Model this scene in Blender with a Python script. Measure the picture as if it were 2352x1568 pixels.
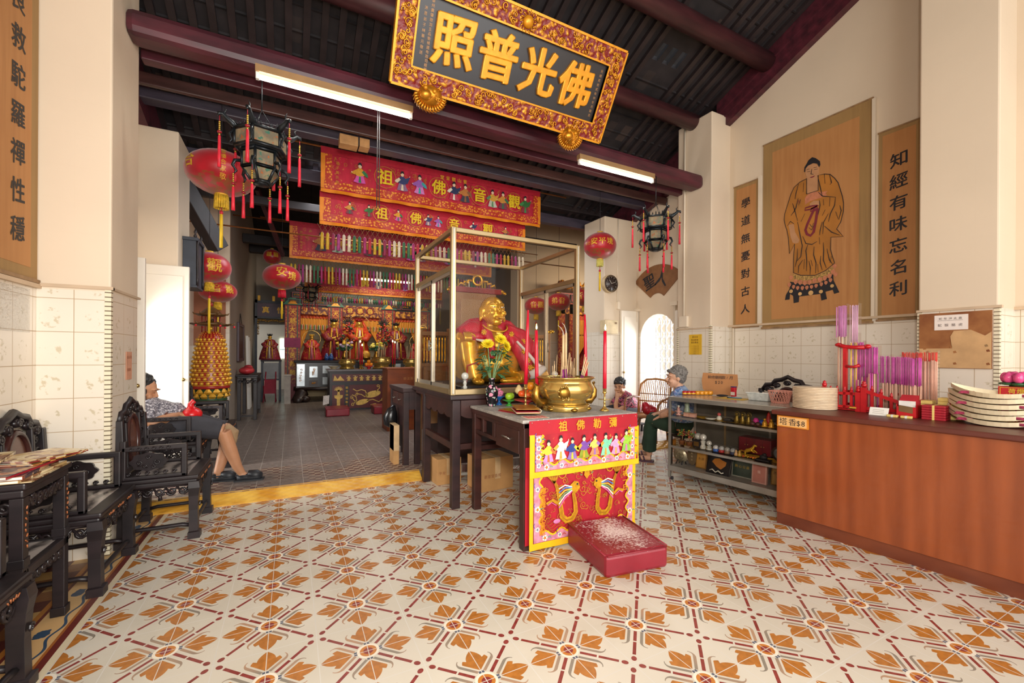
import bpy, math, random
from mathutils import Matrix, Vector, Euler
for o in list(bpy.data.objects): bpy.data.objects.remove(o)
S = bpy.context.scene
COL = S.collection
R = random.Random(7)
PI = math.pi
# ---------------------------------------------------------------- camera
cam = bpy.data.cameras.new('camera'); cam_o = bpy.data.objects.new('camera', cam); COL.objects.link(cam_o)
cam.sensor_width = 36.0; cam.sensor_fit = 'HORIZONTAL'
cam.lens = 981.1 / 2352 * 36
cam.shift_y = (815.7 - 784) / 2352
cam.clip_start = 0.02; cam.clip_end = 200
cam_o.location = (-1.113, -1.584, 1.321)
cam_o.rotation_mode = 'XYZ'
cam_o.rotation_euler = (Matrix.Rotation(-0.4773, 3, 'Z') @ Matrix.Rotation(PI/2, 3, 'X') @ Matrix.Rotation(0.0060, 3, 'Z')).to_euler('XYZ')
S.camera = cam_o
# ---------------------------------------------------------------- world and daylight
S.view_settings.view_transform = 'Standard'; S.view_settings.look = 'None'
S.view_settings.gamma = 1; S.view_settings.use_curve_mapping = False
S.view_settings.exposure = 0.0
w = bpy.data.worlds.new('world'); S.world = w; w.use_nodes = True
bg = w.node_tree.nodes['Background']; bg.inputs[0].default_value = (0.86, 0.93, 1.0, 1); bg.inputs[1].default_value = 1.15
def area(name, loc, tgt, sx, sy, power, col):
    l = bpy.data.lights.new(name, 'AREA'); l.shape = 'RECTANGLE'; l.size = sx; l.size_y = sy; l.energy = power; l.color = col
    o = bpy.data.objects.new(name, l); COL.objects.link(o); o.location = loc
    o.rotation_euler = (Vector(tgt) - Vector(loc)).to_track_quat('-Z', 'Y').to_euler()
    return o
area('daylight_front', (0.6, -4.9, 2.3), (0.8, 3.0, 1.6), 6.2, 3.4, 330, (1.0, 0.95, 0.88))
area('camera_flash', (-1.0, -1.75, 1.75), (0.6, 3.2, 1.4), 0.35, 0.35, 80, (1.0, 0.96, 0.9))
area('daylight_door_right', (5.3, 3.45, 1.3), (3.0, 3.3, 0.8), 0.9, 2.0, 140, (0.95, 0.97, 1.0))
area('daylight_door_left', (-3.6, 3.45, 1.3), (-1.5, 3.45, 0.8), 0.9, 2.0, 140, (1.0, 0.98, 0.95))
S.cycles.max_bounces = 6; S.cycles.diffuse_bounces = 3; S.cycles.glossy_bounces = 3; S.cycles.transmission_bounces = 5; S.cycles.transparent_max_bounces = 28
S.cycles.sample_clamp_indirect = 6.0; S.cycles.caustics_reflective = False; S.cycles.caustics_refractive = False
# ---------------------------------------------------------------- library
def lin(h):
    if not isinstance(h, str): return tuple(h) + ((1,) if len(h) == 3 else ())
    h = h.lstrip('#'); c = [int(h[i:i+2], 16)/255 for i in (0, 2, 4)]
    return tuple((x/12.92 if x <= 0.04045 else ((x+0.055)/1.055)**2.4) for x in c) + (1,)
class N:
    """node-math expression"""
    def __init__(s, nt, sock): s.nt = nt; s.k = sock
    def _m(s, op, b=None, c=None, r=False):
        n = s.nt.nodes.new('ShaderNodeMath'); n.operation = op
        a = [s, b, c] if not r else [b, s, c]
        for i, x in enumerate(a):
            if x is None: continue
            if isinstance(x, N): s.nt.links.new(x.k, n.inputs[i])
            else: n.inputs[i].default_value = x
        return N(s.nt, n.outputs[0])
    def __add__(s, b): return s._m('ADD', b)
    __radd__ = __add__
    def __sub__(s, b): return s._m('SUBTRACT', b)
    def __rsub__(s, b): return s._m('SUBTRACT', b, r=True)
    def __mul__(s, b): return s._m('MULTIPLY', b)
    __rmul__ = __mul__
    def __truediv__(s, b): return s._m('DIVIDE', b)
    def lt(s, b): return s._m('LESS_THAN', b)
    def gt(s, b): return s._m('GREATER_THAN', b)
    def mn(s, b): return s._m('MINIMUM', b)
    def mx(s, b): return s._m('MAXIMUM', b)
    def fmod(s, b): return s._m('FLOORED_MODULO', b)
    def floor(s): return s._m('FLOOR')
    def abs(s): return s._m('ABSOLUTE')
    def sqrt(s): return s._m('SQRT')
    def sin(s): return s._m('SINE')
class Mt:
    """a material under construction"""
    def __init__(s, name, rough=.5, metal=0., spec=.5):
        s.m = bpy.data.materials.new(name); s.m.use_nodes = True; s.nt = s.m.node_tree
        s.b = s.nt.nodes['Principled BSDF']; s.b.inputs['Roughness'].default_value = rough; s.b.inputs['Metallic'].default_value = metal
        s.b.inputs['Specular IOR Level'].default_value = spec
    def xyz(s, obj=False):
        if obj:
            t = s.nt.nodes.new('ShaderNodeTexCoord'); k = t.outputs['Object']
        else:
            t = s.nt.nodes.new('ShaderNodeNewGeometry'); k = t.outputs['Position']
        q = s.nt.nodes.new('ShaderNodeSeparateXYZ'); s.nt.links.new(k, q.inputs[0]); s.pos = k
        return [N(s.nt, q.outputs[i]) for i in range(3)]
    def vec(s, x, y, z):
        c = s.nt.nodes.new('ShaderNodeCombineXYZ')
        for i, v in enumerate((x, y, z)):
            if isinstance(v, N): s.nt.links.new(v.k, c.inputs[i])
            else: c.inputs[i].default_value = v
        return c.outputs[0]
    def noise(s, scale, detail=3, v=None, rough=.5, col=False):
        n = s.nt.nodes.new('ShaderNodeTexNoise'); n.inputs['Scale'].default_value = scale; n.inputs['Detail'].default_value = detail; n.inputs['Roughness'].default_value = rough
        s.nt.links.new(v or s.pos, n.inputs['Vector'])
        return N(s.nt, n.outputs['Color' if col else 'Fac'])
    def vor(s, scale, v=None, feature='F1', out='Distance'):
        n = s.nt.nodes.new('ShaderNodeTexVoronoi'); n.feature = feature; n.inputs['Scale'].default_value = scale
        s.nt.links.new(v or s.pos, n.inputs['Vector']); return N(s.nt, n.outputs[out])
    def wave(s, scale, dist, detail=2, v=None, dirn='X'):
        n = s.nt.nodes.new('ShaderNodeTexWave'); n.bands_direction = dirn
        n.inputs['Scale'].default_value = scale; n.inputs['Distortion'].default_value = dist; n.inputs['Detail'].default_value = detail
        s.nt.links.new(v or s.pos, n.inputs['Vector']); return N(s.nt, n.outputs['Fac'])
    def ramp(s, f, lo, hi):
        n = s.nt.nodes.new('ShaderNodeMapRange'); s.nt.links.new(f.k, n.inputs[0]); n.inputs[1].default_value = lo; n.inputs[2].default_value = hi
        return N(s.nt, n.outputs[0])
    def mix(s, f, a, b):
        n = s.nt.nodes.new('ShaderNodeMix'); n.data_type = 'RGBA'
        if isinstance(f, N): s.nt.links.new(f.k, n.inputs[0])
        else: n.inputs[0].default_value = f
        for i, c in ((6, a), (7, b)):
            if isinstance(c, bpy.types.NodeSocket): s.nt.links.new(c, n.inputs[i])
            else: n.inputs[i].default_value = lin(c)
        return n.outputs[2]
    def col(s, c):
        if isinstance(c, bpy.types.NodeSocket): s.nt.links.new(c, s.b.inputs['Base Color'])
        else: s.b.inputs['Base Color'].default_value = lin(c)
        return s
    def rough(s, f): s.nt.links.new(f.k, s.b.inputs['Roughness']); return s
    def bump(s, f, strength=.3, dist=.01):
        n = s.nt.nodes.new('ShaderNodeBump'); n.inputs['Strength'].default_value = strength; n.inputs['Distance'].default_value = dist
        s.nt.links.new(f.k, n.inputs['Height']); s.nt.links.new(n.outputs[0], s.b.inputs['Normal']); return s
    def emit(s, c, k): s.b.inputs['Emission Color'].default_value = lin(c); s.b.inputs['Emission Strength'].default_value = k; return s
MATS = {}
def flat(c, rough=.55, metal=0., var=.12, scale=9., bump=0., name=None):
    """plain colour with a little mottling"""
    key = (c, rough, metal, var, scale, bump)
    if key in MATS: return MATS[key]
    t = Mt(name or 'mat_%s' % str(c).strip('#'), rough, metal); t.xyz(True)
    if var:
        l = lin(c); d = tuple(max(0, x*(1-var*1.6)) for x in l[:3]); h = tuple(min(1, x*(1+var)) for x in l[:3])
        n = t.noise(scale, 4); t.col(t.mix(t.ramp(n, .3, .7), d, h))
        if bump: t.bump(n, bump, .004)
    else: t.col(c)
    MATS[key] = t.m; return t.m
def glassm(name, tint=(1, 1, 1), ior=1.2, rough=.02):
    """thin pane: mostly transparent with a glossy coat"""
    m = bpy.data.materials.new(name); m.use_nodes = True; nt = m.node_tree; nt.nodes.remove(nt.nodes['Principled BSDF'])
    tr = nt.nodes.new('ShaderNodeBsdfTransparent'); tr.inputs[0].default_value = tuple(tint) + (1,)
    gl = nt.nodes.new('ShaderNodeBsdfGlossy'); gl.inputs['Roughness'].default_value = rough
    fr = nt.nodes.new('ShaderNodeFresnel'); fr.inputs[0].default_value = ior
    mx = nt.nodes.new('ShaderNodeMixShader'); ge = nt.nodes.new('ShaderNodeNewGeometry'); sb = nt.nodes.new('ShaderNodeMath'); sb.operation = 'SUBTRACT'; sb.inputs[0].default_value = 1; nt.links.new(ge.outputs['Backfacing'], sb.inputs[1]); ml = nt.nodes.new('ShaderNodeMath'); ml.operation = 'MULTIPLY'; nt.links.new(fr.outputs[0], ml.inputs[0]); nt.links.new(sb.outputs[0], ml.inputs[1])
    nt.links.new(ml.outputs[0], mx.inputs[0]); nt.links.new(tr.outputs[0], mx.inputs[1]); nt.links.new(gl.outputs[0], mx.inputs[2])
    nt.links.new(mx.outputs[0], nt.nodes['Material Output'].inputs[0]); return m
GL = {}
def glyph(ch, bold=0., ext=0., bev=0.):
    k = (ch, bold, ext, bev)
    if k in GL: return GL[k]
    cu = bpy.data.curves.new('g', 'FONT'); cu.body = ch; cu.size = 1; cu.offset = bold; cu.resolution_u = 2; cu.extrude = ext
    cu.bevel_depth = bev; cu.bevel_resolution = 1
    ob = bpy.data.objects.new('g', cu); me = bpy.data.meshes.new_from_object(ob)
    r = ([tuple(v.co) for v in me.vertices], [tuple(p.vertices) for p in me.polygons])
    bpy.data.objects.remove(ob); bpy.data.curves.remove(cu); bpy.data.meshes.remove(me)
    GL[k] = r; return r
WM = {}
KIDS = {}
def wm(o): return WM.get(o.name, Matrix())
class M:
    """mesh builder; M(thing) takes world coordinates, M() takes local ones"""
    def __init__(s, parent=None):
        s.v = []; s.f = []; s.k = []; s.sm = []; s.mats = []; s.T = wm(parent).inverted() if parent else Matrix(); s.base = s.T
    def at(s, loc=(0, 0, 0), rz=0, rx=0, ry=0, sc=1):
        s.T = s.base @ Matrix.Translation(loc) @ Euler((rx, ry, rz)).to_matrix().to_4x4() @ Matrix.Scale(sc, 4); return s
    def add(s, vs, fs, mat, sm=False):
        if mat not in s.mats: s.mats.append(mat)
        i = s.mats.index(mat); b = len(s.v)
        s.v += [tuple(s.T @ Vector(p)) for p in vs]
        for q in fs: s.f.append(tuple(b + j for j in q)); s.k.append(i); s.sm.append(sm)
        return s
    def box(s, x0, x1, y0, y1, z0, z1, mat):
        vs = [(x, y, z) for z in (z0, z1) for y in (y0, y1) for x in (x0, x1)]
        return s.add(vs, [(0, 2, 3, 1), (4, 5, 7, 6), (0, 1, 5, 4), (2, 6, 7, 3), (0, 4, 6, 2), (1, 3, 7, 5)], mat)
    def hexa(s, b, t, mat):
        """8-corner block from two quads"""
        return s.add(list(b) + list(t), [(3, 2, 1, 0), (4, 5, 6, 7), (0, 1, 5, 4), (1, 2, 6, 5), (2, 3, 7, 6), (3, 0, 4, 7)], mat)
    def beam(s, p, q, w, h, mat, up=(0, 0, 1)):
        p, q = Vector(p), Vector(q); d = (q-p).normalized(); u = Vector(up)
        r = d.cross(u)
        if r.length < 1e-4: r = d.cross(Vector((1, 0, 0)))
        r.normalize(); u = r.cross(d).normalized()
        c = lambda o: [o - r*w/2 - u*h/2, o + r*w/2 - u*h/2, o + r*w/2 + u*h/2, o - r*w/2 + u*h/2]
        return s.hexa(c(p), c(q), mat)
    def tube(s, pts, r, mat, n=8, cap=True, sm=True, closed=False):
        pts = [Vector(p) for p in pts]; m = len(pts); rs = r if isinstance(r, (list, tuple)) else [r]*m
        vs = []; fs = []; d0 = (pts[1]-pts[0]).normalized()
        a = d0.cross(Vector((0, 0, 1)))
        if a.length < 1e-3: a = d0.cross(Vector((1, 0, 0)))
        a.normalize()
        for i, p in enumerate(pts):
            if closed: d = pts[(i+1) % m] - pts[i-1]
            else: d = pts[min(i+1, m-1)] - pts[max(i-1, 0)]
            d.normalize(); a = (a - d*a.dot(d)); a.normalize(); b = d.cross(a)
            vs += [p + (a*math.cos(2*PI*j/n) + b*math.sin(2*PI*j/n))*rs[i] for j in range(n)]
        for i in range(m if closed else m-1):
            k = (i+1) % m
            for j in range(n): fs.append((i*n+j, i*n+(j+1) % n, k*n+(j+1) % n, k*n+j))
        if cap and not closed: fs += [tuple(range(n))[::-1], tuple((m-1)*n+j for j in range(n))]
        return s.add(vs, fs, mat, sm)
    def lathe(s, prof, mat, n=24, c=(0, 0, 0), sm=True, sx=1., sy=1., lobes=0, amp=0.):
        vs = []; fs = []; m = len(prof)
        for r, z in prof:
            for j in range(n):
                a = 2*PI*j/n; q = r*(1+amp*math.cos(lobes*a)) if lobes else r
                vs.append((c[0]+q*sx*math.cos(a), c[1]+q*sy*math.sin(a), c[2]+z))
        for i in range(m-1):
            for j in range(n): fs.append((i*n+j, i*n+(j+1) % n, (i+1)*n+(j+1) % n, (i+1)*n+j))
        fs += [tuple(range(n))[::-1], tuple((m-1)*n+j for j in range(n))]
        return s.add(vs, fs, mat, sm)
    def ell(s, c, r, mat, n=12, m=8, sm=True):
        if not isinstance(r, (list, tuple)): r = (r, r, r)
        vs = [(c[0], c[1], c[2]-r[2])]; fs = []
        for i in range(1, m):
            t = PI*i/m
            for j in range(n):
                a = 2*PI*j/n; vs.append((c[0]+r[0]*math.sin(t)*math.cos(a), c[1]+r[1]*math.sin(t)*math.sin(a), c[2]-r[2]*math.cos(t)))
        vs.append((c[0], c[1], c[2]+r[2])); e = len(vs)-1
        for j in range(n): fs.append((0, 1+(j+1) % n, 1+j)); fs.append((e, 1+(m-2)*n+j, 1+(m-2)*n+(j+1) % n))
        for i in range(m-2):
            for j in range(n): fs.append((1+i*n+j, 1+i*n+(j+1) % n, 1+(i+1)*n+(j+1) % n, 1+(i+1)*n+j))
        return s.add(vs, fs, mat, sm)
    def poly(s, pts, o, ax, ay, mat, d=None, sm=False):
        """2-D outline pts in the frame (o, ax, ay); d = thickness vector length along ax x ay (0/None: one face)"""
        o, ax, ay = Vector(o), Vector(ax), Vector(ay); nn = ax.cross(ay).normalized(); n = len(pts)
        f = [o + ax*p[0] + ay*p[1] for p in pts]
        if not d: return s.add(f, [tuple(range(n))], mat)
        g = [p + nn*d for p in f]
        area2 = sum(pts[i][0]*pts[(i+1) % n][1] - pts[(i+1) % n][0]*pts[i][1] for i in range(n))
        fs = [tuple(range(n))[::-1], tuple(range(n, 2*n))] + [(i, (i+1) % n, n+(i+1) % n, n+i) for i in range(n)]
        if (area2 < 0) != (d < 0): fs = [q[::-1] for q in fs]
        return s.add(f+g, fs, mat, sm)
    def ribbon(s, pts, w, o, ax, ay, mat, d=None):
        """painted or embroidered stroke along 2-D pts"""
        n = len(pts); L = []; Rr = []
        ws = w if isinstance(w, (list, tuple)) else [w]*n
        for i, p in enumerate(pts):
            a = pts[max(i-1, 0)]; b = pts[min(i+1, n-1)]; dx, dy = b[0]-a[0], b[1]-a[1]; l = math.hypot(dx, dy) or 1
            L.append((p[0]-dy/l*ws[i]/2, p[1]+dx/l*ws[i]/2)); Rr.append((p[0]+dy/l*ws[i]/2, p[1]-dx/l*ws[i]/2))
        o, ax, ay = Vector(o), Vector(ax), Vector(ay)
        if d: o = o + ax.cross(ay).normalized()*d
        q = lambda p: o + ax*p[0] + ay*p[1]
        return s.add([q(p) for p in L] + [q(p) for p in Rr], [(i, n+i, n+i+1, i+1) for i in range(n-1)], mat)
    def text(s, txt, o, ax, ay, size, mat, step=None, bold=.012, depth=0., bev=0., skew=0.):
        """characters centred on o, o+step, ...; step is a vector"""
        o, ax, ay = Vector(o), Vector(ax).normalized(), Vector(ay).normalized(); nn = ax.cross(ay)
        step = Vector(step) if step is not None else ax*size*1.1
        offs = [(0, 0)] + ([(bold*.6, 0), (-bold*.6, 0), (bold*.2, bold*.55), (-bold*.2, -bold*.55)] if bold >= .01 else [])
        for i, ch in enumerate(txt):
            if ch == ' ': continue
            v, f = glyph(ch, 0., depth/size if depth else 0., bev)
            if not v: continue
            xs = [p[0] for p in v]; cx = (min(xs)+max(xs))/2; cy = .35
            for n, (dx, dy) in enumerate(offs):
                p0 = o + step*i + ax*dx*size + ay*dy*size + nn*.00006*n
                s.add([p0 + ax*(p[0]-cx)*size + ay*(p[1]-cy+skew*(p[0]-cx))*size + nn*p[2]*size for p in v], f, mat)
        return s
    def build(s, name, parent=None, label=None, cat=None, group=None, kind=None, bevel=0., remesh=0., smooth=0, rz=0, weld=False):
        me = bpy.data.meshes.new(name)
        loc = Vector((0, 0, 0))
        if parent is None and kind != 'structure' and s.v:
            xs, ys, zs = zip(*s.v); loc = Vector(((min(xs)+max(xs))/2, (min(ys)+max(ys))/2, min(zs)))
        me.from_pydata([tuple(Vector(p)-loc) for p in s.v], [], s.f)
        for m in s.mats: me.materials.append(m)
        me.polygons.foreach_set('material_index', s.k); me.polygons.foreach_set('use_smooth', s.sm)
        me.update()
        o = bpy.data.objects.new(name, me); COL.objects.link(o); o.location = loc
        WM[o.name] = (wm(parent) if parent else Matrix.Translation(loc))
        if parent: o.parent = parent; KIDS.setdefault(parent.name, []).append(o)
        if remesh:
            r = o.modifiers.new('remesh', 'REMESH'); r.mode = 'VOXEL'; r.voxel_size = remesh; r.use_smooth_shade = True
            q = o.modifiers.new('smooth', 'SMOOTH'); q.factor = .5; q.iterations = smooth or 4
        if bevel:
            b = o.modifiers.new('bevel', 'BEVEL'); b.width = bevel; b.segments = 2; b.limit_method = 'ANGLE'; b.angle_limit = .7
        tag(o, label, cat, group, kind); return o
def tag(o, label=None, cat=None, group=None, kind=None):
    for k, v in (('label', label), ('category', cat), ('group', group), ('kind', kind)):
        if v: o[k] = v
def thing(name, label, cat, loc=(0, 0, 0), rz=0, group=None):
    o = bpy.data.objects.new(name, None); COL.objects.link(o); o.location = loc; o.rotation_euler = (0, 0, rz); o.empty_display_size = .1
    WM[o.name] = Matrix.Translation(loc) @ Matrix.Rotation(rz, 4, 'Z'); tag(o, label, cat, group); return o
def dup(o, loc=None, rz=None, label=None, group=None, parent=None, sc=None):
    c = o.copy(); COL.objects.link(c)
    if parent is not None: c.parent = parent; KIDS.setdefault(parent.name, []).append(c)
    else:
        if loc is not None: c.location = loc
        if rz is not None: c.rotation_euler = (0, 0, rz)
        if sc is not None: c.scale = (sc, sc, sc) if not isinstance(sc, tuple) else sc
        WM[c.name] = Matrix.Translation(c.location) @ Matrix.Rotation(c.rotation_euler[2], 4, 'Z')
    if label: c['label'] = label
    if group: c['group'] = group
    for k in KIDS.get(o.name, []): dup(k, parent=c)
    return c
X, Y, Z3 = (1, 0, 0), (0, 1, 0), (0, 0, 1)
def arc(cx, cy, r, a0, a1, n=8): return [(cx+r*math.cos(a0+(a1-a0)*i/n), cy+r*math.sin(a0+(a1-a0)*i/n)) for i in range(n+1)]
def spiral(cx, cy, r, turns=1.3, a0=0., n=14, flip=1): return [(cx+r*(1-.8*i/n)*math.cos(a0+flip*2*PI*turns*i/n), cy+r*(1-.8*i/n)*math.sin(a0+flip*2*PI*turns*i/n)) for i in range(n+1)]
# ================================================================ materials of the setting
def m_floor():
    t = Mt('encaustic_floor_tile', .32); x, y, z = t.xyz()
    u = ((x+.2).fmod(.4)-.2).abs(); v = ((y+.2).fmod(.4)-.2).abs()
    d = (u+v)*.70711; w = (u-v).abs()*.70711; tt = u.mx(v); s = u.mn(v)
    worn = t.noise(2.2, 5); fine = t.noise(38, 3); tileid = t.noise(4.1, 1)
    c = t.mix(t.ramp(worn, .3, .72), 'c9c1b0', 'dfd7c7')
    # taupe scrolls beside the red bars
    band = (w-.0295).abs().lt(.0068)*d.gt(.05)*d.lt(.132)
    e = ((d-.132)*(d-.132)+(w-.056)*(w-.056)).sqrt()
    curl = (e-.0262).abs().lt((.168-d)*.19)*d.gt(.131)*w.lt(.058)
    c = t.mix(band.mx(curl), c, t.mix(t.ramp(tileid, .42, .58), 'b58f72', '8d8375'))
    # leaves
    q = (tt-.134)/.06
    lens = s.lt((1.0-q*q)*.036)*(tt-s).gt(.058)
    el = ((tt-.117)/.05); lobe = (el*el+(s/.06)*(s/.06)).lt(1.0)*(tt-((s-.028)*.6)).lt(.131)*(tt-s).gt(.064)
    c = t.mix(lens.mx(lobe), c, t.mix(t.ramp(fine, .35, .65), 'a8692b', 'bd7832'))
    # red dashes and dots
    dash = w.lt(.0075)*((d.gt(.052)*d.lt(.126)).mx(d.gt(.134)*d.lt(.221)))
    dd = d-.2466; dot = (dd*dd*.62+w*w).lt(.00014)
    c = t.mix(dash.mx(dot), c, t.mix(t.ramp(fine, .3, .7), '7c2a26', '96403a'))
    rr = (u*u+v*v).sqrt()
    blue = rr.gt(.047)*rr.lt(.06)*s.lt(.012)
    c = t.mix(blue, c, '53596a')
    c = t.mix(rr.lt(.0475), c, 'efe5d2'); c = t.mix(rr.lt(.036), c, 'c47a34'); c = t.mix(rr.lt(.021), c, '8a3430')
    g = (u.mn(v)).mn(((u-.2).abs()).mn((v-.2).abs()))
    c = t.mix(g.lt(.0016), c, 'd9d4cb')
    # border courses along the side wall
    b = x*-1.0
    yy = (y+.1).fmod(.2)-.1
    def strip(lo, hi, col):
        nonlocal c; c = t.mix(b.gt(lo)*b.lt(hi), c, col)
    strip(2.002, 2.03, 'e0cfae'); strip(2.03, 2.06, '6d2c26'); strip(2.06, 2.072, 'a8642e'); strip(2.072, 2.2, 'dcb27a')
    vine = ((b-2.095)+((y*31.4).sin()*.012)).abs().lt(.006)
    lf = ((b-2.145)*(b-2.145)+yy*yy*.5 + (fine-.5)*.0022).lt(.0008)
    c = t.mix(b.gt(2.075)*b.lt(2.19)*(vine.mx(lf)), c, '3a5068')
    strip(2.2, 2.215, '6d2c26'); strip(2.215, 2.24, 'b1722f')
    hx = (((b*8.6).floor()+(y*8.6+((b*8.6).floor()*.5)).floor()).fmod(3.0))
    c = t.mix(b.gt(2.24), c, t.mix(hx.lt(.5), t.mix(hx.lt(1.5), '5a2a26', 'c9a063'), '8a5a34'))
    dirt = t.ramp(t.noise(1.1, 6), .52, .8)
    c = t.mix(dirt*.28, c, '8c7f70')
    t.col(c); t.rough(t.ramp(fine, 0, 1)*.25+.22); return t.m
def m_floor_rear():
    t = Mt('worn_rear_floor_tile', .38); x, y, z = t.xyz()
    u = ((x).fmod(.2)-.1).abs(); v = ((y).fmod(.2)-.1).abs()
    st = t.noise(1.0, 5, t.vec(x*22.0, y*90.0, 0.0)); n = t.noise(3, 4)
    c = t.mix(t.ramp(st, .35, .7), '5c5048', '8d8078')
    near = y.lt(3.75)
    chk = ((x*18.0).floor()+(y*18.0).floor()).fmod(2.0).gt(.5)
    c = t.mix(near*t.ramp(n, .4, .6)*.8, c, t.mix(chk, '5f2e28', 'a8937a'))
    c = t.mix(u.gt(.0975).mx(v.gt(.0975)), c, 'a49a90')
    t.col(c); t.rough(t.ramp(n, 0, 1)*.25+.24); return t.m
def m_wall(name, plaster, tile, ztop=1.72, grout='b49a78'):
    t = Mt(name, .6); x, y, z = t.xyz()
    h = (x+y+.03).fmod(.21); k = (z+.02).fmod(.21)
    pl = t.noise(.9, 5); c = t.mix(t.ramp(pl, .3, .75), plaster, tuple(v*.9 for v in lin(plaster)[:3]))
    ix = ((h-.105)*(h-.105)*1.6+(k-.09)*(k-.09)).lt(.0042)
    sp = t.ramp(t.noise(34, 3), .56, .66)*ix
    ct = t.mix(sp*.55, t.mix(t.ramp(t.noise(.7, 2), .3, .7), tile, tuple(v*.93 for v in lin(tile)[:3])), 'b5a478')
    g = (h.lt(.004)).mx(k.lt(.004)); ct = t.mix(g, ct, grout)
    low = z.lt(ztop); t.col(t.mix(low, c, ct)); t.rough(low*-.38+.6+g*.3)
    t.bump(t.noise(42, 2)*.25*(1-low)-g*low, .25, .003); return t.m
WALL = m_wall('cream_plaster_over_tile', 'e6d3ba', 'eadfce')
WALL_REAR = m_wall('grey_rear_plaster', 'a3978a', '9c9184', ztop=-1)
DARKW = flat('2a2122', .5, 0, .25, 6, .3, 'dark_roof_timber')
def m_redwood(name, a, b, sc=7):
    t = Mt(name, .42); x, y, z = t.xyz(True)
    n = t.noise(1, 5, t.vec(x*3.0, y*sc*2, z*sc*2)); t.col(t.mix(t.ramp(n, .3, .7), a, b)); t.bump(n, .15, .004); return t.m
MAROON = m_redwood('maroon_painted_timber', '3a1a22', '5a2530')
PURLIN = m_redwood('dark_maroon_timber', '33181c', '4d2529')
BROWNB = m_redwood('brown_board', '3a2320', '563430')
GREYB = m_redwood('grey_painted_board', '3a3440', '504855')
def m_yellow():
    t = Mt('yellow_tread_plate', .45); x, y, z = t.xyz()
    a = ((x+y)*60.0).floor(); n = t.noise(6, 4); ch = ((x*50.0).sin()*((y+z)*90.0).sin())
    t.col(t.mix(t.ramp(n, .35, .65), 'c98a1e', 'e6b54a')); t.bump(ch, .5, .004); return t.m
def m_mosaic():
    t = Mt('little_edge_tiles', .4); x, y, z = t.xyz()
    g = z.fmod(.03).lt(.007); t.col(t.mix(g, 'e6dcc0', '6a5a44')); return t.m
MOSAIC = m_mosaic()
CREAM = flat('e6d6bf', .6, 0, .06, 2, 0, 'cream_paint')
LEDGE = flat('cdb497', .6, 0, .08, 5)
# ================================================================ the room shell
def struct(m, name, **k): return m.build(name, kind='structure', **k)
HS = .08
m = M(); m.box(-2.9, 4.6, -5.2, 2.959, -.12, 0, m_floor()); struct(m, 'floor')
m = M(); m.box(-3.4, 7.4, 2.96, 15.6, -.12, HS, m_floor_rear()); struct(m, 'floor_rear')
m = M(); YT = m_yellow()
for xa, xb in ((-2.5, .12), (1.5, 4.14)): m.hexa([(xa, 2.838, -.05), (xb, 2.838, -.05), (xb, 2.975, -.05), (xa, 2.975, -.05)], [(xa, 2.84, .012), (xb, 2.84, .012), (xb, 2.975, HS+.004), (xa, 2.975, HS+.004)], YT)
struct(m, 'trim_step')
# side walls: outline in (y, z), arched door opening between the pilasters
def zr(y): return 4.81-.42*(y-2.25)
def side_wall(name, x, t, ye):
    a = [(-5.2, -.1), (3.1, -.1), (3.1, 1.65)] + [(3.475-.375*math.cos(PI*i/12), 1.63+.375*math.sin(PI*i/12)) for i in range(1, 12)] + [(3.85, 1.65), (3.85, -.1), (ye, -.1)] + ([(ye, 5.6), (4.6, 5.6)] if ye > 5 else [(ye, 3.9)]) + [(min(ye, 4.6), zr(min(ye, 4.6))+.1), (-1.6, zr(-1.6)+.1), (-5.2, zr(-1.6)-1.4)]
    m = M(); m.poly(a, (x, 0, 0), Y, Z3, WALL, t); return struct(m, name)
side_wall('wall_right', 4.15, .22, 4.5); side_wall('wall_left', -2.51, -.22, 7.2)
def pilaster(name, x0, x1, y0, y1, z1, mo=None, mat=None):
    m = M(); m.box(x0, x1, y0, y1, -.05, z1, mat or WALL); struct(m, name, bevel=.012)
    if mo:
        m = M()
        for (xx, yy) in mo: m.box(xx-.016, xx+.016, yy-.016, yy+.016, 0, 1.735, MOSAIC)
        struct(m, 'trim_' + name)
pilaster('wall_left_pilaster', -2.52, -2.16, 2.1, 2.65, 4.55, [(-2.174, 2.112)])
pilaster('wall_left_second_pilaster', -2.52, -2.16, 3.95, 4.5, 3.62)
pilaster('wall_right_pilaster', 3.78, 4.16, 2.2, 2.75, 4.55, [(3.792, 2.212), (3.792, 2.738)])
pilaster('wall_right_second_pilaster', 3.45, 4.16, 3.95, 4.5, 3.62)
pilaster('wall_right_near_pilaster', 3.78, 4.16, -.37, .11, 5.9, [(3.792, -.36), (3.792, .1)])
m = M()
m.box(4.118, 4.16, .11, 2.2, 1.715, 1.74, LEDGE); m.box(4.118, 4.16, -5, -.37, 1.715, 1.74, LEDGE)
m.box(3.765, 3.8, -.39, .12, 1.715, 1.735, LEDGE); m.box(3.765, 3.8, 2.19, 2.76, 1.69, 1.71, LEDGE); struct(m, 'trim_right')
m = M(); m.box(-2.52, -2.485, -5, 2.1, 1.715, 1.74, LEDGE); m.box(-2.52, -2.145, 2.085, 2.11, 1.73, 1.75, LEDGE); m.box(-2.17, -2.145, 2.09, 2.66, 1.73, 1.745, LEDGE); struct(m, 'trim_left')
# plaster pipes and ribs on the right wall between the paintings
m = M(); m.box(4.12, 4.16, .57, .6, 1.72, 3.95, CREAM); m.box(4.12, 4.16, 1.75, 1.79, 1.72, 3.6, CREAM); struct(m, 'trim_ribs')
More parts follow.
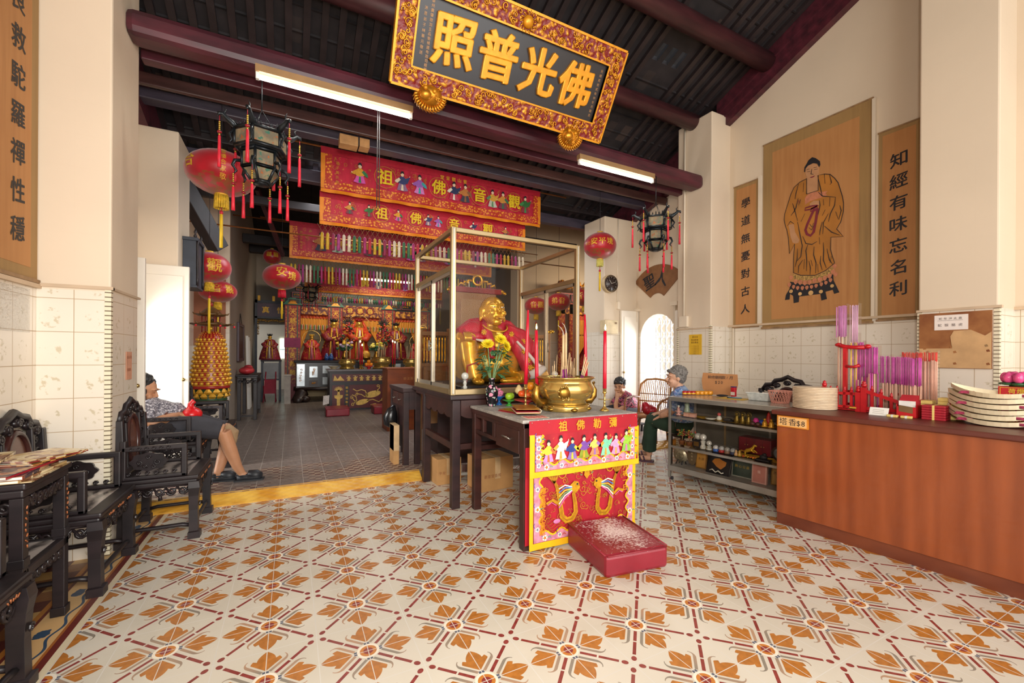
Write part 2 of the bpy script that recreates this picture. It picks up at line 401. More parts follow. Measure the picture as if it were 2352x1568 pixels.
# rear hall
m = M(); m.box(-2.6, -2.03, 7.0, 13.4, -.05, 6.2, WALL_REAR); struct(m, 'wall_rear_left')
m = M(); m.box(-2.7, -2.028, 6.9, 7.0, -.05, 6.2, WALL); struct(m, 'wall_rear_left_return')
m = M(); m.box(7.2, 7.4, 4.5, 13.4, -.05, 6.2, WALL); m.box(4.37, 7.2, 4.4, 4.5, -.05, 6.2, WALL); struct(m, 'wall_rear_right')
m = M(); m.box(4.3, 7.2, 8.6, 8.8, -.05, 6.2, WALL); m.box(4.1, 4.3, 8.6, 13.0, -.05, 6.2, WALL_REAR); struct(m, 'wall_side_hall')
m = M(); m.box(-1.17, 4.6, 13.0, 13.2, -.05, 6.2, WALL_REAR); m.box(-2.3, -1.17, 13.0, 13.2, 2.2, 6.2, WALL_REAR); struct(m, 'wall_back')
m = M(); m.box(-2.8, 1.2, 15.4, 15.6, -.05, 3.2, CREAM); struct(m, 'wall_beyond')
# ---------------------------------------------------------------- roof: deck with tile lips and rafters
def m_roof():
    t = Mt('sooty_roof_tiles', .7); x, y, z = t.xyz()
    n = t.noise(5, 5); r = t.ramp(t.noise(1.0, 2, t.vec((x*7.7).floor()*3.7, (y*4.4).floor()*2.9, 0.0)), .62, .72)
    c = t.mix(t.ramp(n, .3, .7), '141215', '2b2527'); t.col(t.mix(r*.55, c, '5a463c')); return t.m
ROOF = m_roof()
holes = [(2.67, 2.755), (2.83, 2.915), (2.985, 3.07)]
m = M()
xs = sorted(set([-2.5, 4.14] + [v for h in holes for v in h]))
for y0, y1 in ((-1.6, 1.985), (1.985, 2.165), (2.165, 4.75)):
    for x0, x1 in zip(xs, xs[1:]):
        if y0 == 1.985 and any(abs(x0-h[0]) < 1e-6 for h in holes): continue
        m.hexa([(x0, y0, zr(y0)), (x1, y0, zr(y0)), (x1, y1, zr(y1)), (x0, y1, zr(y1))], [(x0, y0, zr(y0)+.05), (x1, y0, zr(y0)+.05), (x1, y1, zr(y1)+.05), (x0, y1, zr(y1)+.05)], ROOF)
yy = -1.5
i = 0
while yy < 4.6:                       # stepped lower edges of the tile courses
    if not (1.84 < yy < 2.3): m.box(-2.49, 4.13, yy, yy+.018, zr(yy)-.022, zr(yy)+.01, ROOF)
    yy += .228; i += 1
x = -2.42
while x < 4.1:                        # rafters running down the slope
    if not any(h[0]-.05 < x < h[1] for h in holes):
        m.hexa([(x, -1.6, zr(-1.6)-.05), (x+.06, -1.6, zr(-1.6)-.05), (x+.06, 4.72, zr(4.72)-.05), (x, 4.72, zr(4.72)-.05)], [(x, -1.6, zr(-1.6)), (x+.06, -1.6, zr(-1.6)), (x+.06, 4.72, zr(4.72)), (x, 4.72, zr(4.72))], DARKW)
    x += .155
m.hexa([(-2.5, -5.2, zr(-1.6)-1.5), (4.14, -5.2, zr(-1.6)-1.5), (4.14, -1.6, zr(-1.6)), (-2.5, -1.6, zr(-1.6))], [(-2.5, -5.2, zr(-1.6)-1.45), (4.14, -5.2, zr(-1.6)-1.45), (4.14, -1.6, zr(-1.6)+.05), (-2.5, -1.6, zr(-1.6)+.05)], ROOF)
struct(m, 'ceiling')
m = M(); m.hexa([(-3, 4.7, 3.8), (7.3, 4.7, 3.8), (7.3, 9, 5.6), (-3, 9, 5.6)], [(-3, 4.7, 3.9), (7.3, 4.7, 3.9), (7.3, 9, 5.7), (-3, 9, 5.7)], ROOF)
m.hexa([(-3, 9, 5.6), (7.3, 9, 5.6), (7.3, 13.4, 4.3), (-3, 13.4, 4.3)], [(-3, 9, 5.7), (7.3, 9, 5.7), (7.3, 13.4, 4.4), (-3, 13.4, 4.4)], ROOF)
for k in range(37):
    x = -2.9+k*.27; m.hexa([(x, 4.75, 3.74), (x+.07, 4.75, 3.74), (x+.07, 9, 5.54), (x, 9, 5.54)], [(x, 4.75, 3.82), (x+.07, 4.75, 3.82), (x+.07, 9, 5.62), (x, 9, 5.62)], DARKW)
struct(m, 'ceiling_rear')
m = M(); m.box(-2.5, 7.3, 2.86, 15.6, 6.2, 6.3, ROOF); m.box(-3, 1.4, 13.2, 15.6, 3.2, 3.3, ROOF); struct(m, 'ceiling_top')
def bar(name, p, q, wd, ht, mat, bevel=.01, round_=0):
    m = M()
    if round_: m.tube([p, q], round_, mat, 16)
    else: m.beam(p, q, wd, ht, mat)
    return struct(m, name, bevel=0 if round_ else bevel)
for n, y in enumerate((1.62, 2.5, .5, -.6)): bar('trim_purlin_%d' % n, (-2.5, y, zr(y)-.17), (4.15, y, zr(y)-.17), 0, 0, PURLIN, round_=.105)
bar('trim_main_beam', (-2.17, 2.43, 3.675), (3.79, 2.43, 3.665), .22, .18, MAROON, .05)
bar('trim_under_beam', (-2.16, 2.72, 3.66), (4.1, 2.72, 3.66), .1, .12, MAROON)
bar('trim_eave_board', (-2.5, 3.3, 3.76), (4.15, 3.3, 3.76), .05, .11, BROWNB)
bar('trim_gutter_beam', (-2.5, 3.75, 3.82), (4.15, 3.75, 3.82), .16, .1, GREYB)
bar('trim_plate_beam', (-2.5, 4.56, 3.86), (4.15, 4.56, 3.86), .2, .12, DARKW)
bar('trim_low_beam', (-2.5, 4.66, 3.66), (4.15, 4.66, 3.66), .12, .16, GREYB)
bar('trim_rear_beam', (-2.5, 6.9, 4.55), (4.2, 6.9, 4.55), .25, .25, DARKW); bar('trim_far_beam', (-2.03, 9.0, 3.75), (3.95, 9.0, 3.75), .16, .18, DARKW)
bar('trim_high_beam', (-2.03, 10.6, 3.9), (3.95, 10.6, 3.9), .2, .22, DARKW); bar('trim_tie_beam', (-2.5, 5.8, 3.6), (4.2, 5.8, 3.6), .1, .12, DARKW)
bar('trim_brace_left', (-2.46, 4.75, 3.7), (-1.98, 5.3, 2.72), .16, .2, DARKW); bar('trim_brace_inner', (-1.6, 6.2, 3.9), (-1.25, 7.2, 3.1), .06, .08, PURLIN)
# barge boards following the roof slope on the gable walls
for nm, x0, x1 in (('trim_barge_right', 4.05, 4.14), ('trim_barge_left', -2.5, -2.41)):
    m = M()
    for dz0, dz1, dx in ((-.4, -.02, 0), (-.3, -.02, -.03), (-.2, -.02, -.05)):
        a = x0 + (dx if x0 > 0 else 0); b = x1 - (dx if x0 < 0 else 0)
        m.hexa([(a, -1.6, zr(-1.6)+dz0), (b, -1.6, zr(-1.6)+dz0), (b, 2.3, zr(2.3)+dz0), (a, 2.3, zr(2.3)+dz0)], [(a, -1.6, zr(-1.6)+dz1), (b, -1.6, zr(-1.6)+dz1), (b, 2.3, zr(2.3)+dz1), (a, 2.3, zr(2.3)+dz1)], MAROON)
        if dz0 == -.4: m.hexa([(a, 2.75, zr(2.75)-.6), (b, 2.75, zr(2.75)-.6), (b, 4.7, zr(4.7)-.4), (a, 4.7, zr(4.7)-.4)], [(a, 2.75, zr(2.75)-.1), (b, 2.75, zr(2.75)-.1), (b, 4.7, zr(4.7)-.02), (a, 4.7, zr(4.7)-.02)], MAROON)
    struct(m, nm)
# ---------------------------------------------------------------- side doors: leaves, folding gate
DOORW = flat('f2e9da', .45, 0, .03, 2, 0, 'cream_door_paint')
def leaf(name, x0, x1, y, z1, flip=1):
    m = M(); m.box(x0, x1, y-.02, y+.02, HS, z1, DOORW); m.box(x0+.05, x1-.05, y-.028*flip, y-.02*flip, HS+.15, z1-.1, DOORW)
    o = struct(m, name, bevel=.004)
    k = M(); k.ell((x1-.04 if x1 < 1 else x0+.04, y-.04, 1.05), .018, flat('b59a60', .3, 1)); k.build('door_knob', o)
leaf('door_1', -2.5, -2.06, 3.93, 2.22); leaf('door_2', -2.5, -2.205, 3.03, 2.12); leaf('door_3', 3.77, 4.14, 3.91, 2.08)
m = M(); m.box(4.08, 4.12, 2.77, 3.06, HS, 2.02, DOORW); struct(m, 'door_4', bevel=.004)
m = M(); m.tube([(4.11, 3.09, .1), (4.11, 3.09, 2.1)], .018, CREAM); m.box(4.08, 4.15, 3.02, 3.16, 2.1, 2.16, CREAM); m.tube([(4.1, 3.9, 1.9), (4.1, 3.9, 2.12)], .015, CREAM); m.box(4.08, 4.15, 3.84, 3.96, 2.08, 2.12, CREAM); struct(m, 'trim_door_pivot')
m = M(); STEEL = flat('c9ccd2', .35, .6, .05)
ys = [3.12+.105*i for i in range(8)]
for y in ys: m.box(4.4, 4.415, y-.009, y+.009, HS, 2.03, STEEL)
for a, b in zip(ys, ys[1:]):
    for k in range(9):
        z0 = .12+k*.21; m.beam((4.42, a, z0), (4.42, b, z0+.19), .006, .014, STEEL, (1, 0, 0)); m.beam((4.425, a, z0+.19), (4.425, b, z0), .006, .014, STEEL, (1, 0, 0))
m.build('folding_gate', label='white folding lattice gate across the arched side doorway', cat='gate')
# painted figure of the middle hanging: outlines as (y, z) on the wall
PF = {'robe': [(1.222, 3.368), (1.297, 3.354), (1.36, 3.315), (1.395, 3.248), (1.435, 3.127), (1.464, 3.037), (1.472, 2.966), (1.457, 2.888), (1.439, 2.834), (1.421, 2.731), (1.408, 2.545), (1.35, 2.648), (1.361, 2.475), (1.362, 2.312), (1.28, 2.268), (1.127, 2.243), (1.023, 2.277), (0.933, 2.345), (0.953, 2.417), (0.973, 2.5), (0.971, 2.634), (0.852, 2.614), (0.915, 2.71), (0.876, 2.777), (0.853, 2.881), (0.851, 2.969), (0.863, 3.05), (0.903, 3.207), (0.938, 3.27), (0.983, 3.328), (1.039, 3.353), (1.101, 3.361), (1.1, 3.191), (1.221, 3.191)], 'chest': [(1.222, 3.374), (1.107, 3.37), (1.1, 3.191), (1.221, 3.191)], 'face': [(1.231, 3.49), (1.21, 3.522), (1.134, 3.51), (1.095, 3.454), (1.093, 3.39), (1.112, 3.339), (1.154, 3.322), (1.198, 3.341), (1.225, 3.387), (1.239, 3.445)], 'hair': [(1.251, 3.456), (1.248, 3.508), (1.221, 3.544), (1.204, 3.573), (1.166, 3.591), (1.129, 3.566), (1.086, 3.514), (1.079, 3.471), (1.093, 3.448), (1.113, 3.496), (1.155, 3.519), (1.209, 3.511), (1.237, 3.486), (1.239, 3.448)], 'lips': [(1.192, 3.371), (1.16, 3.371), (1.135, 3.374), (1.144, 3.36), (1.171, 3.357)], 'hand': [(1.422, 2.89), (1.363, 2.887), (1.346, 2.785), (1.299, 2.684), (1.31, 2.651), (1.345, 2.652), (1.374, 2.671), (1.397, 2.738), (1.41, 2.826)], 'lotus': [(1.24, 3.15), (1.208, 3.186), (1.132, 3.19), (1.069, 3.163), (1.007, 3.154), (1.028, 3.132), (1.007, 3.108), (1.089, 3.101), (1.185, 3.097), (1.24, 3.073)], 'hand2': [(1.191, 3.069), (1.148, 3.091), (1.089, 3.072), (1.089, 3.026), (1.142, 3.027), (1.185, 3.05)], 'seeds': [(1.372, 2.301), (1.28, 2.262), (1.127, 2.237), (1.023, 2.271), (0.933, 2.323), (0.947, 2.242), (1.023, 2.209), (1.127, 2.191), (1.257, 2.199), (1.348, 2.231)], 'stand': [(1.4, 2.214), (1.235, 2.154), (1.074, 2.154), (0.947, 2.23), (0.942, 2.157), (0.912, 2.085), (0.887, 2.021), (0.936, 2.01), (0.951, 2.057), (1.022, 2.044), (1.006, 1.962), (1.062, 1.952), (1.073, 2.027), (1.296, 2.025), (1.301, 1.96), (1.358, 1.954), (1.364, 2.039), (1.399, 2.068), (1.405, 2.002), (1.458, 2.002), (1.447, 2.062), (1.406, 2.13)]}
PL = [[(1.309, 3.34), (1.337, 3.241), (1.348, 3.172)], [(1.253, 3.332), (1.258, 3.226)], [(1.313, 3.173), (1.336, 3.072), (1.358, 3.031), (1.393, 2.992)], [(1.376, 3.133), (1.353, 3.053), (1.318, 2.91)], [(1.089, 3.078), (1.079, 3.017), (1.099, 2.919)], [(1.048, 3.076), (1.042, 3.006)], [(0.982, 3.077), (0.986, 2.977)], [(0.927, 3.059), (0.936, 2.973), (0.976, 2.895), (0.995, 2.81)], [(1.057, 2.827), (1.077, 2.741), (1.082, 2.684)], [(0.996, 2.901), (1.046, 2.813), (1.051, 2.688)], [(0.887, 2.958), (0.872, 2.898), (0.896, 2.805)], [(0.926, 2.903), (0.901, 2.818)], [(1.318, 2.898), (1.294, 2.76), (1.265, 2.61), (1.281, 2.483), (1.332, 2.433)], [(1.204, 2.609), (1.226, 2.543), (1.214, 2.422), (1.219, 2.305)], [(1.139, 2.571), (1.144, 2.479), (1.117, 2.38), (1.122, 2.265)], [(1.045, 2.595), (1.04, 2.503), (1.044, 2.401), (1.013, 2.304)], [(1.087, 2.662), (1.081, 2.581)], [(1.009, 2.519), (0.983, 2.389), (0.953, 2.338)], [(1.192, 2.418), (1.176, 2.333), (1.181, 2.258)], [(1.316, 2.586), (1.321, 2.467), (1.343, 2.375)], [(1.259, 2.443), (1.303, 2.379), (1.308, 2.297)], [(1.1, 3.174), (1.058, 3.114), (0.927, 3.059)], [(1.26, 2.716), (1.226, 2.625), (1.161, 2.599), (1.108, 2.621)], [(1.036, 2.776), (0.964, 2.689), (0.885, 2.636)], [(1.107, 3.363), (1.08, 3.224), (1.058, 3.114)], [(0.988, 3.328), (0.967, 3.23), (0.982, 3.213)], [(1.039, 3.349), (1.031, 3.242)], [(1.222, 3.468), (1.193, 3.469)], [(1.15, 3.464), (1.112, 3.458)], [(1.215, 3.442), (1.182, 3.438)], [(1.144, 3.439), (1.107, 3.436)], [(1.168, 3.459), (1.176, 3.404), (1.149, 3.39)], [(1.434, 2.881), (1.399, 2.927), (1.358, 2.885)], [(1.195, 2.8), (1.167, 2.764), (1.141, 2.815)], [(1.189, 2.84), (1.162, 2.797), (1.146, 2.84)], [(1.101, 3.359), (1.1, 3.191), (1.221, 3.191), (1.222, 3.368)], [(1.285, 3.152), (1.307, 3.087)], [(1.027, 2.955), (1.057, 2.896)], [(1.239, 2.972), (1.281, 2.888)], [(0.963, 2.43), (0.978, 2.354)], [(1.07, 2.452), (1.075, 2.372), (1.054, 2.288)], [(1.239, 2.451), (1.247, 2.334)], [(1.171, 2.425), (1.154, 2.352)], [(1.101, 2.366), (1.095, 2.272)]]
PS = [(1.131, 3.021), (1.163, 2.949), (1.211, 2.846), (1.233, 2.781), (1.216, 2.729), (1.178, 2.702), (1.146, 2.735), (1.125, 2.846), (1.105, 2.99)]
PS1 = [(1.11, 3.015), (1.185, 3.003), (1.24, 3.01), (1.234, 3.035), (1.163, 3.037), (1.11, 3.027)]
PS2 = [(1.105, 3.002), (1.131, 2.975), (1.179, 2.98), (1.169, 3.01), (1.1, 3.023)]
PP = [(1.336, 2.205, 0.03), (1.285, 2.191, 0.03), (1.235, 2.178, 0.03), (1.186, 2.176, 0.029), (1.132, 2.186, 0.029), (1.079, 2.189, 0.029), (1.028, 2.198, 0.028), (0.982, 2.214, 0.029), (0.947, 2.253, 0.028), (1.389, 2.261, 0.026), (0.933, 2.312, 0.025), (1.359, 2.148, 0.024), (1.313, 2.129, 0.024), (1.262, 2.12, 0.024), (1.213, 2.118, 0.024), (1.164, 2.12, 0.023), (1.116, 2.125, 0.023), (1.063, 2.135, 0.023), (1.017, 2.145, 0.022), (0.972, 2.167, 0.023), (1.406, 2.179, 0.027), (0.922, 2.221, 0.025)]
PM = [(1.388, 2.097, 0.022), (1.287, 2.054, 0.021), (1.171, 2.051, 0.027), (1.067, 2.052, 0.021), (0.956, 2.1, 0.019)]
# ================================================================ paintings and writing on the walls
def m_canvas(name, a, b):
    t = Mt(name, .7); x, y, z = t.xyz(); n = t.noise(1, 5, t.vec(x*8.0, (x+y)*26.0, z*1.6)); k = t.noise(1.4, 3)
    t.col(t.mix(t.ramp(k, .35, .7), t.mix(t.ramp(n, .3, .7), a, b), b)); return t.m
CANV = m_canvas('old_varnished_board', 'a9713f', 'bd8650'); CANVE = m_canvas('olive_board_edge', '8f7046', 'a4814f')
INK = flat('1c1a20', .6, 0, .1, 20, name='ink_black'); WOODRAIL = flat('9c7a55', .6, 0, .2, 14)
def wall_x(m, x, sgn): return ((x, 0, 0), (0, sgn, 0))
def board(name, label, x, y0, y1, z0, z1, sgn, chars=None, size=.12):
    """painted board on a wall of constant x; sgn=-1: the wall faces -x"""
    t = thing(name, label, 'painting', (x, (y0+y1)/2, z0))
    m = M(t); xx = x + sgn*.012
    m.box(min(x, xx), max(x, xx), y0, y1, z0, z1, CANVE)
    xf = xx + sgn*.0015; e = (y1-y0)*.1
    m.box(min(xx, xf), max(xx, xf), y0+e, y1-e, z0+e*.8, z1-e*1.1, CANV); m.build('panel', t)
    m = M(t); m.box(min(x, x+sgn*.022), max(x, x+sgn*.022), y0-.012, y1+.012, z0-.022, z0, WOODRAIL); m.box(min(x, x+sgn*.018), max(x, x+sgn*.018), y0-.006, y1+.006, z1, z1+.014, WOODRAIL); m.build('rail', t)
    if chars:
        n = len(chars[0]); m = M(t); x2 = xf + sgn*.002
        zt, zb = chars[1], chars[2]
        m.text(chars[0], (x2, (y0+y1)/2+chars[3], zt), (0, sgn, 0), Z3, size, INK, step=(0, 0, (zb-zt)/(n-1)), bold=.028, skew=.14); m.build('lettering', t)
    return t
board('painted_board', 'narrow brown board with black writing beside the painted robed figure, nearer the side door', 4.15, 1.794, 2.132, 1.72, 3.57, -1, ('學道無憂對古人', 3.32, 1.94, .0), .13)
t = board('painted_board', 'tall brown painting of a robed figure in ochre standing on a black lotus stand', 4.15, .6, 1.735, 1.69, 3.96, -1)
board('painted_board', 'brown painted board with seven bold characters, right beside the robed figure painting', 4.15, .225, .549, 1.705, 3.57, -1, ('知經有味忘名利', 3.25, 1.99, .0), .15)
def P2(m, pts, mat, d): m.add([(4.15-.0135-d, p[0], p[1]) for p in pts], [tuple(range(len(pts)))], mat)
m = M(t); OCH = flat('b3742c', .7, 0, .16, 3); SKN = flat('bd8a60', .7, 0, .08); MAR = flat('7c2432', .7); PINKP = flat('c27a58', .7, 0, .14, 30)
P2(m, PF['robe'], OCH, .001); P2(m, PF['chest'], SKN, .002)
for k, c in (('face', SKN), ('lotus', PINKP), ('hand', SKN), ('seeds', flat('b08a4c', .7, 0, .5, 60)), ('stand', INK)): P2(m, PF[k], c, .003)
for k, c in (('hair', INK), ('lips', MAR), ('hand2', SKN)): P2(m, PF[k], c, .004)
def rib(pts, w, mat, d): m.ribbon([(-p[0], p[1]) for p in pts], w, (4.15-.0135-d, 0, 0), (0, -1, 0), Z3, mat)
rib(PS, .028, MAR, .004); rib(PS1, .016, MAR, .0045); rib(PS2, .016, MAR, .0045)
rib(PF['robe']+PF['robe'][:1], .007, INK, .0055)
for l in PL: rib(l, [.004]+[.009]*(len(l)-2)+[.004], INK, .006)
for i, (y, z, r) in enumerate(PP): P2(m, [(y-a*r*.95, z+b*r) for a, b in ((0, -1.2), (.6, -.6), (.85, .1), (.5, .8), (-.5, .8), (-.85, .1), (-.6, -.6))], PINKP, .005+.0003*(i % 3))
for y, z, r in PM: P2(m, [(y-r*math.cos(a*PI/5), z+r*math.sin(a*PI/5)) for a in range(10)], flat('d0a468', .7), .0055)
m.text('卍', (4.15-.0185, 1.305, 3.13), (0, -1, 0), Z3, .05, MAR, bold=0)
m.build('painted_figure', t)
t = board('painted_board', 'large brown board with black writing, cut off by the left edge of the photo', -2.51, 1.3, 2.08, 1.765, 4.3, 1, ('良救駝羅禪性穩', 3.32, 2.02, .17), .15)
# fan-shaped paintings above the side doors
def fan(x, sgn, yc, zc, label, txt):
    t = thing('fan_painting', label, 'painting', (x, yc, zc-.3)); m = M(t)
    o, ax = (x+sgn*.003, yc, zc-.38), (0, sgn, 0)
    out = arc(0, 0, .66, PI*.77, PI*.23, 20) + arc(0, 0, .2, PI*.25, PI*.75, 10)
    m.poly(out, o, ax, Z3, flat('8a5d38', .7, 0, .12, 12), .012); m.build('panel', t)
    m = M(t)
    for ch, a in txt:
        c = (x+sgn*.018, yc+sgn*.43*math.cos(a), zc-.38+.43*math.sin(a)); r = a-PI/2
        m.text(ch, c, (0, sgn*math.cos(r), math.sin(r)), (0, -sgn*math.sin(r), math.cos(r)), .26, INK, bold=.03)
    m.build('lettering', t)
fan(4.15, -1, 3.48, 2.52, 'brown fan-shaped painting with two black characters above the arched side doorway', (('聖', PI*.62), ('人', PI*.43)))
fan(-2.51, 1, 3.45, 2.75, 'brown fan-shaped painting mostly hidden behind the left pilaster', (('賢', PI*.62), ('大', PI*.43)))
# notices
def sheet_x(name, label, cat, x, sgn, y0, y1, z0, z1, mat, lines=(), ink=None, th=.003):
    t = thing(name, label, cat, (x, (y0+y1)/2, z0)); m = M(t); a = x+sgn*th
    m.box(min(x, a), max(x, a), y0, y1, z0, z1, mat); m.build('sheet', t)
    if lines:
        m = M(t)
        for tx, y, z, s in lines: m.text(tx, (a+sgn*.0015, y, z), (0, sgn, 0), Z3, s, ink or INK, bold=0, step=(0, sgn*s*1.05, 0))
        m.build('lettering', t)
    return t
YEL = flat('e8b82c', .6, 0, .06)
sheet_x('notice', 'small yellow printed notice on the tiled pilaster above the glass showcase', 'notice', 3.778, -1, 2.335, 2.54, 1.345, 1.62, YEL, [('觀音堂', 2.47, 1.585, .03), ('香油隨緣', 2.49, 1.545, .028), ('善信樂助', 2.49, 1.51, .028)]+[('一二三四五六七', 2.51, 1.46-.026*i, .02) for i in range(5)], flat('7a4a18', .6))
t = thing('notice_board', 'brown torn notice board with a white slip, on the near tiled pilaster above the counter', 'notice board', (3.778, -.12, 1.225)); m = M(t)
def m_board():
    q = Mt('stained_board', .7); x, y, z = q.xyz(); n = q.noise(5, 4); q.col(q.mix(q.ramp(n, .35, .65), '7d4520', 'a56c3c')); return q.m
BB = m_board(); TAN = flat('cfa574', .75, 0, .1, 8)
m.box(3.768, 3.778, -.337, .1, 1.235, 1.7, BB); m.build('backing', t)
m = M(t); m.box(3.7655, 3.768, -.335, .098, 1.238, 1.4, TAN); m.poly([(.335, 1.4), (.335, 1.53), (.30, 1.5), (.22, 1.55), (.12, 1.545), (.1, 1.5), (.11, 1.4)], (3.768, 0, 0), (0, -1, 0), Z3, TAN, .003)
for (y, z) in ((.07, 1.39), (.05, 1.36), (-.1, 1.4), (-.12, 1.36), (-.3, 1.41), (-.31, 1.37), (-.31, 1.265), (-.12, 1.265)): m.poly([(0, 0), (.02, .004), (.012, .022), (-.004, .016)], (3.765, y, z), (0, -1, 0), Z3, BB)
m.build('torn_paper', t)
m = M(t); m.box(3.765, 3.7675, -.205, .0, 1.555, 1.68, flat('efe3da', .7, 0, .03)); m.build('paper_slip', t)
m = M(t); gi = flat('6a5a58', .7); m.text('蛇年沖太歲', (3.763, -.04, 1.65), (0, -1, 0), Z3, .022, gi, step=(0, -.03, 0), bold=0); m.text('蛇猴豬虎', (3.763, -.035, 1.595), (0, -1, 0), Z3, .026, gi, step=(0, -.042, 0), bold=0); m.box(3.7635, 3.7645, -.175, -.02, 1.633, 1.635, gi); m.build('lettering', t)
sheet_x('notice', 'small faded pink notice on the shaded side of the left tiled pilaster', 'notice', -2.158, 1, 2.38, 2.5, 1.13, 1.33, flat('d59a7c', .7, 0, .08), [('出入平安', 2.405, 1.29, .024), ('安居樂', 2.41, 1.2, .024)], flat('a0522c', .6))
def m_plastic():
    q = bpy.data.materials.new('crinkled_clear_plastic'); q.use_nodes = True; nt = q.node_tree; nt.nodes.remove(nt.nodes['Principled BSDF'])
    tr = nt.nodes.new('ShaderNodeBsdfTransparent'); gl = nt.nodes.new('ShaderNodeBsdfGlossy'); gl.inputs['Roughness'].default_value = .12; mx = nt.nodes.new('ShaderNodeMixShader'); mx.inputs[0].default_value = .16
    nz = nt.nodes.new('ShaderNodeTexNoise'); nz.inputs['Scale'].default_value = 9; bp = nt.nodes.new('ShaderNodeBump'); bp.inputs['Strength'].default_value = 1; bp.inputs['Distance'].default_value = .05
    nt.links.new(nz.outputs[0], bp.inputs['Height']); nt.links.new(bp.outputs[0], gl.inputs['Normal'])
    nt.links.new(tr.outputs[0], mx.inputs[1]); nt.links.new(gl.outputs[0], mx.inputs[2]); nt.links.new(mx.outputs[0], nt.nodes['Material Output'].inputs[0]); return q
PLASTIC = m_plastic()
sheet_x('plastic_sheet', 'clear crinkled plastic sheet taped on the tiled wall beneath the left board', 'plastic sheet', -2.508, 1, 1.35, 2.02, 1.44, 1.7, PLASTIC)
t = thing('wall_scroll', 'faded red-brown hanging scroll with dark writing behind the stacked red lanterns', 'scroll', (-2.3, 6.88, 1.45)); m = M(t)
m.box(-2.56, -2.08, 6.885, 6.897, 1.45, 2.75, flat('a5694a', .7, 0, .15, 4)); m.build('panel', t); m = M(t); m.text('佛千度', (-2.22, 6.88, 2.5), X, Z3, .2, INK, step=(0, 0, -.3), bold=.02); m.build('lettering', t)
# clock, electric box, conduits
t = thing('wall_clock', 'round wall clock with a dark face in a cream case on the right rear pilaster', 'clock', (3.5, 3.95, 2.4)); m = M(t)
c = (3.52, 3.95, 2.5)
def disc_y(m, c, r, y0, y1, mat, n=28): m.tube([(c[0], y0, c[2]), (c[0], y1, c[2])], r, mat, n)
disc_y(m, c, .145, 3.865, 3.95, flat('cdb489', .5)); m.build('case', t, bevel=.006)
m = M(t); disc_y(m, c, .12, 3.86, 3.866, flat('3a302e', .3)); m.build('dial', t)
m = M(t); m.tube([(c[0]+.132*math.cos(a*PI/16), 3.862, c[2]+.132*math.sin(a*PI/16)) for a in range(32)], .008, flat('5a4a40', .3, .5), 6, closed=True); m.build('bezel', t)
m = M(t); hw = flat('e8e0d0', .5); m.beam((c[0], 3.856, c[2]), (c[0]-.045, 3.856, c[2]+.06), .005, .003, hw, (0, 1, 0)); m.beam((c[0], 3.856, c[2]), (c[0]+.085, 3.856, c[2]+.03), .004, .003, hw, (0, 1, 0))
for a in range(12): m.beam((c[0]+.092*math.cos(a*PI/6), 3.857, c[2]+.092*math.sin(a*PI/6)), (c[0]+.108*math.cos(a*PI/6), 3.857, c[2]+.108*math.sin(a*PI/6)), .004, .002, hw, (0, 1, 0))
m.build('hand', t)
t = thing('electric_box', 'cream metal electric box on the right rear pilaster below the clock', 'electric box', (3.5, 3.95, 1.68)); m = M(t)
m.box(3.36, 3.63, 3.82, 3.95, 1.68, 1.9, flat('d9c49c', .5)); m.build('case', t, bevel=.006); m = M(t); m.box(3.565, 3.6, 3.814, 3.82, 1.84, 1.87, flat('8a6a48', .5)); m.build('label_plate', t)
def pipe(name, label, pts, r, mat=CREAM, box=None):
    t = thing(name, label, 'conduit', pts[-1]); m = M(t); m.tube(pts, r, mat, 8); m.build('pipe', t)
    if box: m = M(t); m.box(*box, mat); m.build('junction_box', t, bevel=.004)
pipe('conduit', 'thin cream conduit running down the right rear pilaster to a small box', [(3.72, 3.94, 3.6), (3.72, 3.94, 2.2)], .012, box=(3.695, 3.745, 3.9, 3.95, 2.1, 2.22))
pipe('conduit', 'cream conduit down the right front pilaster ending in a square box', [(3.765, 2.62, 4.5), (3.765, 2.62, 1.85)], .013, box=(3.74, 3.78, 2.55, 2.69, 1.73, 1.88))
pipe('conduit', 'white pipe running down the tiles beside the right front pilaster', [(4.135, 2.13, 1.7), (4.135, 2.13, .05)], .013)
# ================================================================ the great signboard
GOLD = flat('cf8a26', .32, .7, .2, 12, .2, 'gilding'); GOLDL = flat('e2981f', .36, .35, .12, 16, .25, 'bright_gilding')
def m_carved():
    t = Mt('gilt_carving_over_red', .42); x, y, z = t.xyz(True)
    wv = t.noise(7, 2, col=False); v = t.vor(30, t.vec(x+wv*.06, y, z+wv*.05), 'SMOOTH_F1'); v2 = t.noise(40, 3)
    k = t.ramp(v+v2*.3, .38, .6); t.col(t.mix(k, 'e09a2e', '7c1c1c')); t.bump((v*-1.0)+v2*.4, .9, .02)
    mm = t.ramp(v+v2*.3, .6, .38); t.nt.links.new((mm*.55).k, t.b.inputs['Metallic']); return t.m
CARVE = m_carved(); LACQ = flat('262428', .3, 0, .1, 5, 0, 'black_lacquer')
t = thing('signboard', 'great black signboard with four gilt characters in a carved gold frame under the roof', 'signboard', (.67, 2.0, 3.56))
ang = math.atan2(.40, .60); Lw, Hh = 2.14, .80
def PT(m): m.T = m.base @ Matrix.Translation((-.4, 2.0, 3.565)) @ Matrix.Rotation(PI/2+ang*.93, 4, 'X'); return m
m = PT(M(t)); m.box(.1, Lw-.1, .1, Hh-.1, -.03, .0, LACQ); m.build('panel', t)
m = PT(M(t)); F = .155
for a in ((0, Lw, 0, F), (0, Lw, Hh-F, Hh), (0, F, F, Hh-F), (Lw-F, Lw, F, Hh-F)): m.box(a[0], a[1], a[2], a[3], -.04, .028, CARVE)
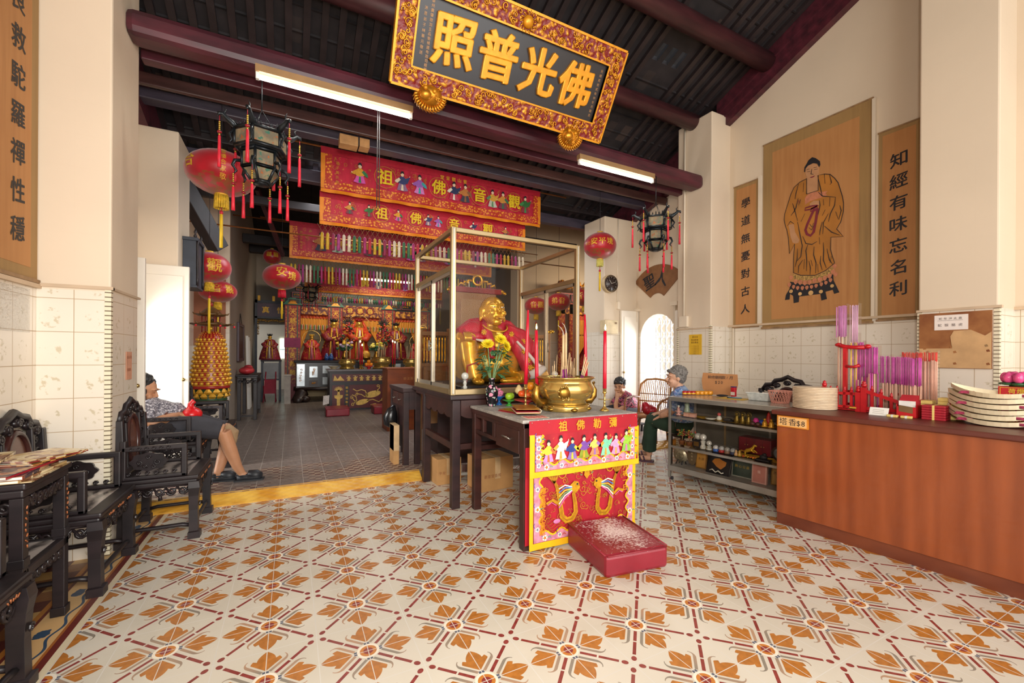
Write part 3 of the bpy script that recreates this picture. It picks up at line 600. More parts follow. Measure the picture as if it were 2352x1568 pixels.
for a in ((0, Lw, -.012, .006), (0, Lw, Hh-.006, Hh+.012), (-.012, .006, 0, Hh), (Lw-.006, Lw+.012, 0, Hh), (F-.012, Lw-F+.012, F-.014, F), (F-.012, Lw-F+.012, Hh-F, Hh-F+.014), (F-.014, F, F, Hh-F), (Lw-F, Lw-F+.014, F, Hh-F)): m.box(a[0], a[1], a[2], a[3], -.03, .036, GOLDL)
for i in range(150):                   # scrolls, beads and leaves of the carving
    side = R.random(); lx = R.uniform(.04, Lw-.04); ly = R.choice((R.uniform(.03, F-.03), R.uniform(Hh-F+.03, Hh-.03)))
    if side < .3: lx = R.choice((R.uniform(.03, F-.03), R.uniform(Lw-F+.03, Lw-.03))); ly = R.uniform(.05, Hh-.05)
    r = R.uniform(.018, .034); m.tube([(p[0], p[1], .034) for p in spiral(lx, ly, r, R.uniform(.8, 1.5), R.uniform(0, 6), 12, R.choice((1, -1)))], .0065, GOLD, 5)
m.ell((Lw/2, Hh-F/2, .03), (.05, .05, .035), GOLDL, 14, 8)
for k in range(14): a = 2*PI*k/14; m.tube([(Lw/2+.055*math.cos(a), Hh-F/2+.055*math.sin(a), .034), (Lw/2+.085*math.cos(a+.2), Hh-F/2+.085*math.sin(a+.2), .034)], [.01, .003], GOLD, 5)
m.build('frame', t)
m = PT(M(t)); m.text('照普光佛', (.47, .40, .004), X, Y, .375, GOLDL, step=(.405, 0, 0), bold=.03, depth=.02, bev=.02, skew=.05); m.build('lettering', t)
m = PT(M(t)); SG = flat('b98a5a', .5, .2)
m.text('泰州廣肇啟加五品銜候選布政司經歷', (.265, .62, .003), X, Y, .027, SG, step=(0, -.031, 0), bold=0); m.text('沐恩弟子林華元敬送', (.215, .56, .003), X, Y, .027, SG, step=(0, -.037, 0), bold=0); m.text('光緒貳拾貳年仲冬月穀旦', (Lw-.2, .59, .003), X, Y, .027, SG, step=(0, -.038, 0), bold=0); m.build('inscription', t)
for x in (.33, Lw-.36):                # carved beast brackets under the frame
    m = PT(M(t)); m.ell((x, -.02, .02), (.11, .085, .06), GOLD, 14, 10); m.ell((x-.05, -.02, .08), (.05, .045, .035), GOLD); m.ell((x+.02, .02, .075), (.018, .018, .018), GOLDL); m.ell((x-.06, .03, .085), (.018, .018, .018), GOLDL)
    for k in range(16): a = PI+PI*k/15; m.tube([(x+.09*math.cos(a), -.02+.07*math.sin(a), .03), (x+.13*math.cos(a), -.03+.1*math.sin(a), .045), (x+.15*math.cos(a+.25), -.03+.12*math.sin(a+.25), .03)], [.014, .011, .003], GOLD, 5)
    for k in range(9): m.tube([(p[0], p[1], .075) for p in spiral(x+R.uniform(-.07, .07), -.03+R.uniform(-.05, .05), .02, 1.2, R.uniform(0, 6), 9)], .006, GOLD, 5)
    m.build('beast_bracket', t)
# ================================================================ fluorescent lamps
WHITE = flat('e9e6df', .45, 0, .03, 4, 0, 'white_enamel')
def m_glow(name, c, k): t = Mt(name, .5); t.col(c); t.emit(c, k); return t.m
TUBE = m_glow('lit_tube', 'fff6e4', 14)
def tube_light(x, y, z, L, label, hang=0):
    t = thing('tube_light', label, 'lamp', (x, y, z)); m = M(t)
    m.box(x-L/2, x+L/2, y-.03, y+.03, z+.03, z+.085, flat('9a7850', .5, 0, .08))
    for s in (-1, 1): m.box(x+s*(L/2-.015)-.012, x+s*(L/2-.015)+.012, y-.014, y+.014, z-.022, z+.03, WHITE)
    m.build('housing', t); m = M(t); m.tube([(x-L/2+.02, y, z), (x+L/2-.02, y, z)], .019, TUBE, 10); m.build('tube', t)
    if hang:
        m = M(t)
        for s in (-1, 1): m.tube([(x+s*L*.35, y, z+.08), (x+s*L*.35, y, hang)], .004, INK, 5)
        m.build('rod', t)
    l = bpy.data.lights.new('tube_glow', 'AREA'); l.shape = 'RECTANGLE'; l.size = L; l.size_y = .04; l.energy = 9; l.color = (1, .94, .84)
    lo = bpy.data.objects.new('tube_glow', l); COL.objects.link(lo); lo.location = (x, y, z-.03)
tube_light(-.76, 2.27, 3.47, 1.22, 'lit fluorescent tube under the main beam, left of the signboard')
tube_light(2.25, 2.27, 3.455, 1.12, 'lit fluorescent tube under the main beam, right of the signboard')
tube_light(.91, 9.0, 3.1, 1.2, 'small lit fluorescent tube hanging deep in the rear hall before the fringed banner', hang=3.68)
# ================================================================ tassels and lanterns
RED = flat('b3152a', .55, 0, .2, 14, 0, 'red_silk'); REDL = flat('cf2036', .5, 0, .18, 18); GOLDC = flat('e8b53a', .5, .2, .15, 20); YELF = flat('d8ae2a', .7, 0, .25, 40)
BEAD = flat('c9a24a', .25, .8, .1)
def roof_z(y): return zr(y)+.02 if y < 4.7 else (3.82+(y-4.7)*.4186 if y < 9 else 5.62-(y-9)*.2955)
def tassel_mesh(m, p, L=.34, r=.012, col=None, beads=True):
    x, y, z = p; col = col or REDL
    m.tube([(x, y, z), (x, y, z-.05)], .002, RED, 5)
    if beads:
        for k in range(5): m.ell((x, y, z-.05-.014*k), .0075, BEAD, 8, 5)
        m.lathe([(.003, -.012), (.016, -.004), (.016, .004), (.003, .012)], flat('8e1522', .3), 12, (x, y, z-.125)); m.ell((x, y, z-.143), .009, BEAD, 8, 5)
        z -= .13
    m.lathe([(.004, -.01), (r*.8, -.03), (r, -L*.7), (r*1.12, -L), (.004, -L)], col, 8, (x, y, z))
IRON = flat('23282c', .35, .5, .25, 20, .2, 'black_carved_wood'); 
def m_painted_glass():
    t = Mt('painted_lantern_pane', .25); x, y, z = t.xyz(True); n = t.noise(14, 3); k = t.noise(30, 2)
    c = t.mix(t.ramp(n, .4, .62), '6c6454', '8a7a5e'); c = t.mix(t.ramp(k, .6, .66), c, '3f6a58'); c = t.mix(t.ramp(k, .38, .33), c, '9c5a34'); t.col(c); return t.m
PANE = m_painted_glass()
def palace_lantern(loc, label, top, sc=1.):
    t = thing('palace_lantern', label, 'lantern', loc, .25); t.scale = (sc, sc, sc)
    hx = lambda r, z, o=0: [(r*math.cos(PI/3*k+o), r*math.sin(PI/3*k+o), z) for k in range(6)]
    m = M(); tiers = [(.185, .40, .185, .27), (.135, .25, .135, .12), (.135, .12, .07, .02)]
    for r0, z0, r1, z1 in tiers:
        a, b = hx(r0, z0), hx(r1, z1)
        for k in range(6):
            m.tube([a[k], b[k]], .011, IRON, 6); m.tube([a[k], a[(k+1) % 6]], .012, IRON, 6); m.tube([b[k], b[(k+1) % 6]], .012, IRON, 6)
    m.lathe([(.187, .262), (.187, .272), (.13, .256), (.13, .246)], IRON, 6)
    for k in range(6):                 # pierced crest between the posts
        a = Vector(hx(.185, .41)[k]); b = Vector(hx(.185, .41)[(k+1) % 6])
        for q in range(5): c = a.lerp(b, (q+.5)/5); m.tube([c+Vector((-.012, 0, 0)), c+Vector((0, 0, .03+.012*(q % 2 == 0))), c+Vector((.012, 0, 0))], .004, IRON, 4)
    m.lathe([(.01, .0), (.05, .0), (.06, .02), (.02, .03)], IRON, 6)
    m.build('frame', t)
    for (r0, z0, r1, z1), nm in zip(tiers, ('upper_pane', 'lower_pane', 'base_pane')):
        m = M(); a, b = hx(r0*.98, z0-.012), hx(r1*.98, z1+.012)
        for k in range(6):
            j = (k+1) % 6; q = [Vector(a[k]), Vector(a[j]), Vector(b[j]), Vector(b[k])]; c = sum(q, Vector())/4; m.add([c+(p-c)*.92 for p in q], [(0, 1, 2, 3)], PANE)
        m.build(nm, t)
    for k in range(6):
        a = PI/3*k; ca, sa = math.cos(a), math.sin(a); P = lambda r, z: (r*ca, r*sa, z)
        m = M(); m.tube([P(.17, .40), P(.2, .43), P(.235, .45), P(.26, .475), P(.285, .47), P(.29, .45)], [.022, .024, .018, .016, .014, .006], IRON, 6)
        m.tube([P(.25, .48), P(.24, .51), P(.26, .53)], [.008, .006, .002], IRON, 5); m.tube([P(.19, .38), P(.22, .34), P(.2, .3), P(.22, .27)], [.012, .01, .01, .004], IRON, 5)
        m.tube([P(.14, .16), P(.18, .15), P(.195, .11), P(.17, .07), P(.19, .04)], [.014, .014, .012, .01, .003], IRON, 5); m.build('dragon_arm', t)
        m = M(); tassel_mesh(m, P(.28, .455), .26); m.build('tassel', t)
        m = M(); tassel_mesh(m, P(.19, .09), .2); m.build('tassel', t)
    m = M(); h = (top-loc[2])/sc
    for k in range(3): m.tube([(.12*math.cos(2.1*k), .12*math.sin(2.1*k), .42), (0, 0, .6)], .003, IRON, 4)
    h = (roof_z(loc[1])-loc[2])/sc if loc[1] > 5 else h; m.tube([(0, 0, .6), (0, 0, h)], .005, IRON, 5); m.tube([(p[0], 0, p[1]) for p in arc(.02, h-.02, .02, PI, 0, 6)], .005, IRON, 5); m.build('cord', t); return t
pl = palace_lantern((-1.33, 2.36, 2.66), 'black hexagonal palace lantern with red tassels, left of the red banners', 3.64)
palace_lantern((2.95, 2.36, 2.64), 'black hexagonal palace lantern with red tassels above the brown fan painting', 3.6)
palace_lantern((-.72, 9.3, 2.52), 'dark palace lantern with red tassels far back, left of the shrine front', 4.0, .8)
def m_lantern():
    t = Mt('red_lantern_silk', .35); x, y, z = t.xyz(True); n = t.noise(6, 2)
    low = z.lt(-.085)*t.ramp(t.noise(16, 3), .45, .55); c = t.mix(t.ramp(n, .3, .7), 'a50f1f', 'c4182b'); t.col(t.mix(low*.7, c, '7a5418')); t.b.inputs['Sheen Weight'].default_value = .3; return t.m
LANT = m_lantern()
def red_lantern(loc, a, b, label, top, words, tail=.3, tuft=YELF, double=True):
    """loc: centre"""
    t = thing('red_lantern', label, 'lantern', loc, 0, 'red paper lanterns')
    m = M(); pr = [(a*.16, -b)]+[(a*math.sqrt(max(0, 1-(k/10)**2)), b*k/10) for k in range(-9, 10)]+[(a*.16, b)]
    m.lathe(pr, LANT, 48, lobes=24, amp=.008); m.build('silk_body', t)
    m = M(); m.lathe([(a*.17, -b-.02), (a*.19, -b-.015), (a*.19, -b+.02), (a*.1, -b+.022)], GOLDC, 20); m.lathe([(a*.1, b-.02), (a*.19, b-.015), (a*.19, b+.015), (a*.06, b+.018)], GOLDC, 20); m.build('rim', t)
    m = M(); n = 18
    for k in range(n): q = 2*PI*k/n; m.tube([(a*.17*math.cos(q), a*.17*math.sin(q), -b-.01), (a*.19*math.cos(q), a*.19*math.sin(q), -b-.13*a/.28)], [.012, .009], tuft, 5)
    m.build('fringe', t)
    m = M(); z0 = -b-.12; m.tube([(0, 0, -b), (0, 0, z0-.06)], .004, RED, 5); m.lathe([(.004, -.02), (.016, -.012), (.016, .012), (.004, .02)], RED, 10, (0, 0, z0-.06)); m.lathe([(.003, 0), (.014, -.01), (.015, -tail), (.003, -tail)], flat('e0b81f', .6), 10, (0, 0, z0-.07)); m.build('tassel', t)
    m = M(); m.tube([(0, 0, b), (0, 0, roof_z(loc[1])-loc[2])], .003, INK, 5); m.build('cord', t)
    m = M()
    for tx, th, zz, s in words:
        sp = s*1.12/a
        for i, ch in enumerate(tx):
            v, f = glyph(ch, 0); xs = [p[0] for p in v]; cx = (min(xs)+max(xs))/2
            vert = len(tx) > 3
            for dx, dy in (((0, 0), (.02, .012), (-.02, -.012), (.012, -.02)) if s > .08 else ((0, 0),)):
                o = []
                for p in v:
                    z = zz + (p[1]-.35+dy)*s - (i*s*1.1 if vert else 0); r = a*math.sqrt(max(.05, 1-(z/b)**2))*1.012
                    q = th + ((p[0]-cx+dx)*s)/r + (0 if vert else (i-(len(tx)-1)/2)*sp); o.append((r*math.cos(q), r*math.sin(q), z))
                m.add(o, f, GOLDC)
    m.build('lettering', t); return t
red_lantern((-1.74, 3.55, 3.12), .305, .21, 'large red lantern with gilt writing and a long yellow tassel, behind the left palace lantern', 4.2, [('合', PI*1.22, .02, .14), ('家', PI*1.92, .02, .14), ('潘樓合家敬', PI*1.55, .13, .055)], .34)
red_lantern((3.07, 3.6, 3.0), .245, .2, 'red lantern with gilt characters and pale yellow fringe above the wall clock', 4.15, [('安平境', PI*1.33, .02, .11), ('癸巳年', PI*1.06, .0, .05)], .3, flat('d9cf6a', .6))
red_lantern((-2.03, 4.93, 2.40), .235, .19, 'upper of two red lanterns stacked over the golden pagoda lamp', 4.0, [('觀', PI*1.62, .0, .17), ('音', PI*1.3, .0, .17)], .45)
red_lantern((-2.07, 5.95, 2.23), .24, .16, 'lower of two red lanterns stacked over the golden pagoda lamp', 4.1, [('觀', PI*1.75, .02, .13), ('音', PI*1.52, .02, .13)], .3)
red_lantern((-1.255, 6.55, 2.61), .29, .21, 'wide red lantern hanging before the dark doorway sign in the rear hall', 4.4, [('安', PI*1.5, .05, .17), ('境', PI*1.68, -.01, .15)], .3, REDL)
red_lantern((-1.46, 8.2, 3.26), .16, .15, 'small gilt patterned red lantern just above a wide red one', 4.7, [('囍', PI*1.4, .02, .1), ('囍', PI*1.65, .02, .1)], .1)
red_lantern((4.1, 5.35, 2.5), .24, .19, 'red lantern beside the right rear pilaster, just right of the glass case', 4.05, [('音觀', PI*1.27, .0, .16), ('敬謝', PI*1.27, .13, .05)], .2)
red_lantern((3.75, 5.75, 2.42), .24, .18, 'red lantern seen through the right side of the glass case, the nearer of two', 4.1, [('弟音', PI*1.3, .0, .14)], .2)
red_lantern((3.45, 6.15, 2.36), .24, .18, 'red lantern seen through the glass case, left of another', 4.15, [('音觀', PI*1.36, .0, .14)], .2)
# ================================================================ embroidered banners
def m_silk(name, a, b):
    t = Mt(name, .5); x, y, z = t.xyz(True); n = t.noise(1, 4, t.vec(x*14.0, y*4.0, z*3.0)); f = t.noise(26, 3)
    c = t.mix(t.ramp(n, .3, .7), a, b); gold = t.ramp(f, .64, .67); t.col(t.mix(gold*.5, c, 'd08a34')); t.b.inputs['Sheen Weight'].default_value = .15; return t.m
SILK = m_silk('crimson_banner_silk', 'a80f2c', 'cc1e3e'); HEAD = flat('b3122c', .6, 0, .1, 30)
def m_trim():
    t = Mt('orange_brocade_trim', .5); x, y, z = t.xyz(True); k = t.vor(34); n = t.noise(30, 2)
    t.col(t.mix(t.ramp(k, .3, .5), 'e8962a', 'b5321f')); return t.m
TRIM = m_trim(); ORANGE = flat('e88a1e', .5, 0, .1, 10, 0, 'orange_satin')
SKINP = flat('e8c9a8', .6, 0, .02)
ROBES = [('d89a28', 'd050a8', '2f7a4a'), ('2a3358', 'c03a52', 'e8dcc8'), ('d0903a', '7a3a4a', '3a6a4a'), ('303a6a', '8a6a8a', 'e0d0b0'), ('c07a3a', '3a3a4a', '8a5a3a'), ('2f6a34', '8a2a3a', '3a8a4a'), ('9a5ab0', 'd07ac0', '3aa0a0'), ('d8a03a', 'c0c0b0', '5a8a5a')]
def figure(m, x, z, s, cols, o, ax, ay, dep, flip=1, k=0):
    """embroidered robed figure about s tall, feet at (x, z)"""
    a, b, c = (flat(q, .6, 0, .12, 60) for q in cols); q = lambda pts: [(x+flip*p[0]*s, z+p[1]*s) for p in pts]
    def pl(pts, mat, e): oo = Vector(o)+Vector(ax).cross(Vector(ay))*(dep+e); m.poly(q(pts), oo, ax, ay, mat)
    pl([(-.26, 0), (-.2, .22), (-.12, .45), (.12, .45), (.2, .2), (.3, .02), (.1, -.03)], b, 0)
    pl([(-.2, .36), (-.17, .6), (-.07, .7), (.08, .7), (.17, .6), (.2, .34), (.05, .3)], a, .0006)
    pl([(-.16, .62), (-.34, .48), (-.38, .3+.1*(k % 2)), (-.25, .34), (-.08, .52)], c, .0012); pl([(.16, .62), (.34, .5+.2*(k % 2)), (.4, .42+.3*(k % 2)), (.26, .36), (.06, .5)], a, .0012)
    pl([(-.03, .3), (.04, .3), (.07, .0), (-.06, .0)], c, .0012)
    pl([(.085*math.cos(t*PI/4), .79+.1*math.sin(t*PI/4)) for t in range(8)], SKINP, .0018); pl([(-.09, .8), (-.08, .9), (-.03, .97), (.05, .97), (.09, .88), (.09, .83), (.0, .87)], INK, .0024)
    pl([(.34, .44+.28*(k % 2)), (.4, .43+.3*(k % 2)), (.39, .5+.3*(k % 2))], SKINP, .0018)
def wavy(m, x0, x1, z0, z1, y, mat, nu=60, amp=.012, fr=14, dy=0.):
    f = lambda u, v: (x0+(x1-x0)*u, y+amp*math.sin(u*fr*(x1-x0)*1.3)*(1-v*.8)+dy*(1-v), z0+(z1-z0)*v)
    m.add([f(i/nu, j/6) for j in range(7) for i in range(nu+1)], [(j*(nu+1)+i, j*(nu+1)+i+1, (j+1)*(nu+1)+i+1, (j+1)*(nu+1)+i) for j in range(6) for i in range(nu)], mat, True)
def banner(label, x0, x1, z0, z1, y, chars, cpos, fpos, head=.09, cs=.22, tass=0, tl=.3, rod=True, side='', hw=.1, seed=0, tops=''):
    t = thing('embroidered_banner', label, 'banner', ((x0+x1)/2, y, z0-tl if tass else z0), 0, 'red banners across the hall')
    m = M(t); wavy(m, x0, x1, z0, z1-head, y, SILK); m.build('cloth', t)
    m = M(t); wavy(m, x0, x1, z1-head, z1, y-.004, HEAD, amp=.004); m.build('heading', t)
    m = M(t); wavy(m, x0, x1, z0-.045, z0, y, ORANGE, dy=-.01); wavy(m, x0+.04, x1-.04, z0+.008, z0+hw, y-.015, TRIM, amp=.01)
    for a, b in ((x0, x0+.05), (x1-.05, x1)): wavy(m, a, b, z0, z1-head, y-.016, ORANGE, 4, .006)
    for a, b in ((x0+.05, x0+.13), (x1-.13, x1-.05)): wavy(m, a, b, z0+.05, z1-head, y-.018, TRIM, 4, .006)
    m.build('border', t)
    o = (0, y-.03, 0); L = x1-x0; zc = z0+hw+(z1-head-z0-hw)*.5
    m = M(t); yl = flat('e8c41e', .5, 0, .1, 30)
    for ch, p in zip(chars, cpos): m.text(ch, (x0+L*p, y-.031, zc), X, Z3, cs, yl, bold=.035)
    if side: m.text(side, (x0+.19, y-.031, z1-head-.1), X, Z3, .045, flat('d08a2a', .5), step=(0, 0, -.06), bold=0)
    if tops: m.text(tops, (x0+L*.49, y-.031, z1-head-.01), X, Z3, .06, flat('e0a82a', .5), step=(.085, 0, 0), bold=.015)
    m.build('lettering', t)
    m = M(t)
    for i, p in enumerate(fpos): figure(m, x0+L*p, z0+hw+.035, (z1-head-z0-hw)*.8, ROBES[(i*3+seed) % 8], o, X, Z3, 0, 1 if i % 2 else -1, i)
    gt = flat('c9902e', .45, .2, .1, 30)
    for ch, p in zip(chars, cpos):
        m.ribbon(arc(x0+L*p, zc, cs*.66, 0, 2*PI, 22), .006, o, X, Z3, gt)
    rr = random.Random(seed)
    for k in range(60):
        px = x0+.16+(L-.32)*rr.random(); pz = rr.uniform(z0+hw+.03, z1-head-.03); m.ribbon(spiral(px, pz, rr.uniform(.015, .035), rr.uniform(.6, 1.4), rr.uniform(0, 6), 9), .004, (0, y-.0285, 0), X, Z3, gt)
    m.build('embroidery', t)
    if rod: m = M(t); m.tube([(x0-.45, y+.012, z1-.005), (x1+.5, y+.012, z1-.005)], .012, flat('a5683a', .35, .6), 8); m.build('rod', t)
    m = M(t)
    for q in (.12, .5, .88): m.tube([(x0+(x1-x0)*q, y+.01, z1-.03), (x0+(x1-x0)*q, y+.01, roof_z(y))], .004, INK, 5)
    m.build('cord', t)
    if tass:
        m = M(t); cols = [flat(c, .65, 0, .15, 30) for c in ('c8a02c', 'c8a02c', '8e2a4a', 'a03a7a', 'd8c8b0', 'd8c8b0', '3a6a48', '3a6a48', 'a8306a', 'b02838')]; net = flat('7a4a20', .7)
        n = tass; st = L/n; h = .1
        for k in range(n):
            xx = x0+st*(k+.5); m.tube([(xx-st*.9, y-.005, z0-.04), (xx, y-.005, z0-.04-h), (xx+st*.9, y-.005, z0-.04)], .0022, net, 4, cap=False); m.tube([(xx, y-.004, z0-.04), (xx-st/2, y-.004, z0-.04-h*.5), (xx, y-.004, z0-.04-h), (xx+st/2, y-.004, z0-.04-h*.5)], .0022, net, 4, cap=False)
            m.lathe([(.004, 0), (st*.3, -.02), (st*.33, -tl+h), (.004, -tl+h)], cols[k % 10], 6, (xx, y, z0-.04-h))
        m.build('fringe', t)
    return t
banner('longest red embroidered banner, topmost and nearest, with big yellow characters', -.80, 2.36, 3.38, 3.9, 4.2, '祖佛音觀', (.245, .475, .67, .85), (.145, .315, .39, .545, .60, .735, .79, .91), cs=.21, tass=0, side='弟子黃氏敬', tops='堂音觀山普')
banner('red embroidered banner hanging just behind and below the longest one', -.80, 2.2, 3.03, 3.42, 4.4, '祖佛音觀', (.255, .41, .6, .78), (.12, .2, .33, .47, .52, .7, .88), cs=.17, tass=46, tl=.32, rod=False, seed=2)
banner('middle red embroidered banner with a long row of many coloured tassels', -1.15, 2.8, 3.08, 3.7, 7.0, '祖佛音觀', (.27, .46, .65, .83), (.13, .2, .345, .4, .55, .6, .75, .9), cs=.26, tass=64, tl=.42, side='觀音堂敬送', seed=4)
banner('rearmost dark red embroidered banner hanging before the shrine front', -.84, 2.5, 2.84, 3.3, 9.55, '祖佛音觀', (.2, .4, .6, .8), (.1, .3, .5, .7, .9), head=.06, cs=.22, tass=56, tl=.22, seed=5)
for x, y in ((-.84, 4.85), (-.35, 5.6)): pass
# rods, cords and the small ceiling box
def rodthing(label, p, q, r=.011):
    t = thing('copper_rod', label, 'rod', p); m = M(t); m.tube([p, q], r, flat('a5683a', .35, .6), 8); m.build('bar', t)
rodthing('thin copper rod crossing the hall beneath the banners, at the left wall', (-2.5, 5.6, 3.12), (4.1, 5.6, 3.12)); rodthing('thin copper rod high behind the left palace lantern', (-2.02, 7.2, 3.72), (4.1, 7.2, 3.72))
t = thing('ceiling_box', 'small tan wooden box fixed under the eave boards near the left tube lamp', 'box', (-.5, 3.42, 3.62)); m = M(t); TANW = flat('b98a58', .55, 0, .15, 12)
m.box(-.66, -.47, 3.36, 3.5, 3.6, 3.705, TANW); m.box(-.455, -.35, 3.36, 3.5, 3.61, 3.705, TANW); m.build('case', t, bevel=.004); m = M(t); m.box(-.47, -.455, 3.37, 3.49, 3.62, 3.7, INK); m.build('strap', t)
t = thing('hanging_cord', 'long thin black cord with a hook hanging in front of the longest banner', 'cord', (-.45, 2.34, 2.6)); m = M(t)
m.tube([(-.43, 2.31, 3.58), (-.43, 2.31, 2.62), (-.44, 2.31, 2.59), (-.45, 2.31, 2.62), (-.445, 2.31, 3.58)], .004, INK, 5); m.build('cord', t)
# ================================================================ glass case with the gilt statue
DW = m_redwood('dark_lacquered_wood', '1f1214', '3b2323', 5); DW2 = m_redwood('brown_lacquered_wood', '2c1613', '4a2620', 5)
ALU = flat('b39c74', .32, .75, .06, 6, 0, 'champagne_aluminium'); ALUS = flat('c0b8a8', .3, .7, .05, 6, 0, 'silver_aluminium')
GLASS = glassm('smoky_glass', (.945, .925, .9)); CLEAR = glassm('clear_glass', (.985, .99, .985))
def legs4(t, x0, x1, y0, y1, z0, z1, w, mat, zf=None):
    for i, (x, y) in enumerate(((x0, y0), (x1-w, y0), (x0, y1-w), (x1-w, y1-w))):
        m = M(t); m.box(x, x+w, y, y+w, (zf[i] if zf else z0), z1, mat); m.build('leg', t, bevel=.004)
def scallop(m, p, q, z0, z1, th, mat, n=5, dp=.03, ax='x'):
    """apron board with a scalloped lower edge from p to q (along x or y at fixed other)"""
    L = q-p; pts = [(0, z1), (0, z0)]
    for i in range(n*6+1): u = i/(n*6); pts.append((L*u, z0-dp*abs(math.sin(PI*n*u))**.6*(1 if i % 6 else 0)))
    pts += [(L, z1)]; return pts
t = thing('altar_table', 'tall dark wooden table carrying the glass case with the golden statue', 'table', (.78, 2.5, 0))
m = M(t); m.box(.09, 1.46, 1.87, 3.16, .935, .975, DW); m.box(.12, 1.43, 1.9, 3.12, .90, .935, DW2); m.build('tabletop', t, bevel=.006)
legs4(t, .115, 1.44, 1.885, 2.835, 0, .93, .072, DW)
for nm, a in (('front', 1), ('left', 0)):
    m = M(t)
    if a: m.poly(scallop(m, .0, 1.2, .8, .93, .03, DW), (.185, 1.9, 0), X, Z3, DW2, .03)
    else: m.poly(scallop(m, .0, .82, .8, .93, .03, DW, 4), (.13, 1.955, 0), Y, Z3, DW2, .03)
    m.build('apron', t)
m = M(t); m.box(.125, .165, 1.95, 2.78, .50, .56, DW2); m.box(.18, 1.38, 1.9, 1.94, .50, .55, DW2); m.box(1.37, 1.41, 1.95, 2.78, .5, .56, DW2); m.build('stretcher', t, bevel=.004)
m = M(t); m.box(.3, 1.3, 2.88, 2.9, .12, .88, DW); m.build('back_panel', t)
t = thing('glass_case', 'large glass display case with a brass-coloured metal frame on the tall dark table', 'display case', (.78, 2.5, .975))
x0, x1, y0, y1, z0, z1, w = .1, 1.445, 1.895, 3.11, .975, 2.42, .042
for x, y in ((x0, y0), (x1-w, y0), (x0, y1-w), (x1-w, y1-w)):
    m = M(t); m.box(x, x+w, y, y+w, z0, z1, ALU); m.box(x+.012, x+w-.012, y-.006, y, z0+.01, z1-.01, ALUS); m.build('post', t, bevel=.008)
m = M(t)
for za, zb in ((z0, z0+.05), (z1-.04, z1)):
    m.box(x0+w, x1-w, y0, y0+w, za, zb, ALU); m.box(x0+w, x1-w, y1-w, y1, za, zb, ALU); m.box(x0, x0+w, y0+w, y1-w, za, zb, ALU); m.box(x1-w, x1, y0+w, y1-w, za, zb, ALU)
for x in (x0, x1-w): m.box(x, x+w, y0+w, y1-w, 2.05, 2.095, ALU)
m.build('rail', t, bevel=.005)
for x, s in ((x0, -1), (x1-w, 1)):      # sliding side doors under a transom
    for ya, yb, dx in ((y0+w, (y0+y1)/2+.02, 0), ((y0+y1)/2-.02, y1-w, .012)):
        m = M(t); xx = x+.01+dx; m.box(xx, xx+.02, ya, ya+.03, z0+.05, 2.05, ALUS); m.box(xx, xx+.02, yb-.03, yb, z0+.05, 2.05, ALUS); m.box(xx, xx+.02, ya, yb, z0+.05, z0+.085, ALUS); m.box(xx, xx+.02, ya, yb, 2.02, 2.05, ALUS)
        d = m.build('sliding_door', t); g = M(t); g.box(xx+.008, xx+.012, ya+.03, yb-.03, z0+.085, 2.02, GLASS); g.build('pane', d)
        h = M(t); yh = (yb-.015) if dx == 0 else (ya+.015); h.tube([(xx+s*.012, yh, 1.42), (xx+s*.03, yh+(.03 if dx else -.03), 1.46), (xx+s*.03, yh+(.03 if dx else -.03), 1.36), (xx+s*.012, yh, 1.4)], .006, ALUS, 6); h.build('handle', d)
    m = M(t); m.box(x+.018, x+.022, y0+w, y1-w, 2.095, z1-.04, GLASS); m.build('transom_pane', t)
m = M(t); m.box(x0+w, x1-w, y0+.018, y0+.022, z0+.05, z1-.04, GLASS); m.build('front_pane', t)
m = M(t); m.box(x0+w, x1-w, y1-.022, y1-.018, z0+.05, z1-.04, GLASS); m.build('back_pane', t)
m = M(t); m.box(x0+w, x1-w, y0+w, y1-w, z0+.002, z0+.02, flat('1d1c20', .3)); m.build('floor_board', t)
# laughing seated figure: one continuous gilt body
GILT = flat('dca634', .27, .55, .12, 5, .05, 'polished_gilt')
t = thing('statue', 'golden laughing seated figure in a red robe inside the glass case', 'statue', (.75, 2.42, .997))
m = M(t); m.box(.24, 1.36, 2.02, 2.85, .997, 1.045, flat('1c1b20', .35)); m.build('plinth', t, bevel=.012)
hc = Vector((.70, 2.36, 1.775))
m = M(t)
m.ell(hc, (.128, .125, .14), GILT, 24, 16); m.ell(hc+Vector((0, -.03, -.055)), (.122, .1, .085), GILT, 20, 12)       # skull and jowls
m.ell(hc+Vector((.005, -.085, -.125)), (.06, .045, .035), GILT); m.ell(hc+Vector((.012, -.135, -.02)), (.026, .025, .02), GILT); m.tube([hc+Vector((.01, -.118, .03)), hc+Vector((.012, -.142, -.018))], [.012, .019], GILT)
for s in (-1, 1):
    m.ell(hc+Vector((s*.062+.008, -.108, -.035)), (.036, .026, .03), GILT); m.ell(hc+Vector((s*.13, .01, -.02)), (.016, .03, .05), GILT); m.ell(hc+Vector((s*.132, .0, -.085)), (.014, .02, .036), GILT)
    m.tube([hc+Vector((s*.02+.008, -.124, .05)), hc+Vector((s*.055+.008, -.118, .062)), hc+Vector((s*.09, -.095, .045))], [.005, .009, .004], GILT, 6)
m.tube([hc+Vector((-.04, -.12, -.072)), hc+Vector((-.015, -.132, -.088)), hc+Vector((.012, -.137, -.091)), hc+Vector((.04, -.132, -.086)), hc+Vector((.062, -.115, -.068))], [.006, .011, .013, .011, .006], GILT, 8)
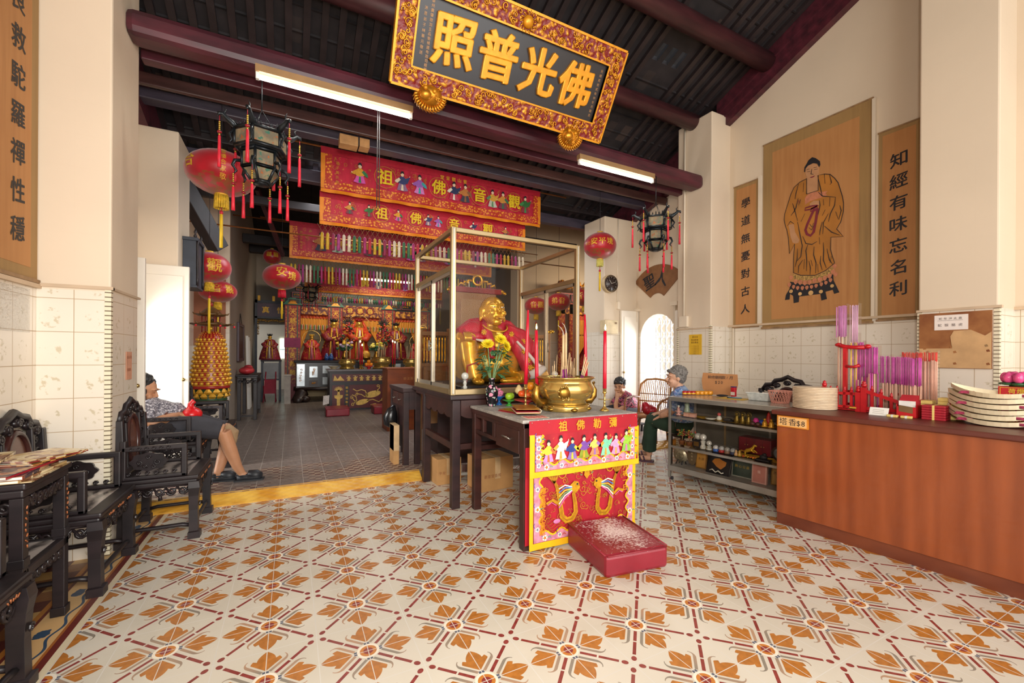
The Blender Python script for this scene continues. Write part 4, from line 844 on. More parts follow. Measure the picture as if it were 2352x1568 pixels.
m.ell((.70, 2.43, 1.6), (.1, .1, .1), GILT); m.ell((.70, 2.42, 1.38), (.26, .22, .24), GILT, 20, 14); m.ell((.70, 2.36, 1.24), (.29, .25, .2), GILT, 20, 14); m.ell((.7, 2.52, 1.14), (.36, .24, .1), GILT, 20, 12)
for s, q in ((-1, [(.47, 2.47, 1.55), (.36, 2.42, 1.44), (.35, 2.3, 1.50)]), (1, [(.95, 2.47, 1.54), (1.07, 2.44, 1.36), (1.08, 2.3, 1.2)])): m.tube(q, [.085, .07, .05], GILT, 14)
# raised knee with the hand over it, and the folded leg
m.tube([(.5, 2.5, 1.15), (.42, 2.34, 1.36), (.385, 2.24, 1.455)], [.14, .12, .085], GILT, 16); m.tube([(.385, 2.23, 1.45), (.40, 2.2, 1.28), (.43, 2.16, 1.1)], [.085, .085, .075], GILT, 16); m.ell((.44, 2.1, 1.075), (.05, .1, .035), GILT)
m.tube([(.85, 2.5, 1.14), (1.1, 2.44, 1.13), (1.27, 2.34, 1.12)], [.14, .12, .1], GILT, 16); m.tube([(1.26, 2.34, 1.11), (1.08, 2.22, 1.1), (.86, 2.14, 1.09)], [.1, .095, .07], GILT, 16); m.ell((.78, 2.12, 1.075), (.11, .05, .035), GILT)
m.ell((.375, 2.22, 1.525), (.045, .05, .022), GILT)
for k in range(4): a = -.03+.022*k; m.tube([(.355+a*.9, 2.19, 1.53), (.35+a, 2.15, 1.52-.003*k), (.35+a, 2.135, 1.48), (.352+a, 2.14, 1.455)], [.012, .0115, .011, .008], GILT, 8)
m.tube([(.41, 2.21, 1.525), (.432, 2.175, 1.51), (.436, 2.16, 1.485)], [.014, .012, .009], GILT, 8)
m.ell((1.08, 2.27, 1.19), (.05, .05, .03), GILT)
for k in range(4): m.tube([(1.05+.022*k, 2.25, 1.195), (1.045+.025*k, 2.2, 1.205), (1.04+.027*k, 2.17, 1.19)], [.012, .011, .008], GILT, 8)
m.tube([(1.03, 2.27, 1.2), (1.005, 2.24, 1.215)], [.014, .009], GILT, 8)
m.build('body', t, remesh=.009, smooth=3)
m = M(t); EYW = flat('f4ead2', .3, 0, 0); 
for s in (-1, 1):
    m.ell(hc+Vector((s*.046+.009, -.1235, .022)), (.02, .008, .007), EYW, 10, 6); m.ell(hc+Vector((s*.046+.012, -.13, .0225)), (.007, .004, .006), INK, 8, 6)
m.build('eyes', t); m = M(t); m.tube([hc+Vector((-.028, -.134, -.08)), hc+Vector((.01, -.1465, -.0905)), hc+Vector((.05, -.13, -.079))], [.002, .005, .002], flat('6a2a18', .5), 6); m.build('mouth', t)
def m_robe():
    q = Mt('red_satin_robe', .42); x, y, z = q.xyz(True); n = q.noise(1, 4, q.vec(x*30.0, y*12.0, z*8.0)); q.col(q.mix(q.ramp(n, .3, .7), 'a8122a', 'cf2440')); q.bump(n, .8, .02); return q.m
ROBE = m_robe()
m = M(t)
m.tube([(.40, 2.46, 1.5), (.52, 2.44, 1.575), (.70, 2.5, 1.6), (.90, 2.46, 1.57), (1.02, 2.46, 1.48)], [.1, .12, .13, .125, .11], ROBE, 16); m.ell((.70, 2.56, 1.36), (.34, .15, .3), ROBE, 20, 14)
m.tube([(.6, 2.37, 1.6), (.46, 2.33, 1.57), (.36, 2.3, 1.53)], [.05, .09, .07], ROBE, 14); m.tube([(.62, 2.27, 1.56), (.5, 2.22, 1.49), (.4, 2.22, 1.5)], [.035, .05, .04], ROBE, 12)
m.tube([(.82, 2.34, 1.58), (.97, 2.34, 1.5), (1.1, 2.36, 1.36), (1.17, 2.38, 1.25)], [.07, .12, .13, .07], ROBE, 16); m.tube([(.79, 2.26, 1.55), (.9, 2.2, 1.42), (.98, 2.17, 1.25), (1.0, 2.14, 1.12)], [.04, .075, .07, .05], ROBE, 14)
m.tube([(.62, 2.25, 1.54), (.61, 2.19, 1.42), (.6, 2.15, 1.28)], [.03, .045, .03], ROBE, 12)
m.build('robe', t, remesh=.011, smooth=5)
m = M(t); LIN = flat('e6dedc', .6)
m.tube([(.86, 2.13, 1.46), (.98, 2.1, 1.33), (1.09, 2.13, 1.23), (1.2, 2.17, 1.17)], [.012, .016, .022, .03], LIN, 8); m.tube([(.97, 2.07, 1.12), (1.07, 2.09, 1.15), (1.17, 2.13, 1.19)], [.04, .05, .035], LIN, 10); m.tube([(.44, 2.16, 1.47), (.52, 2.14, 1.452), (.6, 2.17, 1.47)], [.008, .018, .008], LIN, 8); m.build('robe_lining', t)
m = M(t); GE = flat('e8b82a', .4, .3, .1, 30)
for c in ((.52, 2.16, 1.54), (.83, 2.19, 1.53), (.97, 2.2, 1.46), (.93, 2.11, 1.36), (.99, 2.09, 1.2), (.97, 2.1, 1.27)):
    for k in range(6): a = k*PI/3; m.tube([c, (c[0]+.022*math.cos(a), c[1]-.006, c[2]+.022*math.sin(a)), (c[0]+.03*math.cos(a+.5), c[1]-.004, c[2]+.03*math.sin(a+.5))], [.006, .007, .003], GE, 5)
m.tube([(hc[0]+.13*math.cos(a), hc[1]-.06+.1*math.sin(a), 1.62-.07*max(0, -math.sin(a))) for a in [PI*k/12 for k in range(12, 25)]], .007, GE, 6); m.build('robe_embroidery', t)
m = M(t)
for q in ([(.33, 2.12, 1.22), (.42, 2.1, 1.25), (.51, 2.16, 1.18)], [(.33, 2.14, 1.04), (.33, 2.1, 1.12), (.34, 2.13, 1.21)], [(.93, 2.05, 1.19), (.96, 2.04, 1.12), (.92, 2.06, 1.05)], [(.64, 2.05, 1.05), (.8, 2.03, 1.05), (.93, 2.05, 1.05)]): m.tube(q, .008, flat('b0281e', .5), 6)
m.build('trouser_hem', t)
def crystal(x, y, label):
    t = thing('crystal_ball', label, 'crystal ball', (x, y, .997)); CR = flat('dfe6e6', .08, .1, .1, 60, .6, 'cut_crystal')
    m = M(t); m.lathe([(.003, 0), (.03, 0), (.032, .012), (.016, .022), (.022, .04), (.012, .055), (.018, .075), (.012, .09), (.02, .1), (.003, .104)], CR, 8, (x, y, .997), sm=False); m.build('stand', t)
    m = M(t); m.ell((x, y, 1.135), .033, CR, 12, 8, sm=False); m.build('ball', t)
crystal(.257, 1.97, 'cut crystal ball on a stand at the left inside the glass case'); crystal(1.2, 1.97, 'cut crystal ball inside the glass case just above the incense burner')
# carved throne with gilt spindles standing behind the case
t = thing('carved_throne', 'carved wooden throne with gilt spindle arms and a gilt crest, behind the glass case', 'throne', (1.1, 3.5, HS)); TW = m_redwood('tan_throne_wood', '8a6440', 'a87c52', 5); SP = flat('e2b03a', .25, .8, .1)
m = M(t); m.box(.69, 1.23, 3.4, 3.44, 1.0, 2.1, TW); m.box(.75, 1.17, 3.39, 3.4, 1.1, 2.02, flat('a98660', .5, 0, .05)); m.build('back_panel', t, bevel=.006)
m = M(t); m.box(.62, 1.3, 3.38, 3.45, 2.1, 2.17, flat('8e1f24', .4)); m.build('crest_rail', t, bevel=.01)
m = M(t); m.tube([(.97+.06*math.cos(k*PI/8), 3.4, 2.26+.06*math.sin(k*PI/8)) for k in range(16)], .016, SP, 8, closed=True)
for s in (-1, 1):
    for k in range(3): m.tube([(.97+s*(.08+.05*k), 3.4, 2.19+.03*(2-k)), (.97+s*(.13+.05*k), 3.39, 2.215+.02*(2-k)), (.97+s*(.15+.05*k), 3.4, 2.18)], [.022, .016, .006], SP, 6)
    m.ell((.97+s*.33, 3.41, 2.14), (.05, .03, .03), SP); m.ell((.97+s*.38, 3.4, 2.12), (.025, .025, .02), SP)
m.build('gilt_crest', t)
for xa, xb in ((.28, .56), (1.52, 1.98)):
    m = M(t); m.box(xa-.03, xb+.03, 3.38, 3.43, 1.55, 1.6, TW); m.box(xa-.03, xb+.03, 3.38, 3.43, 1.18, 1.22, TW); m.box(xa-.05, xa-.02, 3.37, 3.44, HS, 1.62, TW); m.box(xb+.02, xb+.06, 3.37, 3.44, HS, 1.64, TW); m.box(xa, xb, 3.39, 3.42, .5, 1.18, TW); m.build('arm_frame', t, bevel=.004)
    m = M(t); n = int((xb-xa)/.038)
    for k in range(n+1): x = xa+.01+k*(xb-xa-.02)/n; m.lathe([(.006, 0), (.012, .03), (.007, .06), (.012, .12), (.008, .165), (.013, .2), (.007, .27), (.012, .3), (.006, .33)], SP, 8, (x, 3.405, 1.22))
    m.build('spindle_rail', t); m = M(t); m.ell((xa-.01 if xa < 1 else xb+.04, 3.4, 1.64), (.06, .04, .03), SP); m.ell((xa-.06 if xa < 1 else xb+.1, 3.39, 1.65), (.03, .03, .025), SP); m.build('beast_head', t)
m = M(t); m.box(.5, 1.6, 3.42, 3.9, .5, .56, TW); m.box(.52, 1.58, 3.45, 3.88, HS, .5, DW2); m.build('seat', t)
# desk and lectern behind the case
t = thing('side_desk', 'dark wooden desk with two small drawers, left of and behind the glass case table', 'desk', (.1, 3.6, HS))
m = M(t); m.box(-.0, .2, 3.2, 3.95, .9, .945, DW); m.build('desktop', t, bevel=.004)
for k, (ya, yb) in enumerate(((3.28, 3.53), (3.57, 3.82))):
    m = M(t); m.box(.012, .03, ya, yb, .73, .88, DW2); d = m.build('drawer', t, bevel=.004); h = M(t); h.tube([(.012, (ya+yb)/2-.03, .81), (-.008, (ya+yb)/2-.02, .8), (-.008, (ya+yb)/2+.02, .8), (.012, (ya+yb)/2+.03, .81)], .005, flat('8a8078', .4, .6), 6); h.build('handle', d)
m = M(t); m.box(.03, .19, 3.22, 3.93, .7, .9, DW); m.box(.03, .05, 3.22, 3.93, .25, .7, DW); m.build('carcass', t)
legs4(t, .01, .2, 3.21, 3.94, HS, .9, .06, DW)
t = thing('wooden_lectern', 'plain reddish wooden lectern box standing left behind the glass case', 'lectern', (.5, 5.6, HS)); WB = m_redwood('reddish_veneer', '6e331c', '93491f', 4)
m = M(t); m.box(.27, .85, 5.45, 5.9, HS, 1.08, WB); m.box(.255, .865, 5.435, 5.915, 1.08, 1.105, WB); m.build('body', t, bevel=.004); m = M(t); m.text('妙法蓮華', (.55, 5.447, .93), X, Z3, .05, flat('b8824a', .5), bold=0); m.build('lettering', t)
def carton(name, label, x0, x1, y0, y1, z0, z1, txt=None, rz=0):
    t = thing(name, label, 'box', ((x0+x1)/2, (y0+y1)/2, z0), rz); CB = flat('c99a62', .75, 0, .1, 5); a, b, h = (x1-x0)/2, (y1-y0)/2, z1-z0
    m = M(); m.box(-a, a, -b, b, 0, h, CB); m.build('carton', t, bevel=.003); m = M(); m.box(-.03, .03, -b-.002, b+.002, h*.35, h+.002, flat('d8b88a', .4)); m.build('tape', t)
    if txt: m = M(); m.text(txt, (-a*.75, -b-.003, h*.45), X, Z3, .035, flat('a0603a', .7), bold=0); m.build('lettering', t)
    return t
carton('cardboard_box', 'sealed cardboard box on the floor under the altar tables', .50, .86, 2.2, 2.5, .0, .32, '觀音堂香燭', .1)
carton('cardboard_box', 'brown cardboard box half hidden in the dark behind another under the tables', .2, .46, 2.6, 2.85, .0, .26, '平安', .05)
carton('cardboard_box', 'narrow upright cardboard box beside the desk behind the yellow step', -.08, -.02, 3.3, 3.52, HS, .52)
t = thing('plastic_bag', 'black plastic bag hanging on the side of the dark desk', 'bag', (-.045, 3.6, .5)); m = M(t)
m.tube([(-.02, 3.58, .72), (-.045, 3.58, .66), (-.06, 3.6, .58), (-.055, 3.6, .5), (-.05, 3.6, .46)], [.015, .06, .085, .08, .03], flat('16171a', .25, 0, .2, 20, .5), 12); m.build('bag', t)
# ================================================================ front altar table and its cloth
GREYTOP = None
def m_top():
    q = Mt('ash_dusted_grey_top', .5); x, y, z = q.xyz(); n = q.noise(9, 5); k = q.noise(60, 2); q.col(q.mix(q.ramp(k, .6, .7), q.mix(q.ramp(n, .35, .65), '8f8c88', 'b5b0a8'), 'e8e2d8')); return q.m
t = thing('front_altar_table', 'brown wooden altar table with a grey top, dressed with red embroidered cloths', 'table', (.78, 1.4, 0))
m = M(t); m.box(.265, 1.275, .915, 1.862, .862, .885, m_top()); m.build('tabletop', t, bevel=.004)
m = M(t); m.box(.275, 1.265, .925, 1.855, .825, .862, DW2); m.box(.285, .305, .98, 1.82, .795, .825, DW2); m.build('frame', t, bevel=.004)
legs4(t, .28, 1.262, .925, 1.855, 0, .86, .065, DW2)
m = M(t); m.box(.285, .315, .98, 1.82, .66, .69, DW2); m.box(.285, .315, 1.4, 1.45, .69, .8, DW2); m.box(.285, .315, 1.62, 1.66, .69, .8, DW2); m.box(.3, 1.25, 1.82, 1.85, .5, .54, DW2); m.box(1.23, 1.255, .98, 1.82, .6, .8, DW2); m.build('rail', t, bevel=.003)
m = M(t); m.box(.279, .31, 1.0, 1.37, .64, .8, DW2); d = m.build('drawer', t, bevel=.004); h = M(t); h.tube([(.28, 1.13, .72), (.26, 1.145, .735), (.26, 1.225, .735), (.28, 1.24, .72)], .006, flat('a09a92', .3, .8), 6); h.build('handle', d)
CL = flat('ac1024', .55, 0, .12, 4, 0, 'red_cotton'); CLS = m_silk('red_altar_satin', '960a1e', 'b8132a'); YB = flat('f0b814', .5, 0, .08, 8, 0, 'yellow_satin'); PK = flat('d88aa0', .6, 0, .25, 26, 0, 'pink_brocade')
t = thing('altar_cloth', 'lower red altar cloth with gold dragons hanging to the floor, behind the kneeler', 'altar cloth', (.77, .9, .01))
m = M(t); wavy(m, .31, 1.235, .03, .82, .898, CLS, 40, .004); m.build('cloth', t)
m = M(t); wavy(m, .285, .325, .04, .7, .915, CL, 4, .002); m.build('red_edge', t)
m = M(t); 
for a, b in ((.305, .335), (1.21, 1.24)): wavy(m, a, b, .02, .56, .892, YB, 6, .003)
wavy(m, .305, 1.24, .01, .055, .89, YB, 20, .004); m.build('yellow_border', t)
o, Yc = (0, .8885, 0), .8885
def flower(m, x, z, s, yo, c1='5a9ac8', c2='e85a2a'):
    a = flat(c1, .6); b = flat('f2ead8', .6); c = flat(c2, .6)
    for k in range(5): q = 2*PI*k/5; m.poly(arc(x+s*.55*math.cos(q), z+s*.55*math.sin(q), s*.45, 0, 2*PI-.9, 6), (0, yo, 0), X, Z3, b)
    m.poly(arc(x, z, s*.42, 0, 2*PI-.7, 7), (0, yo-.0006, 0), X, Z3, a); m.poly(arc(x, z, s*.2, 0, 2*PI-.9, 6), (0, yo-.0012, 0), X, Z3, c)
def pinkborder(m, x0, x1, z0, z1, wdt, yo, top):
    """pink inner border with a wavy yellow line, flowers and leaves, along left, bottom and right"""
    n = 40; A = .018
    bot = [(x0+wdt+(x1-x0-2*wdt)*i/n, z0+wdt+A*math.sin(i*.9)) for i in range(n+1)]; lf = [(x0+wdt+A*.8*math.sin(i*.9), z1-(z1-z0-wdt)*i/n) for i in range(n)]; rt = [(x1-wdt+A*.8*math.sin(i*.9), z0+wdt+(z1-z0-wdt)*i/n) for i in range(1, n+1)]
    m.poly([(x0, z1), (x0, z0), (x1, z0), (x1, z1)] + (lf+bot+rt)[::-1], (0, yo, 0), X, Z3, PK); m.ribbon(lf+bot+rt, .012, (0, yo-.001, 0), X, Z3, YB)
    pts = [(x0+wdt*.5, z1-(z1-z0)*q) for q in (.12, .36, .6, .84)] + [(x0+(x1-x0)*q, z0+wdt*.45) for q in (.1, .24, .38, .52, .66, .8, .92)] + [(x1-wdt*.5, z1-(z1-z0)*q) for q in (.12, .36, .6, .84)]
    for k, (x, z) in enumerate(pts):
        flower(m, x, z, .018 if k % 2 else .022, yo-.0015, '4a8ac0' if k % 2 else 'd8862a'); m.ribbon([(x+.02, z-.004), (x+.035, z+.006), (x+.05, z-.004)], .006, (0, yo-.001, 0), X, Z3, flat('c8442a' if k % 2 else '4a9a7a', .6)); m.ribbon([(x-.02, z+.01), (x-.028, z+.03), (x-.02, z+.045)], .005, (0, yo-.001, 0), X, Z3, flat('5a5ab0', .6))
m = M(t); pinkborder(m, .338, 1.208, .058, .62, .055, Yc, .62)
GT = flat('d8a022', .4, .35, .2, 40, 0, 'gold_thread'); GT2 = flat('b8781e', .45, .3, .1, 30)
for s in (-1, 1):                       # pair of gold dragons facing a flaming pearl
    q = lambda pts: [(.775+s*p[0], p[1]) for p in pts]
    body = [(.085, .395), (.115, .35), (.10, .28), (.095, .22), (.125, .178), (.175, .172), (.21, .205), (.222, .27), (.235, .34), (.25, .40), (.275, .46)]
    bz = []
    for i in range(len(body)-1):
        for k in range(4): u = k/4; bz.append((body[i][0]*(1-u)+body[i+1][0]*u, body[i][1]*(1-u)+body[i+1][1]*u))
    m.ribbon(q(bz), [.020+.020*math.sin(PI*i/(len(bz)-1)) for i in range(len(bz))], (0, Yc-.002, 0), X, Z3, GT)
    for k in (-1, 0, 1): m.ribbon(q([(p[0]+.007*k, p[1]+.003*k) for p in bz]), .0025, (0, Yc-.0035, 0), X, Z3, GT2)
    for k in range(9): m.ribbon(q([(.275, .44), (.285+.012*(k-4), .5), (.27+.024*(k-4), .56+.012*(4-abs(k-4)))]), .006, (0, Yc-.0025, 0), X, Z3, GT if k % 2 else GT2)
    m.poly(q([(.085, .36), (.06, .39), (.075, .43), (.11, .44), (.15, .41), (.145, .37)]), (0, Yc-.004, 0), X, Z3, GT); m.poly(q(arc(.085, .415, .008, 0, 5.5, 6)), (0, Yc-.0055, 0), X, Z3, INK)
    for k, c in enumerate(('e8e0d0', '4a7ac0', 'e0c040', '58a070', 'e8e0d0', 'd05a9a')): m.ribbon(q([(.13, .40-.006*k), (.19, .42-.018*k), (.24, .40-.026*k)]), .009, (0, Yc-.0045-.0002*k, 0), X, Z3, flat(c, .6))
    m.ribbon(q([(.245, .3), (.29, .33), (.34, .31)]), .02, (0, Yc-.003, 0), X, Z3, GT); m.ribbon(q([(.26, .29), (.3, .315), (.33, .3)]), .006, (0, Yc-.0045, 0), X, Z3, flat('d05a9a', .6))
    m.ribbon(q(arc(.21, .50, .03, 0, 6, 9)), .007, (0, Yc-.003, 0), X, Z3, GT)
m.poly([(.775, .54), (.795, .5), (.80, .47), (.775, .44), (.75, .47), (.755, .5)], (0, Yc-.003, 0), X, Z3, GT)
for k in range(11): a = PI*(k/10); m.ribbon([(.775+.04*math.cos(a), .475+.04*math.sin(a)), (.775+.055*math.cos(a+.15), .48+.065*math.sin(a+.1)), (.775+.06*math.cos(a), .485+.09*math.sin(a))], [.01, .007, .002], (0, Yc-.0025, 0), X, Z3, GT if k % 2 else flat('7a8a5a', .6))
rr = random.Random(11)
for k in range(70):
    x, z = rr.uniform(.42, 1.13), rr.uniform(.14, .56); m.ribbon(spiral(x, z, rr.uniform(.014, .03), rr.uniform(.7, 1.5), rr.uniform(0, 6), 11, rr.choice((1, -1))), .0035, (0, Yc-.0015, 0), X, Z3, GT2 if k % 3 else GT)
for k in range(5): m.ribbon([(.43+.02*i, .12+.018*k+.012*math.sin(i*1.3+k)) for i in range(16)], .003, (0, Yc-.0015, 0), X, Z3, GT2)
m.ell((.52, .885, .18), (.03, .004, .016), flat('d87ab0', .6)); m.build('embroidery', t)
m = M(t); m.text('譚富鐸合家喜獻', (.405, Yc-.004, .40), X, Z3, .05, flat('e08a14', .5), step=(0, 0, -.046), bold=.02); m.text('正月初一日', (1.13, Yc-.004, .54), X, Z3, .048, flat('e0a014', .5), step=(0, 0, -.052), bold=.02); m.build('lettering', t)
t = thing('altar_valance', 'upper red altar valance with embroidered figures and a yellow hem, pinned along the tabletop', 'altar cloth', (.77, .88, .52))
yv = .878
m = M(t); wavy(m, .3, 1.245, .53, .795, yv, CLS, 30, .003); m.build('cloth', t)
m = M(t); wavy(m, .29, 1.24, .785, .884, yv-.003, CL, 30, .002); m.build('heading', t)
m = M(t)
for a, b in ((.295, .335), (1.215, 1.255)): wavy(m, a, b, .505, .79, yv-.003, YB, 5, .002)
wavy(m, .295, 1.255, .5, .54, yv-.004, YB, 20, .003); m.build('yellow_border', t)
m = M(t); pinkborder(m, .338, 1.212, .543, .785, .05, yv-.006, .785)
cs8 = [('e8d03a', 'd88ac8', 'd8703a'), ('e8e0e0', 'e0d0d8', 'd8a03a'), ('2f3f8a', '8a6ab0', 'e0c83a'), ('7a4aa0', '8a9a2a', 'd0a030'), ('e0c860', 'c88a5a', '9a6ab0'), ('7ad0a8', '8ad8b0', 'd89a3a'), ('e0a0c8', 'd890c0', 'd8b04a'), ('9ac83a', '8ac04a', 'd87ab0')]
for k, cc in enumerate(cs8): figure(m, .44+.098*k, .60+.012*(k % 3 == 1), .155+.012*(k % 2), cc, (0, yv-.008, 0), X, Z3, 0, 1 if k % 2 else -1, k)
for k in range(46): x = .41+.0155*k; m.ribbon([(x, .603), (x+.006, .615)], .003, (0, yv-.0075, 0), X, Z3, GT)
m.ribbon([(.4+.02*k, .598+.006*math.sin(k)) for k in range(38)], .003, (0, yv-.0075, 0), X, Z3, GT); m.build('embroidery', t)
m = M(t); m.text('祖佛勒彌', (.555, yv-.009, .832), X, Z3, .075, flat('e89a1e', .5), step=(.148, 0, 0), bold=.035); m.build('lettering', t)
m = M(t)
for k in range(8): m.ell((.31+.13*k, yv-.006, .872-.006*(k % 2)), .004, ALUS, 6, 4)
m.build('pin', t)
# ================================================================ on the front altar table
ZT = .885
BRASS = flat('d2b064', .2, .8, .08, 6, .03, 'polished_brass'); BRASSD = flat('a87e34', .28, .9, .15, 14, .1, 'worn_brass')
CANDLE = flat('c81430', .35, 0, .08, 20, 0, 'red_wax'); FLAME = m_glow('candle_flame', 'ffd98a', 9)
def burner(loc, sc, label, ear=True):
    t = thing('incense_burner', label, 'incense burner', loc); t.scale = (sc, sc, sc); m = M()
    m.lathe([(.15, .055), (.175, .06), (.165, .085), (.2, .105), (.232, .15), (.235, .19), (.218, .225), (.21, .245), (.23, .262), (.243, .268), (.243, .276), (.225, .276), (.205, .25), (.2, .235), (.003, .235)], BRASS, 48); m.build('bowl', t)
    m = M(); m.lathe([(.18, 0), (.2, .004), (.19, .02), (.2, .035), (.185, .05), (.165, .056), (.003, .056)], BRASS, 40)
    for k in range(6): a = PI/3*k+.3; m.ell((.185*math.cos(a), .185*math.sin(a), .02), (.03, .03, .02), BRASSD)
    m.build('stand', t)
    m = M(); m.lathe([(.004, .236), (.203, .238), (.15, .248), (.004, .252)], flat('a8a098', .9, 0, .2, 40), 30); m.build('ash', t)
    if ear:
        for s in (-1, 1):
            m = M(); m.tube([(s*.19, 0, .08), (s*.25, 0, .07), (s*.285, 0, .11), (s*.29, -.005, .16), (s*.275, 0, .2), (s*.3, 0, .225)], [.03, .036, .036, .03, .02, .01], BRASSD, 10); m.build('ear_handle', t)
        m = M(); m.ell((-.13, -.185, .16), (.06, .03, .055), BRASSD, 14, 8)
        for k in range(9): a = 2*PI*k/9; m.tube([(p[0], -.205+.02*abs(math.cos(a)), p[1]) for p in spiral(-.13+.045*math.cos(a), .16+.045*math.sin(a), .02, 1.2, a, 9)], .005, BRASS, 5)
        m.build('lion_mask', t)
    return t
burner((.852, 1.275, ZT), .97, 'large polished brass incense burner in the middle of the front altar table')
SAND = flat('d9b98c', .7, 0, .1, 30); PURP = flat('8a2a70', .6)
def incense(x, y, z, L, r, label, lean=(0, 0), grp='incense sticks in the front burner', base=.25, ash=False):
    t = thing('incense_stick', label, 'incense stick', (x, y, z), 0, grp); p = Vector((x, y, z)); d = Vector((lean[0], lean[1], 1)).normalized()
    m = M(t); m.tube([p, p+d*L*base], r*.55 if r < .006 else r, PURP, 6); m.build('stick_base', t); m = M(t); m.tube([p+d*L*base, p+d*L], r, SAND, 7)
    m.build('incense_paste', t)
    if ash: m = M(t); q = p+d*L; m.tube([q, q+Vector((-.003, 0, .03)), q+Vector((-.02*ash, 0, .06)), q+Vector((-.045*ash, 0, .08))], [r*.7, .003, .003, .001], flat('b8b0a8', .9), 5); m.build('ash_curl', t)
zi = ZT+.236
incense(.805, 1.24, zi, .36, .009, 'tall thick incense stick with a curling ash tip, leftmost of three in the burner', ash=1.2); incense(.828, 1.235, zi, .38, .009, 'tall thick incense stick in the burner, the one between two other thick ones', ash=.9); incense(.836, 1.262, zi, .37, .0085, 'tall thick incense stick, rearmost of the three thick ones in the burner')
for k in range(26):
    a, r = R.uniform(0, 6.28), R.uniform(.03, .17); L = R.uniform(.09, .24)
    incense(.852+r*math.cos(a), 1.275+r*.8*math.sin(a), zi, L, .0022, 'thin incense stick burning down in the ash of the large brass burner', (R.uniform(-.12, .12), R.uniform(-.1, .1)))
for k in range(3): incense(.94+.012*k, 1.2, zi, .2-.02*k, .005, 'half burnt pale incense stick leaning to the right in the burner', (.3+.05*k, 0))
def candle_set(x, y, zc, zt, place, lit, lean=0.):
    t = thing('candlestick', 'slender turned brass candlestick ' + place, 'candlestick', (x, y, ZT), 0, 'brass candlesticks on the front altar'); h = zc-ZT
    m = M(t); m.lathe([(.003, 0), (.038, 0), (.036, .008), (.02, .02), (.009, .035), (.008, .06), (.011, .066), (.007, .075), (.007, h*.5), (.012, h*.52), (.008, h*.56), (.007, h*.8), (.016, h*.86), (.017, h*.9), (.013, h*.92), (.015, h+.012), (.003, h+.012)], BRASS, 18, (x, y, ZT)); m.build('stem', t)
    m = M(t); m.lathe([(.006, h*.52), (.05, h*.545), (.052, h*.56), (.006, h*.535)], BRASS, 22, (x, y, ZT)); m.build('drip_pan', t)
    t = thing('candle', 'tall red candle, %s, in the brass candlestick %s' % ('lit' if lit else 'not lit', place), 'candle', (x, y, zc+.002), 0, 'red candles on the front altar'); d = Vector((lean, 0, 1)).normalized(); p = Vector((x, y, zc+.013)); L = zt-zc
    m = M(t); m.tube([p, p+d*L*.3, p+d*L*.7, p+d*L], [.0155, .0145, .0135, .0125 if lit else .008], CANDLE, 12); m.build('wax', t)
    q = p+d*L; m = M(t); m.tube([q, q+Vector((.002, 0, .012))], .0015, INK, 5); m.build('wick', t)
    if lit:
        m = M(t); m.lathe([(.001, 0), (.006, .008), (.0075, .018), (.004, .034), (.001, .048)], FLAME, 10, tuple(q+Vector((.003, 0, .006)))); m.build('flame', t)
candle_set(.572, 1.43, 1.075, 1.675, 'beside the fruit dish', False, .03); candle_set(.645, 1.375, 1.03, 1.51, 'just left of the burner', True, -.02)
candle_set(1.10, 1.09, 1.05, 1.505, 'at the right front corner', True); candle_set(1.19, 1.45, 1.08, 1.67, 'behind the burner on its right', False, -.03)
# vase with chrysanthemums
def m_vase():
    q = Mt('black_famille_vase', .15); x, y, z = q.xyz(True); k = q.vor(34); c = q.vor(34, out='Color'); 
    n = q.noise(30, 2); col = q.mix(q.ramp(n, .45, .55), 'd890a8', '9ac0a8'); big = q.vor(15); col2 = q.mix(big.lt(.28), q.mix(k.lt(.33), '15151b', col), 'd58aa0'); q.col(q.mix(big.lt(.1), col2, 'f0e0d8')); return q.m
vx, vy = .42, 1.755
t = thing('vase', 'black porcelain vase with pink flowers at the left back of the altar table', 'vase', (vx, vy, ZT)); m = M(t)
m.lathe([(.003, 0), (.036, 0), (.034, .012), (.045, .05), (.055, .1), (.056, .135), (.045, .165), (.026, .185), (.022, .205), (.027, .225), (.034, .238), (.03, .24), (.018, .22), (.003, .2)], m_vase(), 30, (vx, vy, ZT)); m.build('body', t)
t = thing('flower_bouquet', 'bunch of yellow chrysanthemums with dark green leaves in the black vase', 'flowers', (vx, vy, ZT+.14)); YF = flat('f2d61e', .6, 0, .12, 30, 0, 'yellow_petal'); LF = flat('4c7a4e', .6, 0, .3, 24, 0, 'green_leaf'); LF2 = flat('3a6344', .6, 0, .25, 20)
heads = [((.365, 1.72, 1.41), .062, (-.3, -.55, .75)), ((.485, 1.72, 1.455), .06, (0, -.75, .65)), ((.545, 1.74, 1.40), .056, (.55, -.7, .3)), ((.53, 1.76, 1.345), .045, (.7, -.6, -.1))]
m = M(t)
for c, r, d in heads: m.tube([(vx, vy, 1.06), (vx+(c[0]-vx)*.3, vy, 1.2), Vector(c)-Vector(d)*.03], .0045, flat('7a9a68', .6), 6)
for k in range(7): a = R.uniform(0, 6.28); m.tube([(vx, vy, 1.06), (vx+.05*math.cos(a), vy+.04*math.sin(a), 1.2), (vx+.1*math.cos(a), vy+.07*math.sin(a), 1.32)], .004, flat('7a9a68', .6), 5)
m.build('stem', t)
